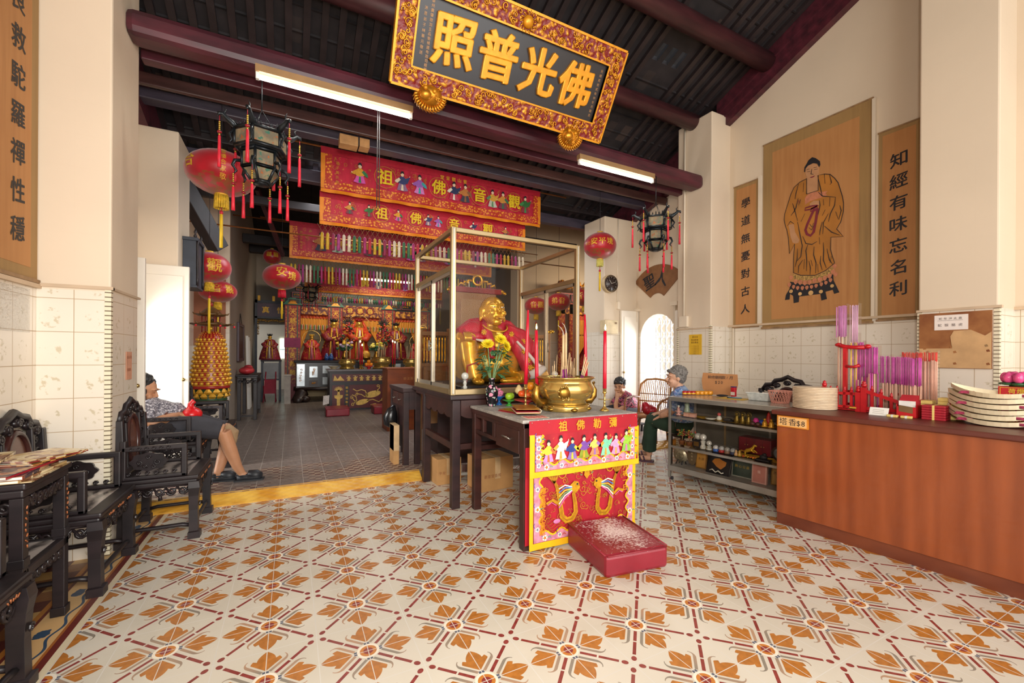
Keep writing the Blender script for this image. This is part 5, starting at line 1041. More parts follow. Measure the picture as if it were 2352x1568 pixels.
for c, r, d in heads:
    m = M(t); d = Vector(d).normalized(); a = d.cross(Vector((0, 0, 1))).normalized(); b = d.cross(a); c = Vector(c)
    for ring, (n, el, L) in enumerate(((24, .05, 1.), (20, .38, .95), (16, .7, .8), (11, 1.0, .6), (6, 1.3, .45))):
        for k in range(n):
            th = 2*PI*(k+.5*(ring % 2))/n+R.uniform(-.06, .06); e = (a*math.cos(th)+b*math.sin(th)); q = e*math.cos(el)+d*math.sin(el); w_ = (d.cross(e)).normalized()*.0075; l = L*r*R.uniform(.9, 1.05)
            m.add([c-w_*.4, c+w_*.4, c+q*l*.65+w_, c+q*l+d*.006, c+q*l*.65-w_], [(0, 1, 2, 3, 4)], YF)
    m.build('flower_head', t)
m = M(t)
for k in range(95):
    a = R.uniform(0, 6.28); h = R.uniform(0, 1); rr = .03+.09*math.sin(PI*min(1, h*.75+.18)); p = Vector((vx+.01+rr*math.cos(a), vy+rr*.7*math.sin(a)-.01, 1.15+.25*h)); d = Vector((math.cos(a), .8*math.sin(a), R.uniform(-.3, .7))).normalized(); s = d.cross(Vector((0, 0, 1))).normalized(); up = s.cross(d); L = R.uniform(.05, .085)
    pts = [(0, .004), (.25, .02), (.38, .012), (.55, .024), (.68, .01), (.85, .012), (1, 0)]
    vs = [p+d*L*u+s*w_*L/.07-up*.03*u*u for u, w_ in pts]+[p+d*L*u-s*w_*L/.07-up*.03*u*u for u, w_ in pts[::-1]]
    m.add(vs, [tuple(range(len(vs)))], LF if k % 3 else LF2)
m.build('leaves', t)
# offering dishes and fruit
BLUEG = flat('1e5a9a', .2, 0, .1, 20, 0, 'blue_glaze'); REDP = flat('c8383c', .25, 0, .1, 20); PINKC = flat('d87a98', .25, 0, .35, 70, 0, 'pink_enamel')
def dish(x, y, r, h, mat, label, name='offering_dish'):
    t = thing(name, label, 'dish', (x, y, ZT)); m = M(t); m.lathe([(.003, 0), (r*.55, 0), (r*.45, h*.15), (r*.2, h*.35), (r*.2, h*.55), (r*.6, h*.8), (r, h), (r*.97, h+.004), (r*.5, h*.86), (.003, h*.82)], mat, 26, (x, y, ZT)); m.build('bowl', t); return h+ZT
def teabowl(x, y, z, label):
    t = thing('tea_bowl', label, 'tea bowl', (x, y, z)); m = M(t); m.lathe([(.003, 0), (.018, 0), (.02, .006), (.036, .03), (.04, .046), (.037, .046), (.003, .03)], PINKC, 20, (x, y, z)); m.build('bowl', t)
    m = M(t); m.lathe([(.04, .045), (.042, .049), (.03, .06), (.012, .067), (.011, .07), (.016, .08), (.003, .082)], PINKC, 20, (x, y, z)); m.build('lid', t)
z = dish(.515, 1.805, .05, .075, BLUEG, 'blue glazed pedestal dish carrying a pink tea bowl, beside the vase'); teabowl(.515, 1.805, z-.011, 'pink lidded tea bowl on the blue pedestal dish beside the vase')
z = dish(.86, 1.75, .052, .075, BLUEG, 'blue glazed pedestal dish almost hidden behind the burner'); teabowl(.86, 1.75, z-.011, 'pink lidded tea bowl half hidden behind the oranges')
dish(.565, 1.71, .06, .05, flat('3f9a3a', .2), 'green glass pedestal dish under the apples'); dish(.655, 1.565, .105, .06, REDP, 'red plastic pedestal plate heaped with fruit')
def fruit(name, label, c, r, mat, kind, grp=None):
    t = thing(name, label, kind, (c[0], c[1], c[2]-r), 0, grp); m = M(t); m.lathe([(.002, -r*.9), (r*.4, -r*.93), (r*.85, -r*.5), (r, 0), (r*.88, r*.5), (r*.5, r*.84), (r*.12, r*.86), (.002, r*.8)] if kind != 'pear' else [(.002, -r), (r*.6, -r*.9), (r, -r*.3), (r*.85, r*.3), (r*.5, r*.8), (r*.3, r*1.15), (.002, r*1.25)], mat, 18, c); m.build('flesh', t)
    m = M(t); m.tube([(c[0], c[1], c[2]+r*.8), (c[0]+.003, c[1], c[2]+r*(1.15 if kind != 'pear' else 1.5))], .002, flat('5a4a2a', .8), 5); m.build('stalk', t)
ORG = flat('f09018', .4, 0, .08, 60, .15, 'orange_peel'); MND = flat('e85a1c', .4, 0, .1, 60, .15, 'mandarin_peel'); APG = flat('9ac22a', .3, 0, .12, 8, 0, 'green_apple_skin')
fruit('apple', 'shiny green apple in front of the green dish', (.55, 1.685, .969), .034, APG, 'apple'); fruit('apple', 'green apple half hidden behind the front apple', (.595, 1.735, .967), .032, APG, 'apple')
fruit('pear', 'pale yellow pear above the apples', (.622, 1.64, 1.025), .036, flat('e8cf96', .4, 0, .1), 'pear')
for c, l in (((.60, 1.55, 1.0), 'mandarin at the left front of the fruit heap'), ((.645, 1.525, .985), 'mandarin at the middle front of the fruit heap'), ((.665, 1.60, 1.01), 'mandarin between the pear and the oranges'), ((.77, 1.6, 1.0), 'mandarin at the right end of the fruit heap')): fruit('mandarin', 'red-orange '+l, c, .03, MND, 'mandarin', 'mandarins on the red plate')
fruit('orange', 'orange on top of the fruit heap', (.705, 1.575, 1.06), .04, ORG, 'orange', 'oranges on the red plate'); fruit('orange', 'orange low in the fruit heap beside the burner', (.693, 1.545, .985), .038, ORG, 'orange', 'oranges on the red plate')
dish(.775, 1.44+.1, .06, .03, REDP, 'small shallow red saucer at the left foot of the burner', 'saucer')
t = thing('wrapper', 'crumpled clear and white plastic wrapper beside the red plate', 'wrapper', (.61, 1.43, ZT)); m = M(t); rr = random.Random(3)
for k in range(14): p = Vector((.61+rr.uniform(-.03, .03), 1.43+rr.uniform(-.03, .03), ZT+rr.uniform(.005, .035))); m.add([p+Vector((rr.uniform(-.02, .02), rr.uniform(-.02, .02), rr.uniform(-.004, .014))) for _ in range(4)], [(0, 1, 2), (0, 2, 3)], flat('e8e4e0', .3))
m.build('film', t)
# joss paper
JP = flat('b5242c', .5, 0, .2, 10); JG = flat('a8762a', .35, .5, .2, 14); JC = flat('ecd9b8', .7, 0, .06)
def sheaf(label, cx, cy, z, a, b, rz, cols, roll=True, n=4):
    t = thing('joss_paper', label, 'joss paper', (cx, cy, z), rz, 'joss papers on the front altar')
    for k in range(n):
        m = M(); dx, dy = R.uniform(-.012, .012), R.uniform(-.01, .01); m.hexa([(-a+dx, -b+dy, .004*k), (a+dx, -b+dy, .004*k), (a+dx, b+dy, .004*k), (-a+dx, b+dy, .004*k)], [(-a+dx, -b+dy, .004*k+.003), (a+dx, -b+dy, .004*k+.003), (a+dx, b+dy, .004*k+.003), (-a+dx, b+dy, .004*k+.003)], cols[k % len(cols)]); m.build('sheet', t)
    if roll:
        m = M(); pts = arc(0, 0, .014, -PI/2, PI/2, 8); m.poly([(-.0, -.014)]+pts[1:-1]+[(0, .014), (0, .011)]+arc(0, 0, .011, PI/2, -PI/2, 8)[1:-1]+[(0, -.011)], (a, -b, .018), (1, 0, 0), (0, 0, 1), JC, -2*b); m.box(-a, a, -b, b, .029, .033, cols[0]); m.build('folded_sheet', t)
sheaf('loose red and gold joss papers lying left of the burner', .45, 1.34, ZT+.001, .09, .12, .2, [JP, JC, JP, JG], False); sheaf('folded gold joss paper roll on top of the loose sheets', .45, 1.22, ZT+.0175, .085, .14, -.35, [JG, JC, JP], True, 3)
t = thing('fortune_sheet', 'white paper printed with a red grid at the front edge of the altar table', 'paper', (.42, 1.02, ZT), -.1); m = M(); m.box(-.085, .085, -.06, .06, .0005, .0015, JC); m.build('sheet', t); m = M()
for i in range(4):
    for j in range(3): m.box(-.075+.04*i, -.042+.04*i, -.05+.037*j, -.025+.037*j, .0016, .0022, flat('c8404a', .6))
m.build('print', t)
# kneeler
VIN = None
def m_kneel(dust):
    q = Mt('maroon_vinyl_dusted' if dust else 'maroon_vinyl', .35); x, y, z = q.xyz(True); n = q.noise(5, 4); k = q.noise(70, 3); c = q.mix(q.ramp(n, .3, .7), '7c1a28', '8f2231')
    if dust:
        d = ((x-.02)*(x-.02)*22.0+(y-.03)*(y-.03)*15.0).sqrt(); f = q.ramp(k-d*.42+(q.noise(7, 3)-.5)*.5, .14, .44)*z.gt(.12); c = q.mix(f*.92, c, 'e9dcd8')
    q.col(c); q.bump(k, .1, .002); return q.m
def kneeler(name, label, loc, a, b, h, rz, mat, grp=None):
    t = thing(name, label, 'kneeler', loc, rz, grp); m = M(); m.hexa([(-a, -b, 0), (a, -b, 0), (a, b, 0), (-a, b, 0)], [(-a, -b, h*.93), (a, -b, h*.93), (a, b, h*1.07), (-a, b, h*1.07)], mat); m.build('cushion', t, bevel=.022)
    m = M(); e = .012
    for q in ([(-a+e, -b+.002, h*.9), (a-e, -b+.002, h*.9)], [(-a+.002, -b+e, h*.92), (-a+.002, b-e, h*1.04)], [(a-.002, -b+e, h*.92), (a-.002, b-e, h*1.04)]): m.tube(q, .005, flat('8a2230', .35), 6)
    m.build('piping', t); return t
kneeler('kneeler', 'maroon vinyl kneeling block strewn with white ash, in front of the altar cloth', (.80, .615, 0), .225, .25, .145, -.13, m_kneel(True))
# ================================================================ carved blackwood furniture along the left wall
BW = m_redwood('polished_blackwood', '141013', '2a2022', 6); BWD = flat('221a1c', .32, 0, .3, 20, .2, 'carved_blackwood'); INLAY = flat('a8633a', .4, 0, .3, 60)
def m_marble():
    q = Mt('grey_veined_marble', .16); x, y, z = q.xyz(True); n = q.noise(5, 6, rough=.65); w_ = q.wave(3, 9, 4); q.col(q.mix(q.ramp(n*.6+w_*.4, .3, .62), '4a4442', 'b3a9a2')); return q.m
MARB = m_marble(); REDM = flat('6a4436', .22, 0, .25, 6, 0, 'brown_marble')
def armchair(name, label, loc, rz):
    """faces local +x; .58 wide, .46 deep"""
    t = thing(name, label, 'armchair', loc, rz, 'carved blackwood armchairs'); W_, D = .295, .225
    m = M(); m.box(-D, D, -W_, W_, .42, .45, BW); m.box(-D+.01, D-.01, -W_+.01, W_-.01, .385, .42, BW)
    s = m.build('seat', t, bevel=.01); k = M(); k.box(-D+.06, D-.07, -W_+.07, W_-.07, .45, .453, MARB); k.build('marble_inset', s)
    for sx in (-1, 1):
        for sy in (-1, 1):
            x, y = sx*(D-.028), sy*(W_-.028); m = M()
            sec = [(.405, .031, .0), (.36, .034, .004), (.3, .029, 0), (.2, .026, -.002), (.05, .027, 0), (.045, .036, .004), (.0, .036, .004)]
            for (z1, r1, o1), (z0, r0, o0) in zip(sec, sec[1:]):
                q = lambda z, r, o: [(x+sx*o-r, y+sy*o-r, z), (x+sx*o+r, y+sy*o-r, z), (x+sx*o+r, y+sy*o+r, z), (x+sx*o-r, y+sy*o+r, z)]
                m.hexa(q(z0, r0, o0), q(z1, r1, o1), BW)
            m.tube([(x+sx*.034, y+p[0], .235+p[1]) for p in spiral(0, 0, .02, 1.2, 0, 10)], .005, BWD, 5)
            m.build('leg', t, bevel=.006)
    for sx, sy in ((1, 0), (-1, 0), (0, 1), (0, -1)):      # curling aprons
        m = M(); L = (W_ if sx else D)-.06; fx = lambda u, z: (sx*(D-.03), u, z) if sx else (u, sy*(W_-.03), z)
        n = 5
        for k in range(n):
            c = -L+L*2*(k+.5)/n; m.tube([fx(p[0], p[1]) for p in spiral(c, .345, L/n*.85, 1.4, PI*(k % 2), 14, 1 if k % 2 else -1)], .008, BWD, 6)
            m.tube([fx(c-L/n, .37), fx(c, .325+.01*(k % 2)), fx(c+L/n, .37)], .008, BWD, 6)
        m.tube([fx(-L, .385), fx(L, .385)], .012, BWD, 6); m.tube([fx(0, .33), fx(.004, .29)], [.008, .014], BWD, 6)
        m.build('apron', t)
    for sx, sy in ((1, 0), (-1, 0), (0, 1), (0, -1)):
        m = M()
        if sx: m.tube([(sx*(D-.03), -W_+.05, .09), (sx*(D-.03), -W_+.12, .1), (sx*(D-.03), W_-.12, .1), (sx*(D-.03), W_-.05, .09)], .014, BW, 6)
        else: m.tube([(-D+.05, sy*(W_-.03), .09), (-D+.1, sy*(W_-.03), .1), (D-.1, sy*(W_-.03), .1), (D-.05, sy*(W_-.03), .09)], .014, BW, 6)
        m.build('stretcher', t)
    for sy in (-1, 1):
        y = sy*(W_-.03); m = M(); b = .019
        m.box(-D+.02, D-.07, y-b, y+b, .645, .68, BW); m.box(D-.105, D-.07, y-b, y+b, .45, .66, BW); m.box(-D+.02, D-.07, y-b, y+b, .45, .475, BW); m.box(-D+.01, -D+.045, y-b, y+b, .45, .72, BW)
        a = m.build('armrest', t, bevel=.007); m = M()
        cx = -.06
        out = []
        for k in range(40): q = 2*PI*k/40; r = 1+.07*math.cos(8*q); out.append((cx+.1*r*math.cos(q), .57+.062*r*math.sin(q)))
        m.poly(out, (0, y+.009, 0), X, Z3, BWD, .018)
        for px, pz, r in ((-.05, .565, .02), (.0, .6, .016), (.05, .565, .02), (-.02, .54, .014), (.03, .535, .014)): m.tube([(cx+p[0], y-sy*0+s*.013, p[1]) for s in (1,) for p in spiral(px, pz, r, 1.3, px*40, 11)], .005, BW, 5); m.tube([(cx+p[0], y-.013, p[1]) for p in spiral(px, pz, r, 1.3, px*40, 11)], .005, BW, 5)
        for k in range(6): m.tube([(p[0], y, p[1]) for p in spiral(-.17+.05*k, .488, .014, 1.3, 0, 9)], .005, BWD, 5); m.tube([(p[0], y+.02*sy, p[1]) for p in spiral(-.15+.04*k, .662, .012, 1.3, 0, 9)], .004, BWD, 5)
        m.build('carved_panel', a)
    m = M(); xb = -D+.02; ln = -.025
    for sy in (-1, 1): m.beam((xb, sy*(W_-.03), .45), (xb+ln*.7, sy*(W_-.04), .86), .04, .045, BW, (1, 0, 0)); m.beam((xb+ln*.1, sy*.15, .45), (xb+ln*.8, sy*.15, .88), .028, .03, BW, (1, 0, 0))
    m.beam((xb+ln*.1, -W_+.04, .5), (xb+ln*.1, W_-.04, .5), .03, .04, BW, (0, 0, 1)); bk = m.build('backrest', t, bevel=.006)
    m = M(); zz = lambda z: xb+ln*(z-.45)/.45
    m.tube([(zz(.70+.15*math.sin(q)), .115*math.cos(q), .70+.17*math.sin(q)) for q in [2*PI*k/26 for k in range(26)]], .02, flat('3c1c18', .3, 0, .2), 8, closed=True)
    for sy in (-1, 1):
        for z in (.56, .64, .72, .8): m.tube([(zz(z), sy*(.205+p[0]), z+p[1]) for p in spiral(0, 0, .034, 1.4, z*9, 12, sy)], .009, BWD, 6)
    m.build('back_frame', bk)
    m = M(); vs = [(zz(.70+.16*math.sin(q))+.004, .108*math.cos(q), .70+.158*math.sin(q)) for q in [2*PI*k/26 for k in range(26)]]; m.add(vs, [tuple(range(26))], REDM); m.add([(v[0]-.012, v[1], v[2]) for v in vs], [tuple(range(26))[::-1]], REDM); m.build('oval_marble', bk)
    m = M()                            # crest of curling waves
    top = [(-.24, .85), (-.21, .9), (-.15, .905), (-.12, .945), (-.06, .955), (0, .985), (.06, .955), (.12, .945), (.15, .905), (.21, .9), (.24, .85)]
    m.tube([(zz(z), y, z) for y, z in top], .022, BW, 8)
    for y, z in ((-.18, .86), (-.1, .9), (0, .925), (.1, .9), (.18, .86)): m.ell((zz(z)+.008, y, z), (.022, .038, .026), BWD, 10, 6); m.tube([(zz(z)+.024, y+p[0], z+p[1]) for p in spiral(0, 0, .026, 1.4, y*20, 12)], .007, BW, 5)
    m.build('crest', bk)
    m = M()
    for y, sw in ((-.15, 1), (0, 1.2), (.15, 1)):
        for k in range(5): m.tube([(D+.001, y+(k-2)*.014*sw, .398), (D+.003, y+(k-2)*.02*sw, .41+.004*(k % 2))], .003, INLAY, 4)
    m.build('inlay', s); return t
armchair('armchair', 'carved blackwood armchair with an oval marble back, in front of the tiled left pilaster', (-1.925, 2.47, 0), 0)
armchair('armchair', 'carved blackwood armchair against the left wall, between the magazine table and the tiled pilaster', (-2.25, 1.80, 0), 0)
armchair('armchair', 'carved blackwood armchair in the bottom corner, on the near side of the magazine table', (-2.25, .52, 0), 0)
armchair('armchair', 'carved blackwood armchair on which the man with the red bag sits', (-2.06, 3.40, HS), 0)
armchair('armchair', 'carved blackwood armchair standing in front of the golden pagoda lamp', (-1.925, 4.26, HS), 0)
t = thing('tea_table', 'small carved blackwood side table covered with magazines, between two armchairs', 'side table', (-2.31, 1.19, 0)); x0, x1, y0, y1 = -2.49, -2.11, .97, 1.41
m = M(t); m.box(x0, x1, y0, y1, .735, .765, BW); m.box(x0+.01, x1-.01, y0+.01, y1-.01, .70, .735, BW); m.build('tabletop', t, bevel=.008)
for x in (x0+.01, x1-.055):
    for y in (y0+.01, y1-.055):
        m = M(t); m.box(x, x+.045, y, y+.045, .04, .70, BW); m.box(x-.006, x+.051, y-.006, y+.051, 0, .045, BW); m.box(x-.004, x+.049, y-.004, y+.049, .40, .44, BW)
        for k in range(8): m.tube([(x+.046, y+.022+R.uniform(-.01, .01), .48+.024*k), (x+.048, y+.022+R.uniform(-.014, .014), .495+.024*k)], .004, INLAY, 4)
        m.build('leg', t, bevel=.006)
m = M(t); m.box(x0+.02, x1-.02, y0+.02, y1-.02, .36, .385, MARB); m.box(x0+.01, x1-.01, y0+.01, y0+.04, .35, .39, BW); m.box(x0+.01, x1-.01, y1-.04, y1-.01, .35, .39, BW); m.box(x1-.04, x1-.01, y0+.04, y1-.04, .35, .39, BW); m.build('shelf', t, bevel=.004)
m = M(t)
for k in range(7):
    y = y0+.06+.05*k; m.tube([(x1-.02, p[0], p[1]) for p in spiral(y, .665, .028, 1.4, k*2.2, 12, (-1)**k)], .009, BWD, 6); m.tube([(x1-.02, p[0], p[1]) for p in spiral(y, .325, .022, 1.4, k*1.7, 12, (-1)**k)], .008, BWD, 6)
for k in range(5):
    x = x0+.07+.06*k; m.tube([(p[0], y1-.02, p[1]) for p in spiral(x, .665, .028, 1.4, k*2.2, 12)], .009, BWD, 6); m.tube([(p[0], y0+.02, p[1]) for p in spiral(x, .665, .028, 1.4, k*2.2, 12)], .009, BWD, 6)
m.build('carved_apron', t)
def m_cover(name, cols):
    q = Mt(name, .25); x, y, z = q.xyz(True); n = q.noise(9, 3); k = q.noise(17, 2); q.col(q.mix(q.ramp(k, .52, .56), q.mix(q.ramp(n, .42, .58), cols[0], cols[1]), cols[2])); return q.m
COV = [m_cover('cover_%d' % i, c) for i, c in enumerate((('8e2a20', 'c8a078', '4a3a4a'), ('c8a870', 'e8d8b0', '8a5a3a'), ('7a1a24', 'b0483a', 'd8c0a0'), ('b8652a', 'e0b060', '5a3020'), ('3a4a2a', 'a0522a', 'd8b060')))]
PAPER = flat('ece4d6', .6, 0, .04, 30)
mags = [((-2.24, 1.16), .02, .004, 1, 'lowest magazine of the pile, its pale cover sticking out toward the room'), ((-2.26, 1.15), -.05, .012, 1, 'thick white-paged magazine low in the pile'), ((-2.27, 1.14), .06, .014, 0, 'white-paged magazine in the middle of the pile'),
        ((-2.27, 1.12), -.1, .01, 0, 'red-spined magazine with a brown picture cover, uppermost at the front of the pile'), ((-2.19, 1.27), -.35, .005, 3, 'orange magazine fanned out on the far side of the pile, the lowest one'), ((-2.185, 1.275), -.42, .005, 4, 'dark green and brown magazine in the fanned group'), ((-2.18, 1.28), -.5, .005, 2, 'dark red magazine in the fanned group'), ((-2.185, 1.29), -.58, .005, 1, 'cream magazine, top of the fanned group'), ((-2.37, 1.22), .2, .012, 1, 'yellow-covered booklet behind the red-spined magazine')]
zt = [.767]*4
z = .767
for i, ((x, y), rz, th, ci, lb) in enumerate(mags):
    if i == 4: z = .810
    if i == 8: z = .832
    t = thing('magazine', lb, 'magazine', (x, y, z), rz, 'magazines on the small black table'); a, b = (.145, .19) if i < 4 else (.1, .13) if i < 8 else (.1, .12)
    m = M(); m.box(-a+.002, a-.002, -b+.002, b-.001, .0012, th-.0012, PAPER); m.build('pages', t); m = M(); m.box(-a, a, -b, b, th-.0012, th, COV[ci]); m.box(-a, a, -b, b, 0, .0012, COV[ci]); m.box(a-.002, a, -b, b, 0, th, COV[ci] if i != 3 else flat('a01c2a', .3)); m.build('cover', t); z += th+.0006
# ---------------------------------------------------------------- golden pagoda lamp
px, py = -2.06, 5.3
t = thing('lamp_stand', 'black carved plant stand under the golden pagoda lamp', 'stand', (px, py, HS)); m = M(t); m.lathe([(.003, .66), (.2, .66), (.21, .675), (.2, .69), (.003, .69)], BW, 30, (px, py, 0)); m.build('top', t)
for k in range(4): a = PI/4+PI/2*k; m = M(t); m.tube([(px+.17*math.cos(a), py+.17*math.sin(a), .66), (px+.19*math.cos(a), py+.19*math.sin(a), .5), (px+.14*math.cos(a), py+.14*math.sin(a), .25), (px+.18*math.cos(a), py+.18*math.sin(a), HS)], [.02, .022, .016, .022], BW, 8); m.build('leg', t)
t = thing('pagoda_lamp', 'golden tiered pagoda lamp studded with rows of tiny niches on a lotus base', 'lamp', (px, py, .69)); GP = flat('e0a838', .3, .35, .12, 20, .1, 'lamp_gilt'); RB = flat('9c1f1c', .3, 0, .1)
m = M(t); m.lathe([(.003, .69), (.17, .69), (.19, .71), (.175, .74), (.19, .88), (.003, .88)], flat('2a4a2e', .4), 30, (px, py, 0)); m.build('base', t)
m = M(t)
for row, (n, r, z0, L) in enumerate(((14, .2, .73, .085), (14, .205, .78, .1))):
    for k in range(n):
        a = 2*PI*(k+.5*row)/n; e = Vector((math.cos(a), math.sin(a), 0)); s = Vector((-math.sin(a), math.cos(a), 0)); p = Vector((px, py, z0))+e*(r-.02); w_ = .045
        m.add([p-s*w_*.6, p+s*w_*.6, p+e*.03+s*w_+Vector((0, 0, L*.4)), p+e*.018+Vector((0, 0, L)), p+e*.03-s*w_+Vector((0, 0, L*.4)), p+e*.045+Vector((0, 0, L*.35))], [(0, 1, 5), (1, 2, 5), (2, 3, 5), (3, 4, 5), (4, 0, 5)], GP)
m.build('lotus_petals', t)
m = M(t); prof = [(.003, .86), (.215, .86), (.22, .9)] + [(.217-.075*((z-.9)/.62)**1.25, z) for z in [.9+.062*i for i in range(11)]] + [(.135, 1.53), (.11, 1.58), (.07, 1.61), (.003, 1.62)]; m.lathe(prof, RB, 40, (px, py, 0)); m.build('body', t)
m = M(t)
for i in range(11):
    z = .905+.057*i; r = .217-.075*((z-.9)/.62)**1.25; m.lathe([(r-.01, -.006), (r+.007, -.005), (r+.007, .004), (r-.01, .005)], GP, 40, (px, py, z)); n = 20
    for k in range(n): a = 2*PI*(k+.5*(i % 2))/n; m.ell((px+(r+.002)*math.cos(a), py+(r+.002)*math.sin(a), z+.026), (.021*r/.2+.003, .021*r/.2+.003, .021), GP, 8, 6)
for z, r in ((1.535, .135), (1.56, .125), (1.585, .105), (1.605, .08)):
    for k in range(22): a = 2*PI*k/22; m.ell((px+r*math.cos(a), py+r*math.sin(a), z), .009, flat('e0902a', .3, .3), 6, 4)
    m.lathe([(r-.012, -.008), (r+.004, -.006), (r-.01, .008)], GP, 30, (px, py, z-.012))
m.build('niche_rows', t)
m = M(t); RW = flat('6a4a26', .4, .2, .2, 20)
for zb, r, h in ((1.70, .24, .06), (1.83, .18, .12)):
    m.lathe([(.05, zb-.02), (r*.8, zb-.012), (r, zb+.012), (r*.7, zb+.02), (r*.35, zb+h*.7), (.012, zb+h), (.003, zb+h+.01)], RW, 6, (px, py, 0))
    for k in range(6): a = PI/3*k; m.tube([(px+r*.8*math.cos(a), py+r*.8*math.sin(a), zb+.012), (px+r*1.02*math.cos(a), py+r*1.02*math.sin(a), zb+.012), (px+r*1.12*math.cos(a), py+r*1.12*math.sin(a), zb+.035)], [.012, .012, .004], RW, 6)
for k in range(6): a = PI/3*k; m.tube([(px+.1*math.cos(a), py+.1*math.sin(a), 1.60), (px+.1*math.cos(a), py+.1*math.sin(a), 1.84)], .007, flat('8a2a20', .4), 6)
m.build('roof', t)
m = M(t); m.ell((px, py, 1.655), (.022, .022, .03), GP); m.ell((px, py, 1.97), (.02, .02, .028), RB)
for k in range(6): a = PI/3*k; m.ell((px+.26*math.cos(a), py+.26*math.sin(a), 1.68), .014, flat('d81a2a', .25), 8, 6)
m.build('beads', t)
t = thing('wall_shrine_box', 'dark blue-grey wooden box with a turned finial hanging beside the left rear pilaster', 'box', (-2.09, 4.3, 2.04)); SL = flat('343a46', .5, 0, .15, 8); m = M(t); m.box(-2.16, -2.04, 4.15, 4.5, 2.06, 2.56, SL); m.box(-2.17, -2.02, 4.13, 4.52, 2.55, 2.585, SL); m.box(-2.165, -2.03, 4.14, 4.51, 2.04, 2.065, SL); m.build('case', t, bevel=.004)
m = M(t)
for y in (4.16, 4.49): m.lathe([(.01, 0), (.014, .08), (.009, .1), (.014, .25), (.009, .3), (.014, .46), (.01, .5)], BW, 8, (-2.03, y, 2.06)); m.lathe([(.012, 0), (.018, .02), (.008, .04), (.016, .06), (.003, .1)], BW, 8, (-2.05, y, 2.585))
m.build('spindle', t)
# ---------------------------------------------------------------- rear left: side table, red bag, mirror board, stored tubes
t = thing('console_table', 'narrow carved black console table against the grey side wall', 'table', (-1.85, 8.3, HS)); m = M(t); m.box(-2.02, -1.66, 7.75, 8.9, .895, .925, BW); m.box(-2.0, -1.68, 7.77, 8.88, .86, .895, BWD); m.build('tabletop', t, bevel=.006)
legs4(t, -2.0, -1.68, 7.78, 8.88, HS, .86, .06, BW); m = M(t)
for k in range(16): m.tube([(-1.69, p[0], p[1]) for p in spiral(7.85+.062*k, .80, .035, 1.4, k*2.1, 11)], .01, BWD, 5)
for k in range(5): m.tube([(p[0], 7.78, p[1]) for p in spiral(-1.95+.06*k, .80, .035, 1.4, k*2.1, 11)], .01, BWD, 5)
m.box(-1.72, -1.69, 7.8, 8.86, .14, .17, BW); m.box(-1.98, -1.7, 7.79, 7.82, .14, .17, BW); m.build('carved_apron', t)
t = thing('plastic_bag', 'crumpled red plastic bag lying on the console table', 'bag', (-1.86, 7.95, .925)); m = M(t); m.ell((-1.86, 7.95, 1.0), (.13, .16, .075), flat('c83a40', .35, 0, .25, 9, .6), 16, 10); m.ell((-1.84, 8.0, 1.05), (.08, .08, .06), flat('c83a40', .35, 0, .25, 9, .6), 12, 8); m.build('bag', t)
t = thing('plaque_board', 'dark framed board hanging on the grey side wall above the console table', 'board', (-2.02, 8.5, 1.2)); m = M(t); m.box(-2.03, -2.0, 8.05, 8.95, 1.2, 1.9, flat('2e2224', .4)); m.build('panel', t); m = M(t); FR = flat('4a343c', .35)
for a in ((8.0, 8.08, 1.17, 1.92), (8.92, 9.0, 1.17, 1.92), (8.08, 8.92, 1.17, 1.23), (8.08, 8.92, 1.86, 1.92)): m.box(-2.03, -1.985, *a, FR)
m.build('frame', t, bevel=.01); m = M(t); m.tube([(-2.01, 8.3, 1.92), (-2.02, 8.5, 2.12), (-2.01, 8.7, 1.92)], .006, INK, 5); m.build('cord', t)
for k, (y, h) in enumerate(((9.6, 1.72), (9.75, 1.66), (9.9, 1.7), (10.05, 1.62))):
    t = thing('packed_tube', 'long white wrapped fluorescent tube leaning on the grey side wall by the doorway', 'tube', (-1.97, y, HS), 0, 'wrapped tubes leaning on the side wall'); m = M(t); m.beam((-1.95, y, HS+.004), (-1.99, y, h), .05, .05, WHITE, (0, 1, 0)); m.build('sleeve', t)
# ================================================================ wooden counter and what lies on it
CTH = math.atan2(-.996, .086); CL0 = (2.329, .469, 0)
def m_veneer():
    q = Mt('red_brown_veneer', .3); x, y, z = q.xyz(True); n = q.noise(1, 5, q.vec(x*14.0, y*14.0, z*1.3), .6); k = q.wave(1.0, 7, 3, q.vec(x*3.0, y*3.0, z*.35)); pn = q.noise(1, 1, q.vec((x*4.2).floor()*7.3, 0.0, 0.0))
    q.col(q.mix(q.ramp(n*.7+k*.25+pn*.25, .38, .8), '84401f', '9c5029')); q.b.inputs['Coat Weight'].default_value = .25; return q.m
VEN = m_veneer(); CTOP = m_redwood('counter_edge', '4e2018', '6a3022', 3)
t = thing('counter', 'long reddish veneered wooden counter along the right wall', 'counter', CL0, CTH)
m = M(); m.box(0, 1.95, 0, .72, .09, .865, VEN); m.build('body', t, bevel=.004); m = M(); m.box(.0, 1.95, .012, .7, 0, .09, m_redwood('worn_plinth', '5e2a1a', '7c4026', 3)); m.build('plinth', t); m = M(); m.box(-.03, 1.97, -.03, .75, .865, .9, CTOP); m.build('countertop', t, bevel=.008)
def C(u, v, z=.9): c, s = math.cos(CTH), math.sin(CTH); return (CL0[0]+u*c-v*s, CL0[1]+u*s+v*c, z)
def ct(name, label, cat, u, v, z=.9, rz=0, grp=None): return thing(name, label, cat, C(u, v, z), CTH+rz, grp)
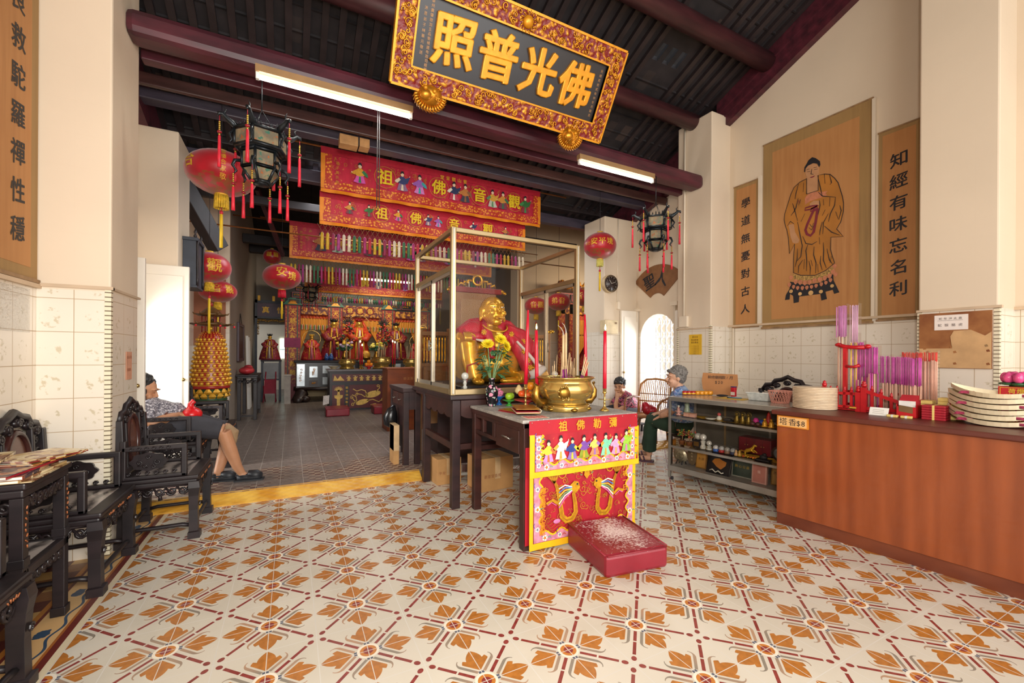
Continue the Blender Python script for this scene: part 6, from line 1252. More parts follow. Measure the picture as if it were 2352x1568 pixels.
t = ct('price_sign', 'orange framed price sign stuck on the front of the counter under its top', 'sign', .12, -.012, .775); m = M(); m.box(-.11, .11, -.006, .008, 0, .085, flat('d98a2c', .4, 0, .15, 10)); m.build('frame', t); m = M(); m.box(-.1, .1, -.008, -.006, .008, .077, flat('e8b878', .5, 0, .05)); m.build('card', t); m = M(); m.text('塔香', (-.062, -.009, .042), X, Z3, .06, INK, bold=0); m.text('$8', (.045, -.009, .04), X, Z3, .055, INK, bold=0, step=(.032, 0, 0)); m.build('lettering', t)
COIL = flat('b98f6a', .55, 0, .2, 30, 0, 'wrapped_coil'); WRAP = glassm('cellophane', (.99, .97, .97), 1.6, .06)
def coil(z, label, first=None):
    if first: return dup(first, C(.10, .40, z), CTH+R.uniform(-3, 3), label)
    t = ct('coil_incense', label, 'coil incense', .10, .40, z, 0, 'wrapped incense coils'); m = M(); m.lathe([(.003, 0), (.142, 0), (.15, .003), (.15, .009), (.142, .0118), (.003, .0118)], COIL, 34); m.build('coil', t); m = M(); m.lathe([(.151, .0), (.155, .004), (.155, .008), (.151, .0122)], flat('d9c2a4', .15), 34); m.build('wrapper', t); return t
c0 = coil(.901, 'flat wrapped disc of coil incense in the round stack at the end of the counter')
for k in range(1, 14): coil(.901+.0125*k, None, c0)
t = ct('plastic_tub', 'upside-down white plastic tub behind the incense discs', 'tub', .06, .64, .9); m = M(); m.lathe([(.003, .17), (.05, .17), (.06, .16), (.07, 0), (.065, 0), (.003, .15)], flat('e8e2d0', .4, 0, .03), 20); m.build('tub', t)
RK = flat('b8141e', .3, 0, .12, 20, 0, 'red_lacquer')
t = ct('incense_rack', 'red lacquered fence-shaped incense rack with a dragon-headed pole on the counter', 'rack', .38, .45)
m = M()
for u, h, r in ((-.23, .2, .016), (.0, .17, .016), (.035, .21, .017), (.27, .12, .016)): m.box(u-r, u+r, -r, r, 0, h-.02, RK); m.lathe([(.008, -.02), (r*1.1, -.012), (r*1.1, .004), (r*.6, .01), (r*.9, .02), (.003, .03)], RK, 10, (u, 0, h))
for u, h, r in ((-.23, .18, .012), (.27, .12, .012)): m.box(u-r, u+r, .27-r, .27+r, 0, h, RK)
m.build('post', t)
m = M()
for z in (.03, .135): m.beam((-.23, 0, z), (0, 0, z), .012, .022, RK); m.beam((-.23, .27, z), (.27, .27, z), .01, .02, RK); m.beam((-.23, 0, z), (-.23, .27, z), .01, .02, RK); m.beam((.27, 0, min(z, .1)), (.27, .27, min(z, .1)), .01, .02, RK)
m.beam((.035, 0, .165), (.27, 0, .085), .013, .024, RK); m.beam((.035, 0, .03), (.27, 0, .03), .013, .024, RK); m.box(-.23, .27, 0, .27, .004, .012, RK); m.build('rail', t)
m = M()
for u, h in ((-.185, .16), (-.14, .16), (-.09, .16), (-.045, .16), (.085, .175), (.14, .155), (.2, .13)): m.box(u-.009, u+.009, -.006, .006, .02, h, RK); m.lathe([(.01, 0), (.011, .008), (.005, .014), (.008, .022), (.002, .03)], RK, 8, (u, 0, h))
m.build('baluster', t)
m = M(); m.box(-.112, -.086, .02, .046, .01, .5, RK); m.tube([(-.14, .03, .52), (-.1, .03, .505), (-.04, .03, .5), (.03, .03, .5)], [.018, .016, .015, .016], RK, 8); m.ell((-.145, .03, .522), (.025, .018, .016), RK); m.ell((.045, .03, .505), (.025, .018, .018), RK); m.tube([(-.09, .02, .35), (-.04, .02, .345), (.0, .02, .36)], [.012, .01, .013], RK, 8); m.build('dragon_pole', t)
for k, (u, s) in enumerate(((-.18, '五元'), (-.03, '拾元'))): m = M(); m.box(u-.022, u+.022, -.018, -.016, .022, .034, flat('d8a83a', .4)); m.build('price_label', t)
def stickpack(u, v, w_, d, z1, cols, tipc, label, kind='incense_pack', tip=.1, n=18, grp='packs of incense sticks in the red rack'):
    t = ct(kind, label, 'incense pack', u, v, .914, R.uniform(-.05, .05), grp); m = M()
    for k in range(n):
        a, b = R.uniform(-w_, w_), R.uniform(-d, d); h = z1-R.uniform(0, .01); c = cols[k % len(cols)]
        m.tube([(a, b, 0), (a*1.05, b, h-tip)], .0042, c, 5)
    m.build('sticks', t); m = M()
    for k in range(n): a, b = R.uniform(-w_, w_), R.uniform(-d, d); m.tube([(a*1.05, b, z1-tip-.01), (a*1.08, b, z1-R.uniform(0, .012))], .003, tipc, 5)
    m.build('stick_ends', t); m = M(); q = [(-w_-.008, -d-.006), (w_+.008, -d-.006), (w_+.008, d+.006), (-w_-.008, d+.006)]; m.hexa([(a, b, 0) for a, b in q], [(a*1.1, b, z1+.01) for a, b in q], WRAP); m.build('wrapper', t)
PS = flat('e8b8a0', .6, 0, .08, 20); MG = flat('d052b0', .5, 0, .15, 30); PP_ = flat('d8a0c8', .5, 0, .2, 30)
stickpack(.235, .54, .03, .025, .83, [PS, flat('f0e0c0', .5), PP_], flat('d890c8', .5), 'tallest clear pack of incense, the left one, with pale pink tips', tip=.25); stickpack(.31, .56, .028, .025, .83, [flat('ecd8d0', .4), PP_, flat('f0d040', .5)], flat('e8c0d8', .4), 'tallest clear pack of incense, the right one, with a yellow printed band', tip=.3)
for k in range(3): stickpack(.345+.05*k, .56-.01*k, .026, .03, .53-.02*k, [MG, flat('c23a7a', .6), PS], MG, 'tall bright magenta pack of incense %s' % ('next to the dragon pole', 'in the middle behind the rack', 'whose top steps down at the right')[k], tip=.3-.05*k)
for k in range(4): stickpack(.50+.062*k, .60-.012*k, .028, .025, .42-.004*k, [PS, flat('ecc4ac', .6)], MG, 'short magenta-tipped pack of incense, %s in the low row' % ('leftmost', 'second', 'third', 'rightmost')[k], tip=.2)
for k in range(4): stickpack(.60+.05*k, .67, .022, .02, .45, [PS], flat('d8382c', .6), 'pack of incense with bright red ends behind the low magenta row', tip=.06, n=14, grp='red-ended incense packs')
t = ct('card_stand', 'white printed card in a clear stand in front of the red rack', 'card', .545, .35); m = M(); m.poly([(-.04, .055), (.04, 0), (-.04, 0)], (-.055, 0, 0), Y, Z3, CLEAR, .001); m.hexa([(-.055, -.04, 0), (.055, -.04, 0), (.055, -.038, 0), (-.055, -.038, 0)], [(-.055, -.012, .055), (.055, -.012, .055), (.055, -.01, .055), (-.055, -.01, .055)], flat('f2eee6', .5, 0, .02)); m.build('card', t); m = M()
for k in range(3): m.beam((-.035, -.033+.006*k, .015+.012*k), (.03, -.033+.006*k, .015+.012*k), .002, .003, flat('a8a098', .6), (0, 1, 0))
m.build('print', t)
t = ct('envelope_box', 'open red box holding red envelopes and white slips', 'box', .69, .40); m = M()
for a in ((-.055, .055, -.05, -.047, 0, .075), (-.055, .055, .047, .05, 0, .09), (-.055, -.052, -.05, .05, 0, .09), (.052, .055, -.05, .05, 0, .09), (-.055, .055, -.05, .05, 0, .004)): m.box(*a, flat('c0141e', .4, 0, .08))
m.build('box', t); m = M()
for k in range(6): m.box(-.045, .045+.004*(k % 2), -.035+.012*k, -.03+.012*k, .005, .115+.008*k, flat('b81828', .5) if k else flat('f4f0ea', .5))
m.build('envelopes', t); m = M(); m.poly([(-.04, .04), (.035, .03), (.035, .075), (-.04, .085)], (0, -.0515, 0), X, Z3, flat('7a5a34', .5)); m.build('window', t)
YP = flat('ecd078', .6, 0, .08, 30); RP = flat('b0182c', .5, 0, .2, 40)
def pack(label, u, v, z, a, b, h, mat, band, grp, rz=0):
    t = ct('paper_packet', label, 'paper packet', u, v, z, rz, grp); m = M(); m.box(-a, a, -b, b, 0, h, mat); m.build('packet', t, bevel=.003); m = M(); m.box(-.006, .006, -b-.001, b+.001, -.0005, h+.0008, band); m.build('band', t)
for k in range(5): pack('yellow paper packet in the low stack behind the envelope box', .73, .52, .9+.024*k, .065, .05, .023, YP, RP, 'yellow packets behind the envelope box')
for k in range(6): pack('yellow banded paper packet in the taller stack behind the red packets', .88, .53, .9+.024*k, .06, .05, .023, YP, RP, 'yellow packets behind the red ones')
for k in range(6): pack('red banded paper packet in the stack left of the paper boats', .83, .40, .9+.0165*k, .06, .055, .0155, RP, YP, 'red packets on the counter')
for k, u in enumerate((.63, .705)): pack('small yellow and white box lying %s in front of the red envelope box' % ('left', 'right')[k], u, .30, .9, .03, .015, .016, YP, WHITE, 'tiny boxes on the counter')
PB = flat('e6d6b4', .65, 0, .08, 12, 0, 'joss_card'); PRN = flat('a83a5a', .6, 0, .5, 60)
def boat(z, k, first=None, label=None):
    if first: return dup(first, C(1.12+R.uniform(-.01, .01), .44+R.uniform(-.015, .015), z), CTH+R.choice((0, PI))+R.uniform(-.03, .03), label)
    t = ct('paper_boat', label, 'paper boat', 1.12, .44, z, 0, 'stacked joss paper boats'); m = M(); n = 16; A_, B_ = .235, .17
    vs = []; fs = []
    for i in range(n+1):
        u = -1+2*i/n; w_ = B_*(1-abs(u)**2.4)+.006; zz = .05*abs(u)**2.2
        vs += [(u*A_, -w_-.008, zz+.029), (u*A_, -w_, zz+.001), (u*A_, 0, zz), (u*A_, w_, zz+.001), (u*A_, w_+.008, zz+.029)]
    for i in range(n):
        a = i*5; b = a+5; fs += [(a+q, b+q, b+q+1, a+q+1) for q in range(4)]
    m.add(vs, fs, PB)
    m.build('folded_card', t); m = M()
    for u in (-.55, .45):
        w_ = B_*(1-abs(u)**2.4); zz = .05*abs(u)**2.2; m.add([(u*A_-.045, -w_-.012, zz+.006), (u*A_+.045, -w_-.012, zz+.006), (u*A_+.03, -w_-.0165, zz+.024), (u*A_-.03, -w_-.0165, zz+.024)], [(0, 1, 2, 3)], PRN)
    m.build('print', t); return t
b0_ = boat(.905, 0, None, 'cream paper boat with purple print in the tall stack near the red boxes')
for k in range(1, 6): boat(.905+.034*k, k, b0_)
def lotusbox(z, label):
    t = ct('candle_box', label, 'box', 1.17, .66, z); m = M(); m.box(-.09, .09, -.05, .05, 0, .118, flat('c8101e', .35, 0, .06)); m.build('carton', t, bevel=.003); m = M(); yl = flat('e8c02a', .5)
    for a in ((-.082, .082, .006, .009), (-.082, .082, .109, .112)): m.box(a[0], a[1], -.052, -.051, a[2], a[3], yl)
    m.box(-.082, -.079, -.052, -.051, .006, .112, yl); m.text('荷燈', (-.03, -.0525, .088), X, Z3, .034, yl, bold=.03); m.text('蓮花', (-.045, -.0525, .05), X, Z3, .038, yl, bold=.03); m.text('Lotus', (-.062, -.0525, .02), X, Z3, .022, yl, step=(.0135, 0, 0), bold=.02); m.text('Ca', (.012, -.0525, .02), X, Z3, .022, yl, step=(.014, 0, 0), bold=.02); m.build('lettering', t)
lotusbox(1.02, 'red box with yellow lettering carrying a pink lotus lamp, upper of two'); lotusbox(.9, 'red box with yellow lettering, lower of two, behind the paper boats')
t = ct('lotus_lamp', 'glossy pink lotus flower lamp on top of the red boxes', 'lamp', 1.17, .66, 1.139); m = M(); LP = flat('e0508a', .2, 0, .2, 14)
for row, (n, r, h) in enumerate(((8, .065, .05), (7, .045, .065))):
    for k in range(n): a = 2*PI*(k+.5*row)/n; e = Vector((math.cos(a), math.sin(a), 0)); m.ell(e*r+Vector((0, 0, .035+h*.4)), (.026, .026, .036), LP, 10, 8)
m.build('petals', t); m = M()
for k in range(8): a = 2*PI*k/8; m.ell((.07*math.cos(a), .07*math.sin(a), .016), (.03, .03, .01), flat('1f5a34', .3), 8, 6)
m.lathe([(.003, 0), (.05, 0), (.05, .02), (.003, .03)], flat('1f5a34', .3), 14); m.build('leaves', t)
# ================================================================ glass showcase
STH = -1.4372; SL0 = (2.49, 1.72, 0)
def SC(u, v, z): c, s = math.cos(STH), math.sin(STH); return (SL0[0]+u*c-v*s, SL0[1]+u*s+v*c, z)
def sc(name, label, cat, u, v, z, rz=0, grp=None): return thing(name, label, cat, SC(u, v, z), STH+rz, grp)
AL = flat('a8a49c', .35, .75, .06, 8, 0, 'grey_aluminium')
t = thing('showcase', 'low glass showcase with an aluminium frame and three levels of souvenirs, left of the counter', 'display case', SL0, STH); SLn, SD = 1.165, .5
m = M()
for u in (0, SLn-.025):
    for v in (0, SD-.025): m.box(u, u+.025, v, v+.025, .03, .885, AL)
m.build('post', t, bevel=.003); m = M()
for v in (0, SD-.03): m.box(.025, SLn-.025, v, v+.03, .845, .885, AL); m.box(.025, SLn-.025, v, v+.03, .10, .157, AL)
for u in (0, SLn-.03): m.box(u, u+.03, .03, SD-.03, .845, .885, AL); m.box(u, u+.03, .03, SD-.03, .1, .157, AL)
m.build('rail', t, bevel=.003)
for z in (.682, .372): m = M(); m.box(.01, SLn-.01, .004, .02, z-.022, z, AL); m.box(.02, SLn-.02, .02, SD-.02, z-.006, z-.001, CLEAR); m.box(.01, SLn-.01, SD-.03, SD-.015, z-.022, z, AL); m.build('shelf', t)
m = M(); m.box(.02, SLn-.02, .02, SD-.02, .14, .155, flat('8a8680', .5)); m.build('bottom_board', t)
m = M(); m.box(-.004, SLn, -.004, SD+.004, .885, .891, flat('a09a8e', .18, 0, .1, 6, 0, 'glossy_grey_top')); m.build('top_board', t)
m = M(); m.box(.025, SLn-.025, .008, .012, .157, .845, GLASS); m.build('front_pane', t); m = M(); m.box(.008, .012, .025, SD-.025, .157, .845, GLASS); m.build('side_pane', t)
m = M(); m.box(.35, .37, SD-.02, SD, .157, .845, ALU); m.box(.8, .82, SD-.02, SD, .157, .845, AL); m.box(.03, SLn-.03, SD-.012, SD-.008, .16, .845, flat('5c5850', .2, 0, .1)); m.build('back_door', t)
for u in (.03, SLn-.03): 
    for v in (.03, SD-.03): m = M(); m.lathe([(.003, 0), (.014, .004), (.018, .018), (.012, .032), (.003, .034)], INK, 10, (u, v, 0)); m.build('castor', t)
for z, lb in ((.682, 'upper'), (.372, 'middle')):
    t = sc('shelf_cloth', 'strip of yellow cloth lying on the %s shelf of the showcase' % lb, 'cloth', .6, .1, z); m = M(); n = 40; m.add([(-.56+1.12*i/n, .015+.16*j+.01*math.sin(i), .0015+.003*math.sin(i*1.7)*(1-j)) for j in (0, 1) for i in range(n+1)], [(i, i+1, n+2+i, n+1+i) for i in range(n)], flat('d8a82c', .7, 0, .25, 60)); m.build('cloth', t)
zs = (.686, .376, .157)
def small(name, label, cat, u, v, z, prof, mat, top=None, grp=None, n=16):
    """turned ornament: body plus an optional differently coloured top"""
    t = sc(name, label, cat, u, v, z, 0, grp); m = M(); m.lathe(prof, mat, n); m.build('body', t)
    if top: m = M(); m.ell((0, 0, top[0]), top[1], top[2], 12, 8); m.build(top[3], t)
    return t
PORC = flat('dfe0d4', .2, 0, .06); JADE = flat('a8bca8', .25, 0, .15, 30)
small('porcelain_figure', 'pink and white porcelain lotus figure on the upper shelf, at the left end', 'figurine', .045, .12, zs[0], [(.003, 0), (.03, 0), (.03, .012), (.012, .022), (.04, .04), (.038, .046), (.015, .05), (.018, .07), (.003, .09)], flat('d8a8a0', .25, 0, .4, 60), (.095, .013, PORC, 'head'))
small('porcelain_figure', 'pale green porcelain figure standing behind the lotus figure', 'figurine', .1, .19, zs[0], [(.003, 0), (.034, 0), (.03, .05), (.022, .09), (.026, .12), (.01, .135), (.003, .14)], JADE, (.148, .016, PORC, 'head'))
for k, (u, l) in enumerate(((.16, 'left'), (.225, 'right'))): t = sc('trinket_box', 'small pale pink box, the %s of two side by side on the upper shelf' % l, 'box', u, .1, zs[0]); m = M(); m.box(-.03, .03, -.025, .025, 0, .03, flat('d8a898', .4, 0, .1)); m.build('box', t, bevel=.003); m = M(); m.box(-.031, .031, -.026, .026, .03, .042, flat('c89a84', .3)); m.build('lid', t, bevel=.003)
small('doll', 'tiny doll with a red cap sitting on the upper shelf', 'doll', .48, .15, zs[0], [(.003, 0), (.024, 0), (.026, .02), (.014, .04), (.003, .044)], PORC, (.056, (.018, .018, .017), flat('c85a5a', .4), 'head'))
small('ornament_plate', 'white oval ornament lying beside the little doll', 'ornament', .42, .1, zs[0], [(.003, 0), (.04, .004), (.055, .016), (.05, .018), (.003, .008)], PORC)
t = sc('tray', 'black rectangular tray between the doll and the bronze monks', 'tray', .58, .15, zs[0]); m = M(); m.box(-.05, .05, -.03, .03, 0, .012, INK); m.build('tray', t, bevel=.002); m = M(); m.box(-.04, .02, -.02, .02, .012, .024, flat('4a4440', .4)); m.build('contents', t)
BRZ = flat('8a7434', .35, .7, .3, 40)
for k, l in enumerate(('left', 'middle', 'right')):
    t = sc('bronze_figure', 'dull bronze seated figure with a halo, %s one of three on the upper shelf' % l, 'figurine', .672+.055*k, .12, zs[0], 0, 'bronze figures on the upper shelf'); m = M(); m.lathe([(.003, 0), (.026, 0), (.022, .012), (.028, .02), (.024, .034), (.014, .06), (.016, .068), (.006, .076), (.003, .076)], BRZ, 14); m.ell((0, 0, .085), .011, BRZ, 10, 8); m.build('body', t); m = M(); m.tube([(.02*math.cos(a), .008, .085+.022*math.sin(a)) for a in [k2*PI/8 for k2 in range(16)]], .004, BRZ, 6, closed=True); m.build('halo', t)
small('shell_ornament', 'bright pink ornament on the upper shelf behind brown stones', 'ornament', .83, .16, zs[0], [(.003, 0), (.02, .01), (.026, .04), (.015, .06), (.003, .064)], flat('d83a9a', .4)); small('glass_ball', 'blue glass ball on the upper shelf', 'ball', .875, .17, zs[0], [(.003, 0), (.014, .004), (.024, .024), (.018, .044), (.003, .05)], flat('2a50b0', .15)); small('cone_ornament', 'red cone-shaped ornament on the upper shelf', 'ornament', .92, .21, zs[0], [(.003, 0), (.034, 0), (.026, .05), (.01, .11), (.003, .125)], flat('c8302c', .4))
for k, u in enumerate((.835, .88)): small('stone', 'brown stone on the upper shelf, the %s of two' % ('left', 'right')[k], 'stone', u, .09, zs[0], [(.003, 0), (.022, .006), (.024, .022), (.012, .034), (.003, .036)], flat('5a3a34', .4, 0, .3, 30))
for k, u in enumerate((.935, .99)): small('gilt_figure', 'small gilt seated figure on the upper shelf, the %s of two' % ('left', 'right')[k], 'figurine', u, .1, zs[0], [(.003, 0), (.026, 0), (.026, .008), (.018, .014), (.024, .026), (.014, .05), (.006, .056), (.003, .056)], GP, (.066, .011, GP, 'head'), 'gilt figures on the upper shelf')
small('bowl', 'brown wooden bowl at the right end of the upper shelf', 'bowl', 1.06, .18, zs[0], [(.003, 0), (.03, 0), (.06, .03), (.066, .06), (.06, .06), (.05, .03), (.003, .01)], flat('6a3a28', .4, 0, .2))
POT = flat('7a4a2c', .35, 0, .2)
def bonsai(u, v, s, label):
    t = sc('bonsai', label, 'ornamental tree', u, v, zs[1]); m = M(); m.lathe([(.003, 0), (.03*s, 0), (.036*s, .038), (.04*s, .042), (.036*s, .044), (.003, .038)], POT, 18); m.build('pot', t); m = M(); m.tube([(0, 0, .035), (.008, 0, .08), (-.004, 0, .12)], .005, flat('8a6a4a', .6), 6)
    for k in range(6): a = k*1.1; m.tube([(0, 0, .085+.006*k), (.05*s*math.cos(a), .04*s*math.sin(a), .12+.008*k)], .0025, flat('8a6a4a', .6), 5)
    m.build('trunk', t); m = M(); cl = [flat(c, .25) for c in ('5a8a3a', '3f7a48', 'c8602c', 'b8b83a', 'a83a3a')]
    for k in range(46): a = R.uniform(0, 6.28); r = R.uniform(.0, .066)*s; m.ell((r*math.cos(a), r*.7*math.sin(a), .125+R.uniform(-.03, .04)-r*.2), (.009, .007, .006), cl[k % 5], 6, 4)
    m.build('leaves', t)
bonsai(.08, .13, 1, 'leftmost little glass-leaved bonsai in a brown pot'); bonsai(.175, .12, 1, 'second little glass-leaved bonsai in a brown pot, beside the black box')
t = sc('trophy', 'clear glass globe trophy on a black box base with a brass plate', 'trophy', .262, .14, zs[1]); m = M(); m.box(-.04, .04, -.035, .035, 0, .075, INK); m.build('base', t, bevel=.003); m = M(); m.box(-.028, .028, -.037, -.035, .015, .06, flat('8a6a3a', .3, .6)); m.build('plate', t); m = M(); m.ell((0, 0, .112), .036, flat('c8ccc8', .06, .3, .2, 30), 18, 12); m.build('globe', t)
for k, (u, h, r, l) in enumerate(((.335, .09, .033, 'taller crystal ball on a cut crystal stand'), (.4, .045, .026, 'shorter crystal ball on a cut crystal stand'))): t = sc('crystal_ball', l + ' on the middle shelf', 'crystal ball', u, .11, zs[1]); m = M(); m.lathe([(.003, 0), (.026, 0), (.03, .02), (.018, h*.5), (.026, h-.01), (.003, h)], flat('cfd2cc', .08, .2, .2, 60, .6), 8, sm=False); m.build('stand', t); m = M(); m.ell((0, 0, h+r*.85), r, flat('dde0dc', .05, .3, .12, 20), 16, 10); m.build('ball', t)
for u, c, cc, l in ((.475, '2a5ab0', 'd8dce0', 'blue'), (.535, 'a82a2c', 'b8bcc0', 'red'), (.592, '7a6050', 'a8a8a4', 'brown'), (.648, '2a3050', 'a8b0b4', 'dark blue')): small('snow_globe', 'little glass dome ornament with a %s base on the middle shelf' % l, 'snow globe', u, .1, zs[1], [(.003, 0), (.026, 0), (.03, .012), (.026, .026), (.003, .028)], flat(c, .25), (.038, (.026, .026, .026), flat(cc, .06, .2, .2, 40), 'dome'))
for u, c, l in ((.69, 'c8a070', 'small pale gourd ornament left of another'), (.722, 'b8923a', 'small golden gourd ornament beside the gilt horse')): small('gourd', l, 'ornament', u, .075, zs[1], [(.003, 0), (.016, .004), (.018, .02), (.008, .034), (.012, .046), (.003, .06)], flat(c, .3))
t = sc('gilt_horse', 'rearing golden horse ornament on an orange and gold base', 'figurine', .80, .1, zs[1]); m = M(); HG = flat('d8b038', .25, .7, .1)
m.tube([(-.04, 0, .05), (-.02, 0, .065), (.015, 0, .08), (.035, 0, .1), (.045, 0, .125)], [.013, .019, .019, .014, .009], HG, 10); m.tube([(.042, 0, .125), (.06, 0, .122), (.068, 0, .115)], [.011, .009, .006], HG, 8)
for q in ([(.02, .008, .078), (.05, .01, .07), (.066, .01, .055)], [(.02, -.008, .078), (.045, -.01, .06), (.06, -.01, .065)], [(-.04, .008, .05), (-.05, .01, .03), (-.045, .01, .008)], [(-.035, -.008, .05), (-.03, -.01, .028), (-.038, -.01, .008)]): m.tube(q, [.009, .006, .005], HG, 6)
m.tube([(-.05, 0, .055), (-.075, 0, .06), (-.082, 0, .03)], [.005, .007, .003], HG, 6); m.build('horse', t, remesh=.0035, smooth=2); m = M()
for k in range(40): m.ell((R.uniform(-.065, .065), R.uniform(-.025, .025), R.uniform(.004, .014)), .007, flat('d8602a', .3) if k % 2 else HG, 6, 4)
m.build('base', t)
t = sc('inkstone', 'black carved stone ornament on a flat base on the middle shelf', 'ornament', .925, .1, zs[1]); m = M(); m.box(-.06, .06, -.04, .04, 0, .012, INK); m.build('base', t, bevel=.003); m = M(); m.ell((0, 0, .03), (.035, .025, .025), INK); m.ell((.01, 0, .055), (.018, .015, .015), INK); m.build('carving', t)
t = sc('lacquer_cabinet', 'dark red lacquered miniature cabinet with brass fittings at the back of the middle shelf', 'cabinet', .75, .34, zs[1]); m = M(); m.box(-.15, .15, -.04, .1, 0, .15, flat('6a1420', .3, 0, .15)); m.build('body', t, bevel=.003); m = M()
for u in (-.075, .0, .075): m.box(u-.001, u+.001, -.0415, -.04, .01, .14, INK); m.ell((u-.012, -.042, .08), .006, BRASS, 8, 6); m.ell((u+.012, -.042, .08), .006, BRASS, 8, 6)
m.build('brass_fittings', t)
t = sc('round_picture', 'round blue and brown framed picture at the right end of the middle shelf', 'picture', 1.04, .15, zs[1]); m = M(); m.tube([(0, 0, .075), (0, .012, .075)], .07, flat('3a2a24', .4), 24); m.build('frame', t); m = M(); m.tube([(0, -.002, .075), (0, 0, .075)], .05, flat('8a9aa8', .4, 0, .4, 30), 24); m.build('picture', t)
t = sc('award_plate', 'round pewter award plate on a black stand on the bottom shelf', 'plate', .065, .12, zs[2]); m = M(); m.tube([(0, 0, .098), (0, .012, .1)], .08, flat('b0a890', .3, .5, .1), 32); m.build('plate', t); m = M(); m.tube([(p[0], -.003, .098+p[1]) for p in arc(0, 0, .045, 0, 6.2, 20)], .004, flat('8a8268', .3, .6), 6)
for k in range(7): m.tube([(p[0], -.003, .098+p[1]) for p in spiral(R.uniform(-.025, .025), R.uniform(-.025, .025), .014, 1.3, k, 8)], .003, flat('8a8268', .3, .6), 5)
m.build('relief', t); m = M()
for s in (-1, 1): m.tube([(s*.035, -.02, .004), (s*.03, -.008, .03), (s*.035, .03, .06), (s*.04, .05, .004)], .006, INK, 6)
m.build('stand', t)
def plaque(label, u, v, w_, h, c, fc, txt='', tilt=.12, tc='3a2a1a', th=.018):
    t = sc('plaque', label, 'plaque', u, v, zs[2]); m = M(); m.hexa([(-w_, 0, 0), (w_, 0, 0), (w_, th, 0), (-w_, th, 0)], [(-w_, tilt*h, h), (w_, tilt*h, h), (w_, tilt*h+th, h), (-w_, tilt*h+th, h)], flat(fc, .3, 0, .1)); m.build('frame', t, bevel=.002); e = .012; m = M(); q = lambda a, z: (a, tilt*z-.001, z); m.add([q(-w_+e, e), q(w_-e, e), q(w_-e, h-e), q(-w_+e, h-e)], [(0, 1, 2, 3)], flat(c, .3, 0, .15, 8)); m.build('face', t)
    if txt: m = M(); m.text(txt, (-(len(txt)-1)*.018, tilt*h*.55-.002, h*.55), X, (0, tilt, 1), .03, flat(tc, .5), step=(.036, 0, 0), bold=0); m.build('lettering', t)
    return t
t = sc('plaque', 'oval dark plaque with writing between the pewter plate and a gold one', 'plaque', .18, .16, zs[2]); m = M(); m.tube([(0, 0, .11), (0, .012, .112)], .001, INK, 3); m.poly([(.055*math.cos(k*PI/12), .11+.1*math.sin(k*PI/12)) for k in range(24)], (0, .012, 0), X, Z3, flat('6a5a44', .3, 0, .15), .012); m.build('plate', t); m = M(); m.text('獎狀留念', (0, -.002, .17), X, Z3, .022, flat('c8b890', .4), step=(0, 0, -.034), bold=0); m.build('lettering', t)
plaque('gold upright plaque with small writing on the bottom shelf', .285, .15, .06, .18, 'b8863c', '8a6024', '永誌'); t = plaque('large black tilted plaque with a gold map shape and a white ribbon', .50, .08, .12, .20, '1e1c20', '121114', '熱心公益', .35, 'd0903a'); m = M(); m.add([(-.07, .35*.11-.003, .11), (-.02, .35*.07-.003, .07), (.03, .35*.05-.003, .05), (.07, .35*.09-.003, .09), (.075, .35*.125-.003, .125), (.03, .35*.135-.003, .135), (.0, .35*.15-.003, .15), (-.05, .35*.14-.003, .14)], [tuple(range(8))], flat('b8762a', .4, .3)); m.build('map', t); m = M(); m.tube([(-.07, -.012, .03), (-.04, -.016, .045), (-.01, -.012, .02), (.02, -.014, .04), (.05, -.012, .02), (.07, -.01, .03)], .006, PORC, 6); m.build('ribbon', t)
plaque('dark green glass plaque with gold lower edge on the bottom shelf', .70, .16, .1, .19, '34423a', '8a8a80', '熱心公益', .1, 'b8962c'); plaque('pinkish clear acrylic award standing on the bottom shelf', .885, .1, .065, .19, 'b87a70', 'c89a90', '獎', .08, 'e8d0c8', .03); plaque('gold award plaque at the right end of the bottom shelf', 1.03, .16, .07, .2, 'b08a4a', '7a5a2a', '熱心公', .1)
small('paper_roll', 'pink paper roll standing behind the acrylic award', 'paper roll', .955, .26, zs[2], [(.003, 0), (.022, 0), (.022, .17), (.003, .17)], flat('d89a84', .6))
# on top of the showcase
zt = .892
def jar(k, f):
    u, v = -.0+.026*k, .30+.04*k; yel = k > 2; ok = ('left', 'middle', 'right')[k] if k < 3 else ('first', 'second', 'third', 'last')[k-3]
    t = sc('candle_jar', 'small glass jar of %s, %s of the row on the showcase' % ('orange jelly wax' if yel else 'red and gold wrapped candle', ok), 'jar', u, v, zt, 0, 'little jars on the showcase'); m = M(); s = 1.15 if yel else 1
    m.lathe([(.003, .002), (.023*s, .002), (.026*s, .012), (.026*s, .038), (.02*s, .044), (.003, .044)], flat('e8981e', .3, .1) if yel else flat('b81824', .3), 16); 
    if not yel: m.lathe([(.0265, .008), (.0268, .014), (.0268, .02), (.0265, .024)], GOLDC, 16)
    m.build('candle', t); m = M(); m.lathe([(.024*s, 0), (.028*s, .01), (.028*s, .04), (.022*s, .048), (.023*s, .06), (.021*s, .06)], CLEAR, 16); m.build('glass', t)
for k in range(7): jar(k, None)
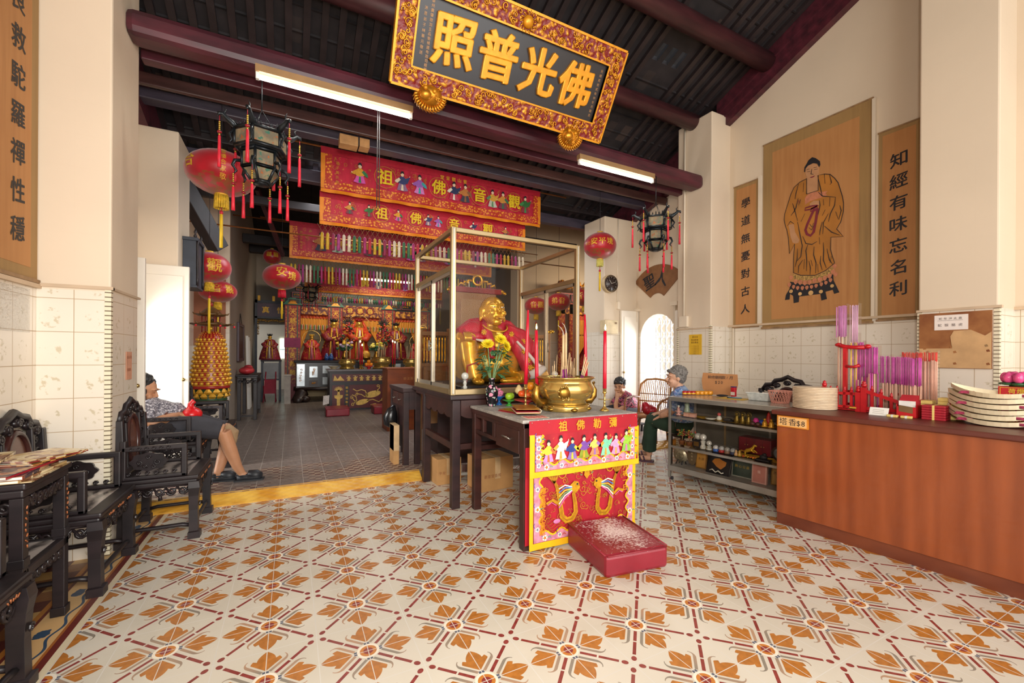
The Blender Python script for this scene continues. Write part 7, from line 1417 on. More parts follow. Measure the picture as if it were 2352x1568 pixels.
t = sc('cardboard_sign', 'brown cardboard sign with handwriting propped on the showcase behind the jars', 'sign', .22, .62, zt, .25); CB2 = flat('b9804f', .75, 0, .06, 8); m = M(); m.poly([(-.12, 0), (.13, .0), (.17, .05), (.185, .13), (.175, .235), (-.185, .245), (-.195, .15), (-.18, .06)], (0, 0, 0), X, (0, .12, .993), CB2, -.005); m.build('card', t); m = M(); m.text('裝修廟捐款/月', (-.11, -.001+.021, .195), X, (0, .12, .993), .04, INK, step=(.037, 0, 0), bold=0); m.text('$20', (-.04, -.001+.015, .14), X, (0, .12, .993), .045, INK, step=(.03, 0, 0), bold=0); m.build('lettering', t)
m = M(); m.beam((.1, .0, .0), (.08, .09, .12), .01, .01, CB2); m.build('prop', t)
t = sc('tin', 'red and blue printed tin standing at the right of the cardboard sign', 'tin', .40, .58, zt, 0); m = M(); m.box(-.022, .022, -.02, .02, 0, .1, flat('c01c2c', .35, 0, .2, 40)); m.build('tin', t, bevel=.004); m = M(); m.box(-.022, .022, -.021, -.02, .015, .05, flat('e0d0c0', .5)); m.build('label_panel', t); m = M(); m.box(-.023, .023, -.021, .021, .1, .108, flat('283a78', .3)); m.build('lid', t)
t = sc('glasses_case', 'black spectacle case lying on the showcase beside the tin', 'case', .34, .46, zt, .3); m = M(); m.ell((0, 0, .012), (.06, .022, .012), INK, 16, 8); m.build('case', t)
t = sc('yellow_folder', 'yellow paper sheet lying on the showcase top', 'paper', .52, .35, zt); m = M(); m.box(-.14, .14, -.1, .1, 0, .002, flat('d8b048', .6, 0, .1)); m.build('sheet', t); t = sc('pen', 'blue pen lying on the yellow paper', 'pen', .53, .36, zt+.003, .4); m = M(); m.tube([(-.06, 0, .005), (.055, 0, .005), (.065, 0, .005)], [.005, .005, .001], flat('2a6a8a', .3), 8); m.build('barrel', t); m = M(); m.tube([(-.075, 0, .005), (-.06, 0, .005)], .0055, INK, 8); m.build('cap', t)
t = sc('plastic_container', 'clear rectangular plastic container on the showcase beside the pink basket', 'container', .76, .40, zt); m = M(); m.hexa([(-.09, -.06, 0), (.09, -.06, 0), (.09, .06, 0), (-.09, .06, 0)], [(-.105, -.075, .07), (.105, -.075, .07), (.105, .075, .07), (-.105, .075, .07)], flat('c9ccc8', .12, 0, .15, 30)); m.build('tub', t, bevel=.008); m = M(); m.box(-.11, .11, -.08, .08, .07, .08, flat('d9dcd8', .15)); m.build('lid', t, bevel=.004); m = M(); m.lathe([(.003, .08), (.012, .08), (.01, .095), (.014, .1), (.003, .106)], INK, 10); m.build('lid_knob', t)
t = sc('basket', 'pink plastic mesh basket at the right end of the showcase top', 'basket', .965, .33, zt); PKB = flat('e09a88', .5, 0, .1); m = M(); n = 22
m.lathe([(.003, 0), (.068, 0), (.07, .005), (.003, .006)], PKB, 24); m.tube([(.098*math.cos(2*PI*k/28), .098*math.sin(2*PI*k/28), .11) for k in range(28)], .005, PKB, 6, closed=True)
for k in range(n):
    for s in (-1, 1): m.tube([((.07+.028*q)*math.cos(2*PI*k/n+s*q*.5), (.07+.028*q)*math.sin(2*PI*k/n+s*q*.5), .11*q) for q in (0, .25, .5, .75, 1)], .0026, PKB, 4, cap=False)
m.build('mesh', t)
# ================================================================ the shrine at the back of the rear hall
REDC = flat('8e1a24', .45, 0, .15, 8, 0, 'shrine_red'); 
def m_gilded_red(name, a, b, sc):
    q = Mt(name, .45); x, y, z = q.xyz(True); v = q.noise(sc, 4); k = q.vor(sc*.9); q.col(q.mix(q.ramp(v+k*.3, .62, .8), a, b)); q.bump(v, .5, .01); return q.m
COUP = m_gilded_red('gilt_on_red_couplet', '8e1820', 'c8862a', 22); CARVR = m_gilded_red('gilt_on_maroon_carving', '5a1a1c', 'd8962e', 14); GRNB = flat('2f6a58', .5, 0, .15); PUR = flat('8e2a5a', .6)
def shrine_post(x, y, label, tag_=False):
    t = thing('couplet_column', label, 'column', (x, y, HS)); m = M(t); m.box(x-.19, x+.19, y, y+.06, HS, 2.66, REDC); m.box(x-.1, x+.1, y-.012, y, .5, 2.62, COUP); m.box(x-.17, x-.13, y-.01, y, .5, 2.62, COUP); m.box(x+.13, x+.17, y-.01, y, .5, 2.62, COUP); m.build('board', t)
    m = M(t)
    for dx in (-.115, .115): m.box(x+dx-.008, x+dx+.008, y-.014, y, .5, 2.64, GRNB)
    m.hexa([(x-.24, y-.04, 2.66), (x+.24, y-.04, 2.66), (x+.24, y+.08, 2.66), (x-.24, y+.08, 2.66)], [(x-.06, y-.01, 2.86), (x+.06, y-.01, 2.86), (x+.06, y+.06, 2.86), (x-.06, y+.06, 2.86)], GRNB); m.build('trim', t)
    m = M(t); m.add([(x-.12, y-.045, 2.68), (x+.12, y-.045, 2.68), (x, y-.03, 2.82)], [(0, 1, 2)], flat('c8862a', .4, .3)); m.text('大慈大悲救苦救難', (x, y-.016, 2.46), X, Z3, .15, GOLDC, step=(0, 0, -.235), bold=.02); m.build('lettering', t)
    if tag_: m = M(t); m.box(x-.2, x+.2, y-.03, y-.02, 1.5, 1.76, PUR); m.build('pink_paper', t)
YS = 11.5
shrine_post(-1.08, YS, 'red and gilt couplet column at the left end of the shrine, with a pink paper slip', True); shrine_post(0, YS, 'red and gilt couplet column between the small haloed statue and the central bay'); shrine_post(1.48, YS, 'red and gilt couplet column just left of the glass case post'); shrine_post(2.56, YS, 'red and gilt couplet column of the shrine hidden behind the glass case')
t = thing('shrine_canopy', 'carved red, black and gilt canopy of panels across the top of the shrine', 'canopy', (.74, YS, 2.3)); m = M(t); m.box(-1.28, 2.78, YS+.02, YS+.1, 2.42, 3.35, flat('241c20', .5)); m.build('backing', t)
m = M(t); m.box(-.87, -.2, YS-.02, YS+.02, 2.42, 2.62, CARVR); m.box(.2, 1.28, YS-.02, YS+.02, 2.4, 2.72, CARVR); m.box(1.68, 2.36, YS-.02, YS+.02, 2.42, 2.62, CARVR); m.build('carved_frieze', t)
m = M(t); rr = random.Random(5); pan = flat('14181a', .4)
for row, z in enumerate((2.68, 2.86, 3.06)):
    x = -1.2+.1*row
    while x < 2.6:
        w_ = .34 if row < 2 else .24
        if not (.12 < x+w_/2 < 1.36 and row == 0): 
            m.box(x, x+w_-.03, YS-.03, YS+.02, z, z+.15, GRNB if rr.random() < .7 else flat('8a4a50', .5)); m.box(x+.018, x+w_-.048, YS-.036, YS-.03, z+.018, z+.132, pan)
            for k in range(3): m.tube([(p[0], YS-.04, p[1]) for p in spiral(x+w_/2-.045+(k-1)*.06, z+.075, .028, 1.2, k, 8)], .006, GOLD, 4)
        x += w_
for k in range(44): m.box(-1.2+.088*k, -1.15+.088*k, YS-.02, YS+.02, 3.24, 3.34, flat('3f5a54' if k % 2 else '5a3a40', .5))
m.build('panels', t); m = M(t)
for k, ch in enumerate('祖佛音'): c = (.38+.28*k, YS-.03, 2.58); m.tube([(c[0]+.1*math.cos(a*PI/10), c[1], c[2]+.1*math.sin(a*PI/10)) for a in range(20)], .012, REDC, 6, closed=True); m.text(ch, (c[0], YS-.035, c[2]), X, Z3, .15, GOLDC, bold=.02)
m.build('lettering', t)
ORC = Mt('amber_curtain', .6)
_x, _y, _z = ORC.xyz(True); _n = ORC.noise(1, 3, ORC.vec(_x*30.0, 0.0, _z*2.0)); ORC.col(ORC.mix(ORC.ramp(_n, .3, .7), 'b8701c', 'e8a030')); ORC = ORC.m
def curtain(x0, x1, zt, label, full=.55):
    t = thing('curtain', label, 'curtain', ((x0+x1)/2, YS+.12, zt-1.2), 0, 'amber curtains of the shrine'); xc = (x0+x1)/2
    m = M(t); n = 30; m.add([(x0+(x1-x0)*i/n, YS+.06+.015*math.sin(i*1.7), zt-(0 if j else .1)) for j in (0, 1) for i in range(n+1)], [(i, i+1, n+2+i, n+1+i) for i in range(n)], flat('c8502a', .5, 0, .3, 40)); m.add([(x0+(x1-x0)*i/n, YS+.08+.02*math.sin(i*2.1), zt-.1-(0 if j else .22)) for j in (0, 1) for i in range(n+1)], [(i, i+1, n+2+i, n+1+i) for i in range(n)], ORC, True); m.build('pelmet', t)
    m = M(t); cols = ('3a7a4a', 'd8c8a8', 'c8503a', 'e0b03a')
    for k in range(26): x = x0+(x1-x0)*(k+.5)/26; m.box(x-.008, x+.008, YS+.055, YS+.062, zt-.42, zt-.28, flat(cols[k % 4], .6))
    m.build('fringe', t)
    for s, xe in ((-1, x0), (1, x1)):
        m = M(t); rows = 12; nn = 14
        vs = []
        for j in range(rows+1):
            q = j/rows; a = xc+s*.02+(xe-xc-s*.02)*q**.9; b = xe
            for i in range(nn+1): vs.append((a+(b-a)*i/nn*1.0, YS+.1+.025*math.sin(i*2.2), zt-.1-1.0*q-.12*(i/nn-1)*q))
        m.add(vs, [(j*(nn+1)+i, j*(nn+1)+i+1, (j+1)*(nn+1)+i+1, (j+1)*(nn+1)+i) for j in range(rows) for i in range(nn)], ORC, True); m.build('drape', t)
curtain(-.88, -.18, 2.42, 'amber curtains tied back over the small haloed statue'); curtain(.2, 1.28, 2.42, 'amber curtains tied back over the crowned central statue'); curtain(1.68, 2.37, 2.42, 'amber curtains tied back at the right bay of the shrine')
m = M(); m.box(-1.25, 2.75, 12.25, 12.3, HS, 3.3, flat('d8c39a', .7, 0, .05, 3)); m.box(-1.25, 2.75, 12.235, 12.25, 1.72, 1.76, flat('b8a27a', .6)); struct(m, 'wall_shrine_back')
def robed(name, x, y, z, h, cols, label, crown=True, halo=False, wide=.42, veil=False):
    """seated or standing robed statue, h tall"""
    t = thing(name, label, 'statue', (x, y, z)); g = GILT2; rb = cols[0]
    m = M(t); hz = z+h*.86; m.ell((x, y, hz), (h*.062, h*.062, h*.078), g, 14, 10); m.ell((x, y-h*.058, hz-h*.01), (h*.014, h*.016, h*.012), g, 8, 6); m.ell((x, y-.005, hz-h*.05), (h*.045, h*.045, h*.03), g)
    for s in (-1, 1): m.ell((x+s*h*.063, y+.005, hz-h*.015), (h*.01, h*.016, h*.03), g, 8, 6)
    m.tube([(x, y, hz-h*.04), (x, y+.01, z+h*.70), (x, y+.01, z+h*.45), (x, y, z+h*.12)], [h*.05, h*.07, h*.09, h*.14], g, 14); m.tube([(x-h*.16, y-h*.05, z+h*.62), (x-h*.1, y-h*.18, z+h*.5), (x+h*.02, y-h*.2, z+h*.53)], [h*.05, h*.04, h*.028], g, 10); m.tube([(x+h*.16, y-h*.05, z+h*.62), (x+h*.1, y-h*.17, z+h*.46), (x, y-h*.2, z+h*.48)], [h*.05, h*.04, h*.028], g, 10)
    for k in range(4): m.tube([(x+h*.0, y-h*.2, z+h*(.52+.008*k)), (x+h*.045, y-h*.215, z+h*(.535+.012*k))], [h*.009, h*.006], g, 6)
    m.build('body', t, remesh=max(.008, h*.012), smooth=2)
    m = M(t)
    for s in (-1, 1): m.tube([(x+s*h*.1, y, z+h*.69), (x+s*h*.2, y-h*.05, z+h*.58), (x+s*h*.12, y-h*.165, z+h*.48), (x+s*h*.04, y-h*.185, z+h*.5)], [h*.05, h*.09, h*.075, h*.045], rb, 12)
    m.build('sleeves', t)
    m = M(t)
    for s in (-1, 1): m.ell((x+s*h*.024, y-h*.057, hz+h*.012), (h*.011, h*.005, h*.004), INK, 8, 5)
    m.tube([(x-h*.016, y-h*.058, hz-h*.037), (x, y-h*.063, hz-h*.041), (x+h*.016, y-h*.058, hz-h*.037)], h*.004, REDC, 5); m.build('face', t)
    m = M(t); m.lathe([(h*wide*.98, 0), (h*wide, h*.03), (h*wide*.86, h*.25), (h*wide*.68, h*.45), (h*wide*.56, h*.62), (h*.17, h*.745), (h*.085, h*.785), (h*.06, h*.77)], rb, 40, (x, y+h*.03, z), sy=.72, lobes=13, amp=.035); m.build('robe', t)
    m = M(t)
    for s in (-1, 1):
        m.tube([(x+s*h*.05, y-h*.08, z+h*.76), (x+s*h*.08, y-h*.25*wide/.42, z+h*.45), (x+s*h*.1, y-h*.27*wide/.42, z+h*.05)], [h*.014, h*.018, h*.02], GOLDC, 6)
        for k in range(9): q = R.uniform(.1, .62); r = h*wide*(1-.62*q); a = -PI/2+s*R.uniform(.35, 1.1); m.tube([(x+r*1.03*math.cos(a)+p[0], y+h*.06+r*.66*math.sin(a), z+h*q+p[1]) for p in spiral(0, 0, h*.03, 1.2, k, 8)], h*.006, GOLDC, 4)
    m.tube([(x, y-h*.14, z+h*.7), (x-h*.01, y-h*.27*wide/.42, z+h*.4), (x, y-h*.285*wide/.42, z+h*.06)], [h*.02, h*.028, h*.032], cols[1], 8); m.build('robe_border', t)
    if crown:
        m = M(t); m.lathe([(h*.065, 0), (h*.07, h*.012), (h*.05, h*.05), (h*.02, h*.07), (.003, h*.075)], cols[2], 12, (x, y, hz+h*.055))
        for k in range(7): a = PI+PI*k/6; m.tube([(x+h*.066*math.cos(a), y+h*.066*math.sin(a), hz+h*.06), (x+h*.085*math.cos(a), y+h*.085*math.sin(a), hz+h*.11), (x+h*.08*math.cos(a), y+h*.08*math.sin(a), hz+h*.14)], [h*.01, h*.009, h*.003], cols[2], 5)
        m.build('crown', t)
    if veil: m = M(t); m.tube([(x-h*.07, y+.01, hz+h*.08), (x-h*.13, y, hz-h*.05), (x-h*.24, y-h*.02, hz-h*.3)], [h*.02, h*.035, h*.03], rb, 8); m.tube([(x+h*.07, y+.01, hz+h*.08), (x+h*.13, y, hz-h*.05), (x+h*.24, y-h*.02, hz-h*.3)], [h*.02, h*.035, h*.03], rb, 8); m.build('veil', t)
    if halo: m = M(t); m.tube([(x+halo*math.cos(a*PI/14), y+.08, hz-h*.03+halo*math.sin(a*PI/14)) for a in range(28)], .009, BRASS, 6, closed=True); m.tube([(x, y+.08, z+h*.5), (x, y+.08, hz-halo)], .008, BRASS, 6); m.build('halo', t)
    return t
GILT2 = flat('d0a040', .3, .45, .12, 8, .05, 'temple_gilt')
def m_brocade(name, a, b):
    q = Mt(name, .5); x, y, z = q.xyz(True); k = q.noise(26, 3); n = q.noise(6, 3); q.col(q.mix(q.ramp(k, .6, .66), q.mix(q.ramp(n, .3, .7), a, b), 'd0902c')); return q.m
BR1 = m_brocade('red_brocade', '9c1822', 'c02a30'); BR2 = m_brocade('maroon_brocade', '6e1526', '8e2036'); BR3 = m_brocade('orange_red_brocade', 'b82a1c', 'd04a24')
ZA = 1.16
robed('statue', -.62, 11.15, ZA, .70, (BR1, flat('d87a90', .5), GOLDC), 'small red-robed seated statue with a round halo in the left bay of the shrine', True, .22, .38)
robed('statue', -.06, 11.25, ZA, 1.16, (BR2, flat('8a1c2c', .5), INK), 'tall robed statue with a black crown, left of the central crowned statue', True, False, .30)
robed('statue', .62, 11.35, ZA, 1.2, (BR3, flat('d8cfc0', .5), REDC), 'central crowned statue in a flame red robe and veil under the amber curtains', True, .3, .26, True)
robed('statue', 1.66, 11.3, ZA, 1.12, (BR2, flat('c8b8b0', .5), INK), 'tall robed statue with a black crown, right of the central crowned statue', True, False, .30)
robed('statue', 2.25, 11.15, ZA, .65, (BR1, flat('d87a90', .5), GOLDC), 'small robed statue at the right end of the main shrine', True, .2, .36)
for x, l in ((.26, 'left'), (1.2, 'right')):
    t = thing('festoon', 'tall bunch of red and green artificial flowers on a stand, %s of the central statue' % l, 'flowers', (x, 10.82, ZA)); m = M(t); m.tube([(x, 10.82, ZA), (x, 10.82, ZA+.5)], .02, BRASSD, 8); m.lathe([(.003, 0), (.07, 0), (.05, .03), (.003, .05)], BRASSD, 14, (x, 10.82, ZA)); m.build('stand', t); m = M(t)
    for k in range(60): a = R.uniform(0, 6.28); q = R.random(); r = .17*math.sin(PI*min(.95, q*.8+.2)); m.ell((x+r*math.cos(a), 10.82+r*.6*math.sin(a), ZA+.42+.6*q), (.035, .03, .03), (flat('a82432', .5), flat('c8502a', .5), flat('2f5a3a', .5), flat('8a2038', .5), flat('5a3a2a', .5))[k % 5], 7, 5)
    m.build('blooms', t); m = M(t)
    for k in range(9): a = PI*(k/8); m.tube([(x, 10.82, ZA+.95), (x+.12*math.cos(a), 10.81, ZA+1.02+.1*math.sin(a)), (x+.17*math.cos(a), 10.80, ZA+1.0+.2*math.sin(a))], [.012, .02, .006], flat('2a2a2e' if k % 2 else '4a3a2a', .5), 5)
    m.build('plumes', t)
t = thing('altar_cabinet', 'black lacquered altar cabinet with mirror panels and gilt designs at the foot of the shrine', 'cabinet', (.8, 10.9, HS)); m = M(t); m.box(-1.05, 2.6, 10.55, 11.47, 1.1, 1.155, INK); m.box(-1.0, 2.55, 10.6, 11.45, .45, 1.1, flat('1a1416', .3, 0, .2)); m.build('body', t, bevel=.006)
def mirror(x0, x1, z0, z1, silver):
    m = M(t); m.box(x0, x1, 10.585, 10.6, z0, z1, flat('b8c0c4', .18, .5, .2, 5, 0, 'silvered_panel') if silver else flat('3a2a26', .4)); 
    g = GOLD
    cx, cz = (x0+x1)/2, (z0+z1)/2; s = min(x1-x0, z1-z0)
    for k in range(5): m.tube([(p[0], 10.578, p[1]) for p in spiral(cx+(x1-x0)*.3*(k/4-.5)*(1 if x1-x0 > .2 else .4), cz+(z1-z0)*.5*(k/4-.5)*(1 if x1-x0 < .2 else .25), s*.16, 1.1, k*1.3, 9)], s*.035, g, 5)
    m.build('panel', t)
for k in range(3):
    o = k*1.22; mirror(-.98+o, -.8+o, .5, 1.06, True); mirror(-.69+o, -.5+o, .72, 1.0, True); mirror(-.7+o, -.49+o, .5, .64, False); mirror(-.38+o, .08+o, .82, 1.02, True); mirror(-.38+o, .08+o, .53, .72, True)
m = M(t)
for k in range(4): x = -.9+1.05*k; m.tube([(x, 10.75, .46), (x+.04, 10.7, .3), (x-.06, 10.65, .16), (x+.02, 10.6, HS)], [.12, .16, .13, .17], flat('2a1a16', .4, 0, .3, 12, .5), 10); m.ell((x+.12, 10.62, .17), (.12, .1, .09), flat('2a1a16', .4, 0, .3, 12, .5), 10, 8)
m.tube([(-1.05, 10.65, .44), (-.4, 10.6, .42), (.3, 10.62, .45), (1.2, 10.6, .42), (2.5, 10.62, .44)], .05, flat('2a1a16', .4, 0, .3, 12, .5), 8); m.build('root_base', t)
m = M(); m.box(-1.26, -1.12, 10.4, 10.5, HS, .78, flat('a8a098', .6)); m.box(-1.28, -1.1, 10.38, 10.52, .78, .81, flat('b8b0a8', .6)); m.build('stone_pedestal', label='narrow grey stone pedestal at the left end of the shrine cabinet', cat='pedestal')
# red lacquered offering table with its things
t = thing('offering_table', 'maroon offering table with gilt figures, plants and animals on its front, before the shrine', 'table', (.85, 8.8, HS)); TR = flat('5a1c20', .4, 0, .15, 5, 0, 'maroon_lacquer'); TB = flat('262024', .4)
m = M(t); m.box(-.4, 2.1, 8.48, 9.25, .945, .985, flat('6a6668', .35)); m.build('tabletop', t, bevel=.004); m = M(t); m.box(-.36, 2.06, 8.53, 9.2, HS, .945, TB); m.build('carcass', t)
m = M(t); m.box(-.31, 2.0, 8.52, 8.53, .72, .88, TR); m.box(-.31, -.06, 8.52, 8.53, .12, .64, TR); m.box(.04, 1.6, 8.52, 8.53, .12, .64, TR); m.box(1.7, 2.0, 8.52, 8.53, .12, .64, TR); m.build('panel', t)
m = M(t); GY = flat('d8b25c', .5, .2, .15, 20); F_ = (0, 8.517, 0)
m.poly([(-.29, .74), (-.26, .86), (-.2, .77), (-.15, .85), (-.06, .74)], F_, X, Z3, GY)
for k in range(7): figure(m, .03+.135*k, .735, .13, ('d8b25c', 'd8b25c', 'c8a048'), F_, X, Z3, 0, 1 if k % 2 else -1, k); m.ribbon([(-.02+.135*k, .84), (.02+.135*k, .85), (.06+.135*k, .838)], .008, F_, X, Z3, GY)
m.box(1.0, 1.5, 8.514, 8.52, .74, .86, GY); m.poly([(-.215, .13), (-.15, .13), (-.145, .34), (-.1, .36), (-.09, .42), (-.15, .42), (-.16, .5), (-.2, .5), (-.21, .42), (-.27, .42), (-.26, .36), (-.215, .34)], F_, X, Z3, GY)
for k in range(9): a = PI*k/8; m.ribbon([(-.18, .5), (-.18+.06*math.cos(a), .54+.05*math.sin(a)), (-.18+.09*math.cos(a), .53+.08*math.sin(a))], .014, F_, X, Z3, GY)
for cx, cz, a_, b_ in ((.55, .42, .17, .075), (.32, .25, .14, .06), (.86, .36, .1, .11)): m.poly([(cx+a_*math.cos(q*PI/10), cz+b_*math.sin(q*PI/10)+.03*math.cos(q*PI/10)) for q in range(20)], F_, X, Z3, GY)
for pts in ([(.12, .55), (.2, .5), (.3, .53), (.38, .5), (.42, .4)], [(.1, .42), (.18, .38), (.2, .3), (.12, .2)], [(.42, .28), (.55, .3), (.68, .24), (.76, .3)], [(.2, .25), (.14, .3), (.1, .36)], [(.62, .48), (.7, .56), (.66, .6)], [(.5, .18), (.6, .2), (.68, .16)], [(.38, .36), (.3, .42), (.2, .44)]): m.ribbon(pts, .018, F_, X, Z3, GY); m.ribbon(spiral(pts[-1][0], pts[-1][1], .04, 1.2, pts[0][0]*9, 10), .012, F_, X, Z3, GY)
m.build('gilt_figures', t); m = M(t); m.text('觀音佛祖敬奉', (-.01, 8.51, .58), X, Z3, .055, GOLDC, step=(0, 0, -.08), bold=0); m.build('lettering', t)
t = thing('paper_bag', 'white printed paper bag hanging at the left corner of the maroon offering table', 'bag', (-.44, 8.5, .22)); m = M(t); m.hexa([(-.5, 8.46, .22), (-.38, 8.46, .25), (-.38, 8.5, .25), (-.5, 8.5, .22)], [(-.49, 8.46, .42), (-.37, 8.46, .43), (-.37, 8.5, .43), (-.49, 8.5, .42)], flat('d8cfc8', .6, 0, .2, 40)); m.build('bag', t); m = M(t); m.tube([(-.46, 8.48, .42), (-.40, 8.5, .6), (-.40, 8.48, .43)], .004, INK, 4); m.build('handle', t)
burner((.03, 8.85, .987), .8, 'left one of the brass incense burners on the maroon offering table', False); burner((.79, 8.85, .987), 1.0, 'middle brass incense burner on the maroon offering table, full of sticks', False); burner((1.5, 8.85, .987), .85, 'right brass incense burner on the maroon offering table, just inside the glass case view', False)
for k in range(22):
    cx = (.03, .79, .79, 1.5)[k % 4]; a, r = R.uniform(0, 6.28), R.uniform(.02, .13); z0 = .987+.236*(.8 if cx < .1 else 1.0 if cx < 1 else .85)
    incense(cx+r*math.cos(a), 8.85+r*math.sin(a), z0, R.uniform(.2, .45), .005, 'incense stick in a brass burner on the rear maroon table', (R.uniform(-.1, .1), 0), 'incense sticks on the rear table', .15)
def far_candle(x, y, z, h, label):
    t = thing('candle', label, 'candle', (x, y, z), 0, 'red candles on the rear table'); m = M(t); m.tube([(x, y, z+.1), (x, y, z+h)], .017, CANDLE, 8); m.build('wax', t); m = M(t); m.lathe([(.003, 0), (.04, 0), (.03, .02), (.012, .03), (.012, .09), (.03, .1), (.003, .105)], BRASSD, 12, (x, y, z)); m.build('holder', t); m = M(t); m.lathe([(.001, 0), (.014, .018), (.016, .03), (.001, .06)], FLAME, 8, (x, y, z+h+.004)); m.build('flame', t)
for x, y, h, l in ((.30, 8.75, .60, 'lit red candle between two rear burners, the left of a close pair'), (.35, 8.8, .52, 'lit red candle between two rear burners, the right of a close pair'), (1.04, 8.78, .62, 'lit red candle right of the middle rear burner, the left of a pair'), (1.1, 8.82, .60, 'lit red candle right of the middle rear burner, the right of a pair')): far_candle(x, y, .987, h, l)
t = thing('offering_dish', 'wide pale dish of coins at the left end of the maroon offering table', 'dish', (-.27, 8.7, .987)); m = M(t); m.lathe([(.003, 0), (.06, 0), (.05, .02), (.11, .06), (.12, .07), (.1, .06), (.003, .03)], flat('b8a888', .4), 24, (-.27, 8.7, .987)); m.build('dish', t)
t = thing('offering_dish', 'red pedestal dish with oranges on the maroon offering table', 'dish', (.47, 8.62, .987)); m = M(t); m.lathe([(.003, 0), (.05, 0), (.02, .03), (.09, .06), (.1, .075), (.003, .06)], REDP, 20, (.47, 8.62, .987)); m.build('dish', t)
for k, (dx, dz) in enumerate(((-.05, 0), (.05, 0), (0, .0), (0, .065))): fruit('orange', ('leftmost', 'rightmost', 'middle', 'topmost')[k]+' orange in the red dish on the rear maroon table', (.47+dx, 8.62+(.03 if k == 2 else 0), 1.095+dz), .042, ORG, 'orange', 'oranges on the rear table')
t = thing('offering_dish', 'pedestal dish of green fruit left of the rear oranges', 'dish', (.36, 8.98, .987)); m = M(t); m.lathe([(.003, 0), (.04, 0), (.015, .03), (.015, .11), (.07, .14), (.003, .13)], BRASSD, 16, (.36, 8.98, .987)); m.build('dish', t)
for k, dx in enumerate((-.035, .035)): fruit('apple', ('left', 'right')[k]+' pale green apple in the rear pedestal dish', (.36+dx, 8.98, 1.165), .035, flat('b8c88a', .4), 'apple')
for x, c1, l in ((.17, ('c8b0d0', 'e0b83a', '8a9a3a'), 'vase of lilac and yellow chrysanthemums on the shrine cabinet'), (1.0, ('e0c83a', 'e8d86a', '5a7a4a'), 'vase of yellow chrysanthemums on the shrine cabinet near the right burner')):
    t = thing('flower_vase', l, 'flowers', (x, 10.75, ZA)); m = M(t); m.lathe([(.003, 0), (.05, 0), (.08, .1), (.04, .2), (.055, .24), (.003, .22)], BRASSD, 16, (x, 10.75, ZA)); m.build('vase', t); m = M(t)
    for k in range(30): a = R.uniform(0, 6.28); r = R.uniform(0, .22); m.ell((x+r*math.cos(a), 10.75+.4*r*math.sin(a), ZA+.28+R.uniform(0, .12)), (.05, .03, .04), LF2, 6, 4)
    m.build('leaves', t); m = M(t)
    for k in range(11): a = R.uniform(0, 6.28); r = R.uniform(.05, .24); m.ell((x+r*math.cos(a), 10.68+.3*r*math.sin(a), ZA+.36+R.uniform(0, .14)), (.045, .04, .035), flat(c1[k % 2], .6), 8, 6)
    m.build('blooms', t)
for x, l in ((-.28, 'left'), (-.17, 'right')): t = thing('ginger_jar', 'blue and white porcelain jar on the shrine cabinet, the %s of two' % l, 'jar', (x, 10.68, ZA)); m = M(t); m.lathe([(.003, 0), (.045, 0), (.06, .06), (.05, .12), (.03, .14), (.003, .14)], flat('3a5a9a', .25, 0, .6, 50), 16, (x, 10.68, ZA)); m.build('jar', t); m = M(t); m.lathe([(.035, .14), (.04, .15), (.02, .18), (.003, .19)], flat('5a78b0', .25), 14, (x, 10.68, ZA)); m.build('lid', t)
t = thing('treasure_bowl', 'golden bowl heaped with yellow paper money in front of the central statue', 'bowl', (.72, 10.72, ZA)); m = M(t); m.lathe([(.003, 0), (.08, 0), (.12, .08), (.11, .1), (.003, .09)], BRASSD, 18, (.72, 10.72, ZA)); m.build('bowl', t); m = M(t); m.ell((.72, 10.72, ZA+.15), (.12, .08, .12), flat('c8902a', .5, .1, .4, 30, .5), 12, 8); m.build('contents', t)
kneeler('kneeler', 'red kneeling block before the left end of the maroon offering table', (-.275, 7.78, HS), .22, .2, .165, 0, m_kneel(False)); kneeler('kneeler', 'red kneeling block half hidden behind the wooden lectern', (.64, 7.78, HS), .22, .2, .165, 0, MATS.setdefault('kn', m_kneel(False)))
# doorway with its name board at the rear left, and what is seen beyond it
t = thing('name_board_gate', 'dark blue-grey gateway with a purple name board of two gilt characters at the rear left', 'gateway', (-1.6, 12, HS)); m = M(t); m.box(-2.0, -1.94, 11.98, 12.04, HS, 2.8, SL); m.box(-1.24, -1.2, 11.98, 12.04, HS, 2.8, SL); m.box(-2.0, -1.2, 11.98, 12.04, 2.72, 2.8, SL); m.box(-2.0, -1.2, 11.98, 12.04, 2.3, 2.35, SL); m.build('frame', t); m = M(t); m.box(-1.94, -1.24, 12.0, 12.03, 2.35, 2.72, flat('4a3446', .45)); m.build('board', t); m = M(t); m.text('真悟', (-1.74, 11.995, 2.53), X, Z3, .19, GOLDC, step=(.36, 0, 0), bold=.03); m.build('lettering', t); m = M(t)
for k in range(15): m.tube([(p[0], 11.99, p[1]) for p in spiral(-1.92+.048*k, 2.24+(.012*math.sin(k)), .03, 1.2, k*2, 9)], .009, BRASSD, 5)
for k in range(6): m.tube([(p[0], 11.99, p[1]) for p in spiral(-1.92, 2.18-.06*k, .03, 1.2, k*2, 9)], .009, BRASSD, 5)
for x in (-1.9, -1.55, -1.28): m.box(x-.03, x+.03, 11.97, 11.98, 2.78, 2.92, BRASSD)
m.build('gilt_scrollwork', t)
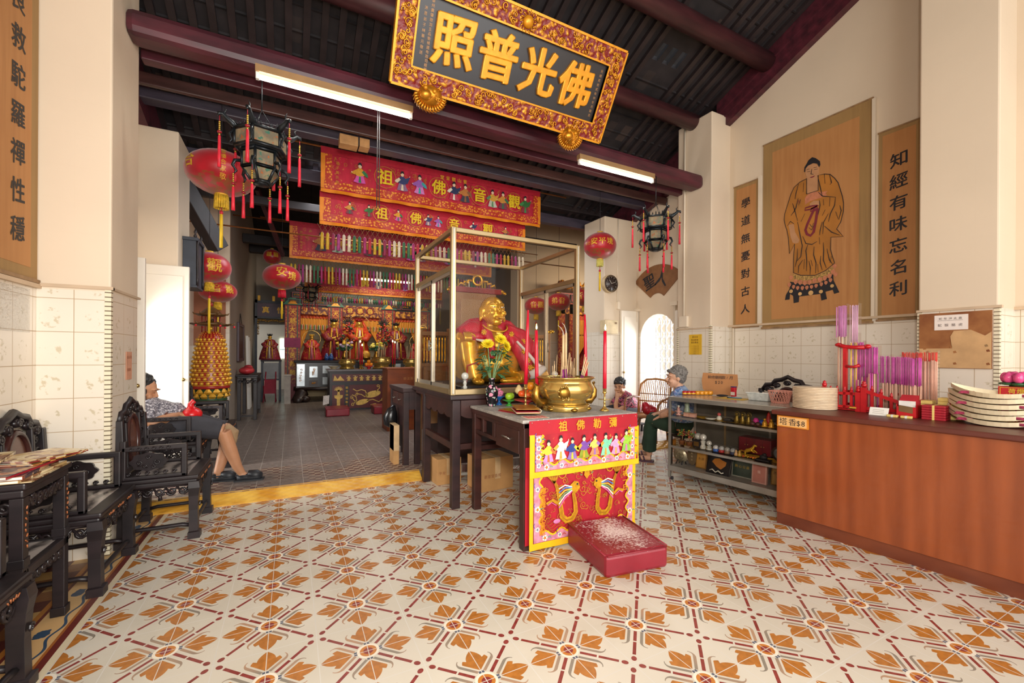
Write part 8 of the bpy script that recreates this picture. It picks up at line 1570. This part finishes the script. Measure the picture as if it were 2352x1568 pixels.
t = thing('side_altar', 'small grey-fronted altar table in the rear left doorway', 'table', (-1.58, 11.5, HS)); m = M(t); m.box(-1.82, -1.34, 11.3, 11.75, 1.12, 1.16, INK); m.build('tabletop', t); m = M(t); m.box(-1.76, -1.4, 11.33, 11.35, .68, 1.08, flat('6a6c70', .4)); m.build('panel', t); legs4(t, -1.81, -1.35, 11.31, 11.74, HS, 1.12, .05, SL); m = M(t); m.box(-1.8, -1.36, 11.32, 11.36, .62, .67, SL); m.build('stretcher', t)
robed('statue', -1.62, 11.55, 1.162, .7, (BR2, flat('c8c0b8', .5), INK), 'red robed statue on the small altar in the rear left doorway', True, False, .36)
t = thing('folding_chair', 'folded dark red chair leaning against the small altar in the rear left doorway', 'chair', (-1.6, 11.1, HS)); m = M(t); FC = flat('8a1c34', .4)
for s in (-.14, .14): m.tube([(-1.6+s, 10.95, HS), (-1.58+s*.8, 11.25, .85)], .014, FC, 6); m.tube([(-1.58+s*.9, 11.2, HS), (-1.62+s*.9, 11.15, .5)], .014, FC, 6)
m.build('frame', t); m = M(t); m.hexa([(-1.73, 11.0, .3), (-1.47, 11.0, .3), (-1.48, 11.06, .32), (-1.72, 11.06, .32)], [(-1.72, 11.14, .66), (-1.48, 11.14, .66), (-1.48, 11.17, .66), (-1.72, 11.17, .66)], FC); m.build('seat', t)
m = M(); m.box(-1.46, -1.27, 15.36, 15.4, 1.17, 1.86, m_glow('daylit_frosted_pane', 'eafff2', 2.2)); struct(m, 'window_1'); m = M(); m.box(-1.37, -1.36, 15.34, 15.36, 1.17, 1.86, SL); m.box(-1.46, -1.27, 15.34, 15.36, 1.46, 1.48, flat('4aa8a0', .4)); struct(m, 'trim_window')
# side shrine at the right, seen beyond the glass case
t = thing('side_shrine', 'red and gilt carved side shrine front at the far right behind the glass case', 'shrine', (6.15, 8.2, HS)); m = M(t)
for x in (5.35, 5.7, 7.0): m.box(x-.1, x+.1, 8.0, 8.06, HS, 2.8, COUP)
m.build('post', t); m = M(t); m.box(5.2, 7.15, 8.0, 8.08, 2.45, 2.72, CARVR); m.box(5.2, 7.15, 8.02, 8.1, 2.72, 3.02, REDC); m.build('frieze', t); m = M(t)
for k in range(6): m.box(5.3+.32*k, 5.56+.32*k, 7.99, 8.02, 2.76, 2.98, INK); m.box(5.33+.32*k, 5.53+.32*k, 7.98, 7.99, 2.79, 2.95, REDC)
m.build('panel', t); m = M(t)
for k in range(26): x = 5.2+.077*k; m.ell((x, 8.0, 3.12+.16*abs(math.sin(k*.9))), (.08, .05, .09), CARVR, 8, 6)
for k in range(3): m.ell((5.5+.6*k, 7.95, 3.22), (.12, .05, .12), GOLD, 14, 8); m.ell((5.5+.6*k, 7.92, 3.22), (.06, .04, .06), REDC, 12, 8)
m.build('crest', t); m = M(t); n = 40
for zz0, zz1 in ((2.3, 2.46), (1.9, 2.3)): m.add([(5.8+1.2*i/n, 8.04+.015*math.sin(i*1.7), zz0 if j == 0 else zz1) for j in (0, 1) for i in range(n+1)], [(i, i+1, n+2+i, n+1+i) for i in range(n)], ORC if zz0 < 2 else flat('c8502a', .5, 0, .3, 40))
for s, xe in ((-1, 5.8), (1, 7.0)): m.add([(6.4, 8.06, 2.0), (xe, 8.06, 2.0), (xe, 8.06, 1.0), (xe-s*.08, 8.06, 1.2)], [(0, 1, 2, 3)], ORC)
m.build('curtain', t); m = M(t); m.box(5.75, 7.1, 8.0, 8.5, HS, .9, flat('3a1c18', .4, 0, .2)); m.box(5.7, 7.14, 7.95, 8.55, .9, .95, flat('a83a34', .5)); m.build('altar_base', t)
robed('statue', 6.45, 8.3, .955, 1.05, (BR1, flat('2a2024', .5), INK), 'red robed statue with a gold ball at its chest in the far right side shrine', True, False, .3)
m = M(); m.ell((6.42, 7.98, 1.55), (.07, .05, .07), GILT2, 12, 8); m.build('gilt_ball', label='golden ball hanging at the chest of the side shrine statue', cat='ball')
l = bpy.data.lights.new('shrine_fill', 'AREA'); l.shape = 'RECTANGLE'; l.size = 2.6; l.size_y = .15; l.energy = 45; l.color = (1, .86, .66); lo = bpy.data.objects.new('shrine_fill', l); COL.objects.link(lo); lo.location = (.74, 10.0, 3.35); lo.rotation_euler = (math.radians(38), 0, 0)  # added fill light to brighten the shrine; no fitting hangs here
l = bpy.data.lights.new('side_shrine_fill', 'AREA'); l.shape = 'RECTANGLE'; l.size = 1.4; l.size_y = .15; l.energy = 40; l.color = (1, .84, .62); lo = bpy.data.objects.new('side_shrine_fill', l); COL.objects.link(lo); lo.location = (6.3, 6.8, 3.4); lo.rotation_euler = (math.radians(40), 0, 0)  # added fill light for the side shrine, without a real source
l = bpy.data.lights.new('rear_hall_fill', 'AREA'); l.shape = 'RECTANGLE'; l.size = 3.4; l.size_y = 1.2; l.energy = 95; l.color = (.92, .96, 1); lo = bpy.data.objects.new('rear_hall_fill', l); COL.objects.link(lo); lo.location = (.8, 5.2, 3.75)  # added overhead fill for the rear hall; the roof above is closed
# ================================================================ people
def m_skin(name, c):
    q = Mt(name, .5); q.xyz(True); n = q.noise(12, 3); l = lin(c); q.col(q.mix(q.ramp(n, .3, .7), tuple(v*.88 for v in l[:3]), c)); q.b.inputs['Subsurface Weight'].default_value = .08; q.b.inputs['Subsurface Radius'].default_value = (.02, .008, .004); return q.m
SK1 = m_skin('skin_tan', 'cf9468'); SK2 = m_skin('skin_weathered', 'c08a66'); SK3 = m_skin('skin_pale', 'd8a688')
def m_print(name, a, b, c, sc, t1=.5, t2=.62):
    q = Mt(name, .75); q.xyz(True); n = q.noise(sc, 2); k = q.noise(sc*1.7, 2); q.col(q.mix(q.ramp(k, t2, t2+.04), q.mix(q.ramp(n, t1, t1+.04), a, b), c)); return q.m
HAIRB = flat('1a1716', .5, 0, .3, 60, .6, 'black_hair'); HAIRG = flat('7a7672', .6, 0, .35, 50, .8, 'grey_hair')
def head(m, c, rz, rx, mat, s=1., age=0):
    m.at(c, rz, rx, sc=s); E = m.ell
    E((0, .012, .025), (.073, .09, .088), mat, 20, 14); E((0, -.02, -.045), (.06, .064, .06), mat, 16, 12); E((0, -.045, -.085), (.032, .03, .024), mat)
    m.tube([(0, -.078, .022), (0, -.096, -.004), (0, -.106, -.024)], [.009, .012, .0155], mat, 8); E((.013, -.092, -.026), (.011, .011, .009), mat, 8, 6); E((-.013, -.092, -.026), (.011, .011, .009), mat, 8, 6)
    for q in (-1, 1): E((q*.074, .012, -.005), (.011, .021, .031), mat, 10, 8); E((q*.036, -.062, -.032), (.028, .024, .024), mat, 10, 8); m.tube([(q*.014, -.083, .034), (q*.034, -.084, .039), (q*.056, -.068, .03)], [.008, .01, .006], mat, 6)
    m.tube([(-.022, -.083, -.056), (0, -.09, -.054), (.022, -.083, -.056)], [.005, .007, .005], mat, 6); m.tube([(-.02, -.082, -.063), (0, -.088, -.065), (.02, -.082, -.063)], [.006, .008, .006], mat, 6)
    m.T = m.base
def face(t, c, rz, rx, s=1., closed=False, browc=None):
    m = M(t).at(c, rz, rx, sc=s); W_ = flat('e6ded2', .3, 0, 0)
    for q in (-1, 1):
        if not closed: m.ell((q*.032, -.0775, .012), (.0125, .006, .0045), W_, 10, 6); m.ell((q*.032, -.0825, .012), (.0055, .003, .005), INK, 8, 6)
        m.tube([(q*.019, -.082, .0135), (q*.032, -.086, .018 if not closed else .011), (q*.046, -.077, .0125)], [.0012, .002, .0012], flat('4a2c20', .6), 5)
    m.build('eyes', t); m = M(t).at(c, rz, rx, sc=s)
    for q in (-1, 1): m.tube([(q*.016, -.0915, .037), (q*.034, -.0945, .043), (q*.054, -.08, .035)], [.002, .0035, .0015], browc or flat('2a211e', .7), 5)
    m.build('eyebrows', t); m = M(t).at(c, rz, rx, sc=s); m.tube([(-.022, -.0865, -.0592), (-.008, -.0955, -.0585), (.008, -.0955, -.0585), (.022, -.0865, -.0592)], [.0015, .0035, .0035, .0015], flat('8a4a3e', .5), 6); m.build('mouth', t)
def hair(t, c, rz, rx, mat, s=1., full=1., recede=0., curls=0):
    m = M(t).at(c, rz, rx, sc=s); E = m.ell
    E((0, .03, .06), (.08*full, .084*full, .066*full), mat, 18, 12); E((0, .055, .015), (.077*full, .062*full, .08*full), mat, 16, 12)
    for q in (-1, 1): E((q*.062, .03, .028), (.022*full, .05, .055), mat, 12, 8); 
    if not recede: m.tube([(-.06, -.045, .07), (-.02, -.068, .085), (.03, -.068, .086), (.062, -.042, .068)], [.016, .02, .02, .014], mat, 10)
    for k in range(26): a = R.uniform(0, 6.28); q = R.uniform(.1, 1.3); m.ell((.074*full*math.sin(q)*math.cos(a), .035+.08*full*math.sin(q)*math.sin(a) if math.sin(a) > -.3 else .02, .05+.075*full*math.cos(q)), .015*full, mat, 8, 6)
    if curls:
        for k in range(curls):
            a = R.uniform(0, 6.28); q = R.uniform(0, 1.8); yy = .035+.088*full*math.sin(q)*math.sin(a); zz = .05+.082*full*math.cos(q)
            if yy > -.045 and (zz > .05 or yy > .02): m.ell((.083*full*math.sin(q)*math.cos(a), yy, zz), R.uniform(.009, .015), mat, 8, 6)
    m.build('hair', t, remesh=.005*s, smooth=1)
def hand(m, w_, d, n, mat, curl=.5, th=1, s=1.):
    """wrist point, finger direction, direction the fingers curl to, thumb side"""
    w_ = Vector(w_); d = Vector(d).normalized(); n = Vector(n); n = (n-d*n.dot(d)).normalized(); sd = d.cross(n)*th
    for k in (-1.4, -.5, .5, 1.4): m.tube([w_+sd*k*.011*s, w_+d*.05*s+sd*k*.0165*s, w_+d*.088*s+sd*k*.0185*s], [.013*s, .0135*s, .0115*s], mat, 8)
    for k, (o, L) in enumerate(((1.45, .92), (.5, 1.05), (-.5, .98), (-1.45, .78))):
        p = w_+d*.086*s+sd*o*.0185*s; a = 0; pts = [p]; dd = (d+sd*o*.06).normalized()
        for seg, (l, kk) in enumerate(((.036, .6), (.024, .9), (.02, .7))): a += curl*kk; p = p+(dd*math.cos(a)+n*math.sin(a))*l*L*s; pts.append(p)
        m.tube(pts, [.0095*s, .009*s, .008*s, .0065*s], mat, 8)
    b = w_+d*.022*s+sd*.022*s; m.tube([b, b+(d*.6+sd*.75+n*.2).normalized()*.034*s, b+(d*.6+sd*.75+n*.2).normalized()*.034*s+(d*.85+sd*.35+n*.4).normalized()*.03*s, b+(d*.6+sd*.75+n*.2).normalized()*.034*s+(d*.9+sd*.1+n*.5).normalized()*.052*s], [.013*s, .0115*s, .0095*s, .007*s], mat, 8)
def person(label, loc): return thing('person', label, 'person', loc)
# ---- the man dozing over a red bag
t = person('person in grey patterned shirt and black clogs, dozing on an armchair by the left door', (-2.0, 3.4, HS))
hc = (-2.30, 3.4, .985); hr = (PI/2, .42)
m = M(t); head(m, hc, hr[0], hr[1], SK2, 1.06)
m.tube([(-2.295, 3.4, .93), (-2.26, 3.4, .84)], [.055, .065], SK2, 12); m.tube([(-2.22, 3.4, .82), (-2.16, 3.4, .73), (-2.12, 3.4, .67)], [.085, .11, .11], SK2, 16)
for s in (-1, 1):
    y = 3.4+s*.19; m.tube([(-2.245, 3.4+s*.17, .82), (-2.24, y+s*.03, .74), (-2.2, y+s*.025, .70)], [.055, .046, .042], SK2, 12); wr = (-2.03, 3.4+s*.085, .765 if s < 0 else .785); m.tube([(-2.2, y+s*.025, .70), (-2.12, y, .735), wr], [.042, .04, .027], SK2, 12); hand(m, wr, (.95, -s*.25, -.05), (0, -s*.4, -1), SK2, .75, s if s > 0 else -1)
leg = lambda pts, rs, mat: m.tube(pts, rs, mat, 14)
leg([(-2.1, 3.30, .645), (-1.9, 3.29, .635), (-1.68, 3.29, .585)], [.1, .09, .065], SK2); leg([(-1.68, 3.29, .58), (-1.63, 3.31, .40), (-1.57, 3.33, .22), (-1.535, 3.34, .15)], [.062, .06, .042, .034], SK2); leg([(-1.55, 3.34, .135), (-1.48, 3.33, .115), (-1.41, 3.32, .105)], [.036, .036, .03], SK2)
leg([(-2.1, 3.5, .645), (-1.9, 3.5, .63), (-1.66, 3.47, .56)], [.1, .09, .065], SK2); leg([(-1.66, 3.47, .55), (-1.69, 3.44, .35), (-1.74, 3.41, .15)], [.06, .056, .036], SK2); leg([(-1.75, 3.41, .125), (-1.67, 3.4, .115)], [.036, .032], SK2)
m.build('body', t, remesh=.007, smooth=3); face(t, hc, hr[0], hr[1], 1.06, True); hair(t, hc, hr[0], hr[1], HAIRB, 1.06, .98, 1, 60)
SH1 = m_print('grey_figured_shirt', '5a5660', '8e8a92', 'd0ccd0', 38, .46, .56); m = M(t)
m.tube([(-2.25, 3.4, .845), (-2.2, 3.4, .76), (-2.13, 3.4, .72), (-2.1, 3.4, .69)], [.10, .15, .17, .16], SH1, 18); m.tube([(-2.24, 3.24, .82), (-2.24, 3.4, .845), (-2.24, 3.56, .82)], [.07, .08, .07], SH1, 12)
for s in (-1, 1): m.tube([(-2.245, 3.4+s*.15, .825), (-2.245, 3.4+s*.21, .775), (-2.235, 3.4+s*.222, .735)], [.082, .076, .072], SH1, 12)
m.build('shirt', t, remesh=.009, smooth=4)
PN1 = flat('37363c', .8, 0, .12, 10); m = M(t); leg([(-2.14, 3.36, .665), (-2.1, 3.36, .665)], [.13, .13], PN1); leg([(-2.14, 3.44, .665), (-2.1, 3.44, .665)], [.13, .13], PN1); leg([(-2.12, 3.31, .645), (-1.9, 3.29, .64), (-1.70, 3.29, .59)], [.112, .104, .086], PN1); leg([(-2.12, 3.49, .645), (-1.9, 3.5, .635), (-1.70, 3.475, .57)], [.112, .102, .084], PN1); m.build('shorts', t, remesh=.009, smooth=4)
m = M(t); leg([(-1.70, 3.475, .565), (-1.64, 3.465, .53), (-1.66, 3.46, .44)], [.08, .074, .07], flat('a88a66', .8)); m.build('rolled_trouser_leg', t, remesh=.009, smooth=3)
CLG = flat('26282c', .5, 0, .1)
for (x, y, a) in ((-1.47, 3.325, -.1), (-1.70, 3.405, -.1)): m = M(t).at((x, y, HS), a); m.tube([(-.1, 0, .03), (-.04, 0, .034), (.06, 0, .036), (.11, 0, .034)], [.034, .036, .045, .03], CLG, 12); m.tube([(-.01, 0, .055), (.06, 0, .05), (.1, 0, .036)], [.043, .048, .034], CLG, 12); m.box(-.125, .125, -.044, .044, .0, .014, CLG); m.tube([(-.0, -.045, .06), (-.08, -.04, .055), (-.115, 0, .05), (-.08, .04, .055), (0, .045, .06)], .007, CLG, 6); m.build('clog', t)
m = M(t); m.tube([(-2.2, 3.3, .83), (-2.09, 3.345, .76), (-2.0, 3.39, .64)], .008, flat('a8182c', .5), 6); m.tube([(-2.2, 3.5, .83), (-2.09, 3.46, .76), (-2.0, 3.4, .64)], .008, flat('a8182c', .5), 6); m.build('lanyard', t); m = M(t); m.tube([(-2.10+.04*math.cos(a)*.3, 3.25+.045*math.cos(a), .742+.045*math.sin(a)) for a in [k*PI/8 for k in range(16)]], .007, flat('5a2a1c', .5), 6, closed=True); m.build('bracelet', t); m = M(t); m.tube([(-2.06, 3.50+.035*math.cos(a), .775+.035*math.sin(a)) for a in [k*PI/8 for k in range(16)]], .008, ALU, 6, closed=True); m.build('watch', t)
t = thing('plastic_bag', 'bright red plastic bag in the lap of the dozing person', 'bag', (-1.92, 3.36, .74)); m = M(t).at((-.07, -.01, .015)); RBG = flat('d8181e', .3, 0, .2, 12, .5); m.ell((-1.87, 3.38, .735), (.085, .1, .065), RBG, 16, 10); m.ell((-1.92, 3.36, .69), (.09, .11, .03), RBG, 16, 10); m.tube([(-1.87, 3.38, .78), (-1.88, 3.37, .83), (-1.85, 3.38, .86)], [.04, .022, .028], RBG, 10); m.build('bag', t, remesh=.01, smooth=2)
# ---- the person in the pink and black print blouse
t = person('person in pink and black blouse, chin on hand, near the arched doorway', (3.5, 3.5, HS)); hc = (3.34, 3.45, .855); hr = (-1.05, .3)
m = M(t); head(m, hc, hr[0], hr[1], SK2, 1.04); m.tube([(3.37, 3.46, .80), (3.44, 3.49, .70)], [.052, .06], SK2, 12); m.tube([(3.45, 3.49, .66), (3.6, 3.55, .53), (3.72, 3.6, .44)], [.11, .14, .16], SK2, 14)
m.tube([(3.42, 3.33, .65), (3.28, 3.3, .53), (3.2, 3.36, .47)], [.052, .045, .04], SK2, 12); m.tube([(3.2, 3.36, .47), (3.22, 3.4, .58), (3.262, 3.42, .68)], [.04, .036, .026], SK2, 12); hand(m, (3.262, 3.42, .68), (.25, .1, 1), (.3, .4, .1), SK2, 1.0, -1)
m.tube([(3.5, 3.66, .64), (3.4, 3.72, .50), (3.27, 3.62, .44)], [.05, .045, .036], SK2, 12); m.tube([(3.27, 3.62, .44), (3.17, 3.5, .44)], [.036, .026], SK2, 10); hand(m, (3.17, 3.5, .44), (-.8, -.6, -.1), (0, 0, -1), SK2, .5, 1)
for y, k in ((3.5, 0), (3.72, 1)): m.tube([(3.7, y, .43), (3.42, y-.04, .45), (3.22, y-.05, .43)], [.1, .09, .07], SK2, 12); m.tube([(3.22, y-.05, .42), (3.26, y-.04, .26), (3.28, y-.03, .13)], [.062, .055, .036], SK2, 12); m.tube([(3.28, y-.03, .11), (3.18, y-.04, .10)], [.035, .03], SK2, 10)
m.build('body', t, remesh=.007, smooth=3); face(t, hc, hr[0], hr[1], 1.04); hair(t, hc, hr[0], hr[1], HAIRB, 1.04, 1.02, 0, 110)
SH2 = m_print('pink_black_print', '241c24', 'b84a6a', 'd8a8b0', 46, .48, .6); m = M(t); m.tube([(3.42, 3.48, .715), (3.52, 3.52, .62), (3.64, 3.57, .52), (3.76, 3.61, .43)], [.10, .145, .17, .175], SH2, 18); m.tube([(3.46, 3.36, .69), (3.45, 3.5, .72), (3.52, 3.64, .68)], [.07, .075, .07], SH2, 12); m.tube([(3.44, 3.35, .67), (3.34, 3.31, .585), (3.29, 3.31, .54)], [.072, .062, .06], SH2, 12); m.tube([(3.52, 3.65, .66), (3.43, 3.71, .54)], [.07, .062], SH2, 12); m.build('blouse', t, remesh=.009, smooth=4)
m = M(t); TR1 = flat('2a2830', .8); m.tube([(3.76, 3.6, .4), (3.66, 3.6, .4)], [.15, .16], TR1, 14)
for y in (3.5, 3.72): m.tube([(3.72, y, .43), (3.42, y-.04, .45), (3.21, y-.05, .43), (3.25, y-.045, .3), (3.27, y-.04, .16)], [.115, .1, .082, .075, .065], TR1, 12)
m.build('trousers', t, remesh=.009, smooth=4)
t.location = (3.68, 3.7, HS-.018)
t = thing('stool', 'low dark stool under the person in the pink and black blouse', 'stool', (3.93, 3.82, HS)); m = M(t); m.box(3.78, 4.08, 3.66, 3.98, .19, .22, BW); m.build('seat', t, bevel=.005); legs4(t, 3.8, 4.06, 3.68, 3.96, HS, .19, .035, BW)
# ---- the grey haired person behind the showcase
t = person('person with grey hair, blue blouse and dark green trousers at the showcase end', (3.0, 2.1, 0)); hc = (2.91, 2.0, 1.065); hr = (-2.15, .05)
m = M(t); head(m, hc, hr[0], hr[1], SK3, 1.04); m.tube([(2.93, 1.99, 1.0), (2.96, 1.97, .92)], [.05, .058], SK3, 12); m.tube([(2.97, 1.97, .88), (2.99, 1.97, .72), (3.0, 1.98, .59)], [.12, .14, .16], SK3, 14)
m.tube([(2.84, 1.87, .85), (2.80, 1.93, .72), (2.78, 1.98, .66)], [.052, .046, .04], SK3, 12); m.tube([(2.78, 1.98, .66), (2.78, 2.06, .63), (2.80, 2.12, .605)], [.04, .036, .026], SK3, 12); hand(m, (2.80, 2.12, .605), (-.15, .75, -.5), (0, -.3, -1), SK3, .55, -1)
m.tube([(3.1, 2.06, .85), (3.12, 2.15, .72), (3.08, 2.2, .66)], [.052, .046, .04], SK3, 12); m.tube([(3.08, 2.2, .66), (2.98, 2.22, .64), (2.9, 2.23, .63)], [.04, .036, .026], SK3, 12); hand(m, (2.9, 2.23, .63), (-.9, .1, -.2), (0, 0, -1), SK3, .6, 1)
for (k, f) in (((2.80, 2.28, .53), (2.88, 2.38, .05)), ((2.98, 2.42, .53), (3.06, 2.60, .05))):
    k, f = Vector(k), Vector(f); h = Vector((3.02-(.08 if k.x < 2.9 else -.06), 2.0, .52)); m.tube([h, h.lerp(k, .5), k], [.1, .085, .062], SK3, 12); m.tube([k, k.lerp(f, .45), f+Vector((0, 0, .04))], [.06, .055, .036], SK3, 12); m.tube([f+Vector((.01, -.02, .0)), f+Vector((-.05, .06, -.012)), f+Vector((-.09, .12, -.02))], [.034, .034, .026], SK3, 10)
    for q in range(4): m.tube([f+Vector((-.09+.018*(q-1.5), .11+.012*(q-1.5), -.02)), f+Vector((-.115+.018*(q-1.5), .15+.012*(q-1.5), -.028))], [.011, .008], SK3, 6)
m.build('body', t, remesh=.007, smooth=3); face(t, hc, hr[0], hr[1], 1.04, False, HAIRG); hair(t, hc, hr[0], hr[1], HAIRG, 1.04, 1.06, 0, 170)
SH3 = m_print('blue_print', '5a7ab0', '9ab4d8', 'b88aa0', 34, .48, .62); m = M(t); m.tube([(2.965, 1.97, .915), (2.98, 1.97, .8), (3.0, 1.98, .66), (3.01, 1.99, .58)], [.1, .155, .17, .17], SH3, 18); m.tube([(2.85, 1.89, .88), (2.97, 1.97, .91), (3.09, 2.05, .88)], [.072, .08, .072], SH3, 12); m.tube([(2.85, 1.88, .86), (2.815, 1.92, .76), (2.80, 1.95, .71)], [.072, .064, .062], SH3, 12); m.tube([(3.1, 2.06, .86), (3.12, 2.13, .76)], [.072, .064], SH3, 12); m.build('blouse', t, remesh=.009, smooth=4)
TR2 = flat('1e3626', .8, 0, .15, 8, 0, 'dark_green_cotton'); m = M(t); m.tube([(3.0, 1.95, .56), (3.03, 2.04, .56)], [.15, .15], TR2, 14)
for (k, f) in (((2.80, 2.28, .53), (2.88, 2.38, .05)), ((2.98, 2.42, .53), (3.06, 2.60, .05))):
    k, f = Vector(k), Vector(f); h = Vector((3.02-(.08 if k.x < 2.9 else -.06), 2.0, .52)); m.tube([h, h.lerp(k, .5), k+Vector((0, 0, .005)), k.lerp(f, .2), k.lerp(f, .78)], [.115, .1, .08, .082, .085], TR2, 14)
m.build('trousers', t, remesh=.009, smooth=4); SN = flat('4a2a3a', .5, 0, .1)
for f in ((2.88, 2.38), (3.06, 2.6)):
    m = M(t).at((f[0]-.04, f[1]+.05, 0), .64); m.hexa([(-.045, -.12, 0), (.045, -.12, 0), (.05, .14, 0), (-.05, .14, 0)], [(-.045, -.12, .022), (.045, -.12, .022), (.05, .14, .018), (-.05, .14, .018)], SN)
    for q in (.0, .045, .09): m.tube([(-.05, q-.02, .018), (-.03, q, .062-.2*q), (.03, q+.01, .062-.2*q), (.05, q+.03, .018)], .011, SN, 6)
    m.build('sandal', t)
t = thing('stool', 'dark stool under the grey haired person behind the showcase end', 'stool', (3.02, 1.98, 0)); m = M(t); m.box(2.9, 3.16, 1.88, 2.12, .37, .40, BW); m.build('seat', t, bevel=.005); legs4(t, 2.92, 3.14, 1.9, 2.1, 0, .37, .03, BW)
# ---- the person in white beyond the burner
t = person('person in white shirt and pale cap seated far behind the incense burner', (3.9, 4.9, HS)); hc = (3.85, 4.93, 1.04); hr = (2.6, 0)
m = M(t); head(m, hc, hr[0], hr[1], SK1, 1.02); m.tube([(3.86, 4.92, .97), (3.87, 4.9, .88)], [.052, .06], SK1, 12); m.tube([(3.88, 4.9, .84), (3.92, 4.9, .6), (3.95, 4.9, .46)], [.12, .14, .16], SK1, 14)
m.tube([(3.75, 4.78, .80), (3.74, 4.74, .66), (3.76, 4.78, .54)], [.052, .046, .04], SK1, 12); m.tube([(3.76, 4.78, .54), (3.74, 4.86, .46)], [.04, .026], SK1, 10); hand(m, (3.74, 4.86, .46), (-.1, .8, -.5), (0, 0, -1), SK1, .5, 1)
m.tube([(4.02, 5.02, .80), (4.06, 5.06, .66), (4.0, 5.1, .52)], [.052, .046, .038], SK1, 12); hand(m, (4.0, 5.1, .52), (-.5, .7, -.4), (0, 0, -1), SK1, .5, -1)
for d in (0, .2): m.tube([(3.9+d*.5, 4.9+d*.3, .45), (3.72+d*.6, 5.2+d*.3, .47)], [.1, .07], SK1, 12); m.tube([(3.72+d*.6, 5.2+d*.3, .46), (3.74+d*.6, 5.22+d*.3, .14)], [.06, .036], SK1, 12); m.tube([(3.74+d*.6, 5.22+d*.3, .115), (3.70+d*.6, 5.32+d*.3, .11)], [.034, .03], SK1, 10)
m.build('body', t, remesh=.008, smooth=3); face(t, hc, hr[0], hr[1], 1.02); WS = flat('d8d8dc', .8, 0, .06, 10); m = M(t); m.tube([(3.87, 4.9, .885), (3.89, 4.9, .76), (3.93, 4.9, .6), (3.96, 4.9, .45)], [.1, .155, .165, .17], WS, 18); m.tube([(3.76, 4.8, .85), (3.88, 4.9, .88), (4.02, 5.0, .85)], [.07, .08, .07], WS, 12); m.tube([(3.75, 4.78, .83), (3.74, 4.75, .68)], [.07, .062], WS, 12); m.tube([(4.02, 5.02, .83), (4.06, 5.06, .68)], [.07, .062], WS, 12); m.build('shirt', t, remesh=.01, smooth=4)
m = M(t)
m.tube([(3.96, 4.9, .42), (3.94, 4.94, .42)], [.155, .155], TR1, 14)
for d in (0, .2): m.tube([(3.9+d*.5, 4.9+d*.3, .45), (3.72+d*.6, 5.2+d*.3, .47), (3.73+d*.6, 5.21+d*.3, .2)], [.115, .085, .07], TR1, 12)
m.build('trousers', t, remesh=.01, smooth=4); m = M(t).at(hc, hr[0], hr[1]); CP = flat('b8b4ac', .8, 0, .1); m.lathe([(.086, .035), (.09, .05), (.082, .09), (.05, .122), (.003, .13)], CP, 20, (0, .012, 0)); m.hexa([(-.07, -.06, .04), (.07, -.06, .04), (.05, -.16, .03), (-.05, -.16, .03)][::-1], [(-.07, -.06, .048), (.07, -.06, .048), (.05, -.16, .036), (-.05, -.16, .036)][::-1], CP); m.build('cap', t)
t = thing('stool', 'dark stool under the person in the white shirt', 'stool', (3.96, 4.92, HS)); m = M(t); m.box(3.82, 4.12, 4.78, 5.06, .22, .25, BW); m.build('seat', t, bevel=.005); legs4(t, 3.84, 4.1, 4.8, 5.04, HS, .22, .03, BW)
# ---- seats on that side
a0 = bpy.data.objects['armchair']
o = dup(a0, (3.42, 1.16, 0), PI, 'carved blackwood armchair behind the showcase with only its crest in view', sc=1.12); 
dup(a0, (4.75, 6.0, HS), PI*1.25, 'carved blackwood armchair standing in the dark behind the right rear pilaster edge')
RT = flat('b0763a', .4, 0, .2, 20, 0, 'rattan'); RT2 = flat('8a5426', .45, 0, .2, 20)
t = thing('rattan_chair', 'honey coloured rattan armchair with a rounded slatted back by the side doorway', 'armchair', (3.6, 3.14, HS), PI+.35); m = M(); bk = lambda y, z: (-.2-.22*(z-.4), y, z)
m.tube([bk(-.23, .36), bk(-.25, .6), bk(-.235, .80), bk(-.15, .875), bk(0, .89), bk(.15, .875), bk(.235, .80), bk(.25, .6), bk(.23, .36)], .017, RT, 8)
m.tube([bk(-.245, .55), bk(.245, .55)], .011, RT, 6); m.tube([bk(-.24, .66), bk(.24, .66)], .008, RT2, 6); f = m.build('back_frame', t); m = M()
for k in range(15): y = -.21+.03*k; m.tube([bk(y, .37), bk(y*1.02, .6), bk(y*.98, .865-.35*abs(y)**1.6)], .0062, RT, 6)
m.build('slats', f); m = M(); m.tube([(.22*math.cos(a)+.0, .24*math.sin(a), .36) for a in [2*PI*k/24 for k in range(24)]], .016, RT2, 8, closed=True); m.lathe([(.003, .352), (.22, .352), (.225, .36), (.003, .366)], RT, 28); m.build('seat', t)
for s in (-1, 1):
    m = M(); m.tube([bk(s*.245, .6), (-.1, s*.27, .62), (.12, s*.275, .60), (.2, s*.26, .54), (.21, s*.245, .42), (.19, s*.22, .3), (.19, s*.23, .0)], .016, RT2, 8); m.build('armrest', t)
for sx, sy in ((1, 1), (1, -1), (-1, 1), (-1, -1)):
    m = M(); m.tube([(sx*.14, sy*.17, .35), (sx*.19, sy*.22, .18), (sx*.2, sy*.23, 0)], .015, RT, 8); m.tube([(sx*.19, sy*.22, .12), (0, sy*.1, .3), (-sx*.02, sy*.0, .34)], .009, RT2, 6); m.build('leg', t)
t = thing('plastic_bag', 'dark red shiny bag lying on the rattan chair', 'bag', (3.57, 3.08, .45)); m = M(t).at((.13, -.04, .0)); m.ell((3.44, 3.1, .53), (.1, .12, .085), flat('a80f24', .3, 0, .3, 10, .6), 16, 10); m.ell((3.40, 3.14, .60), (.05, .06, .05), flat('a80f24', .3, 0, .3, 10, .6), 12, 8); m.build('bag', t, remesh=.012, smooth=2)
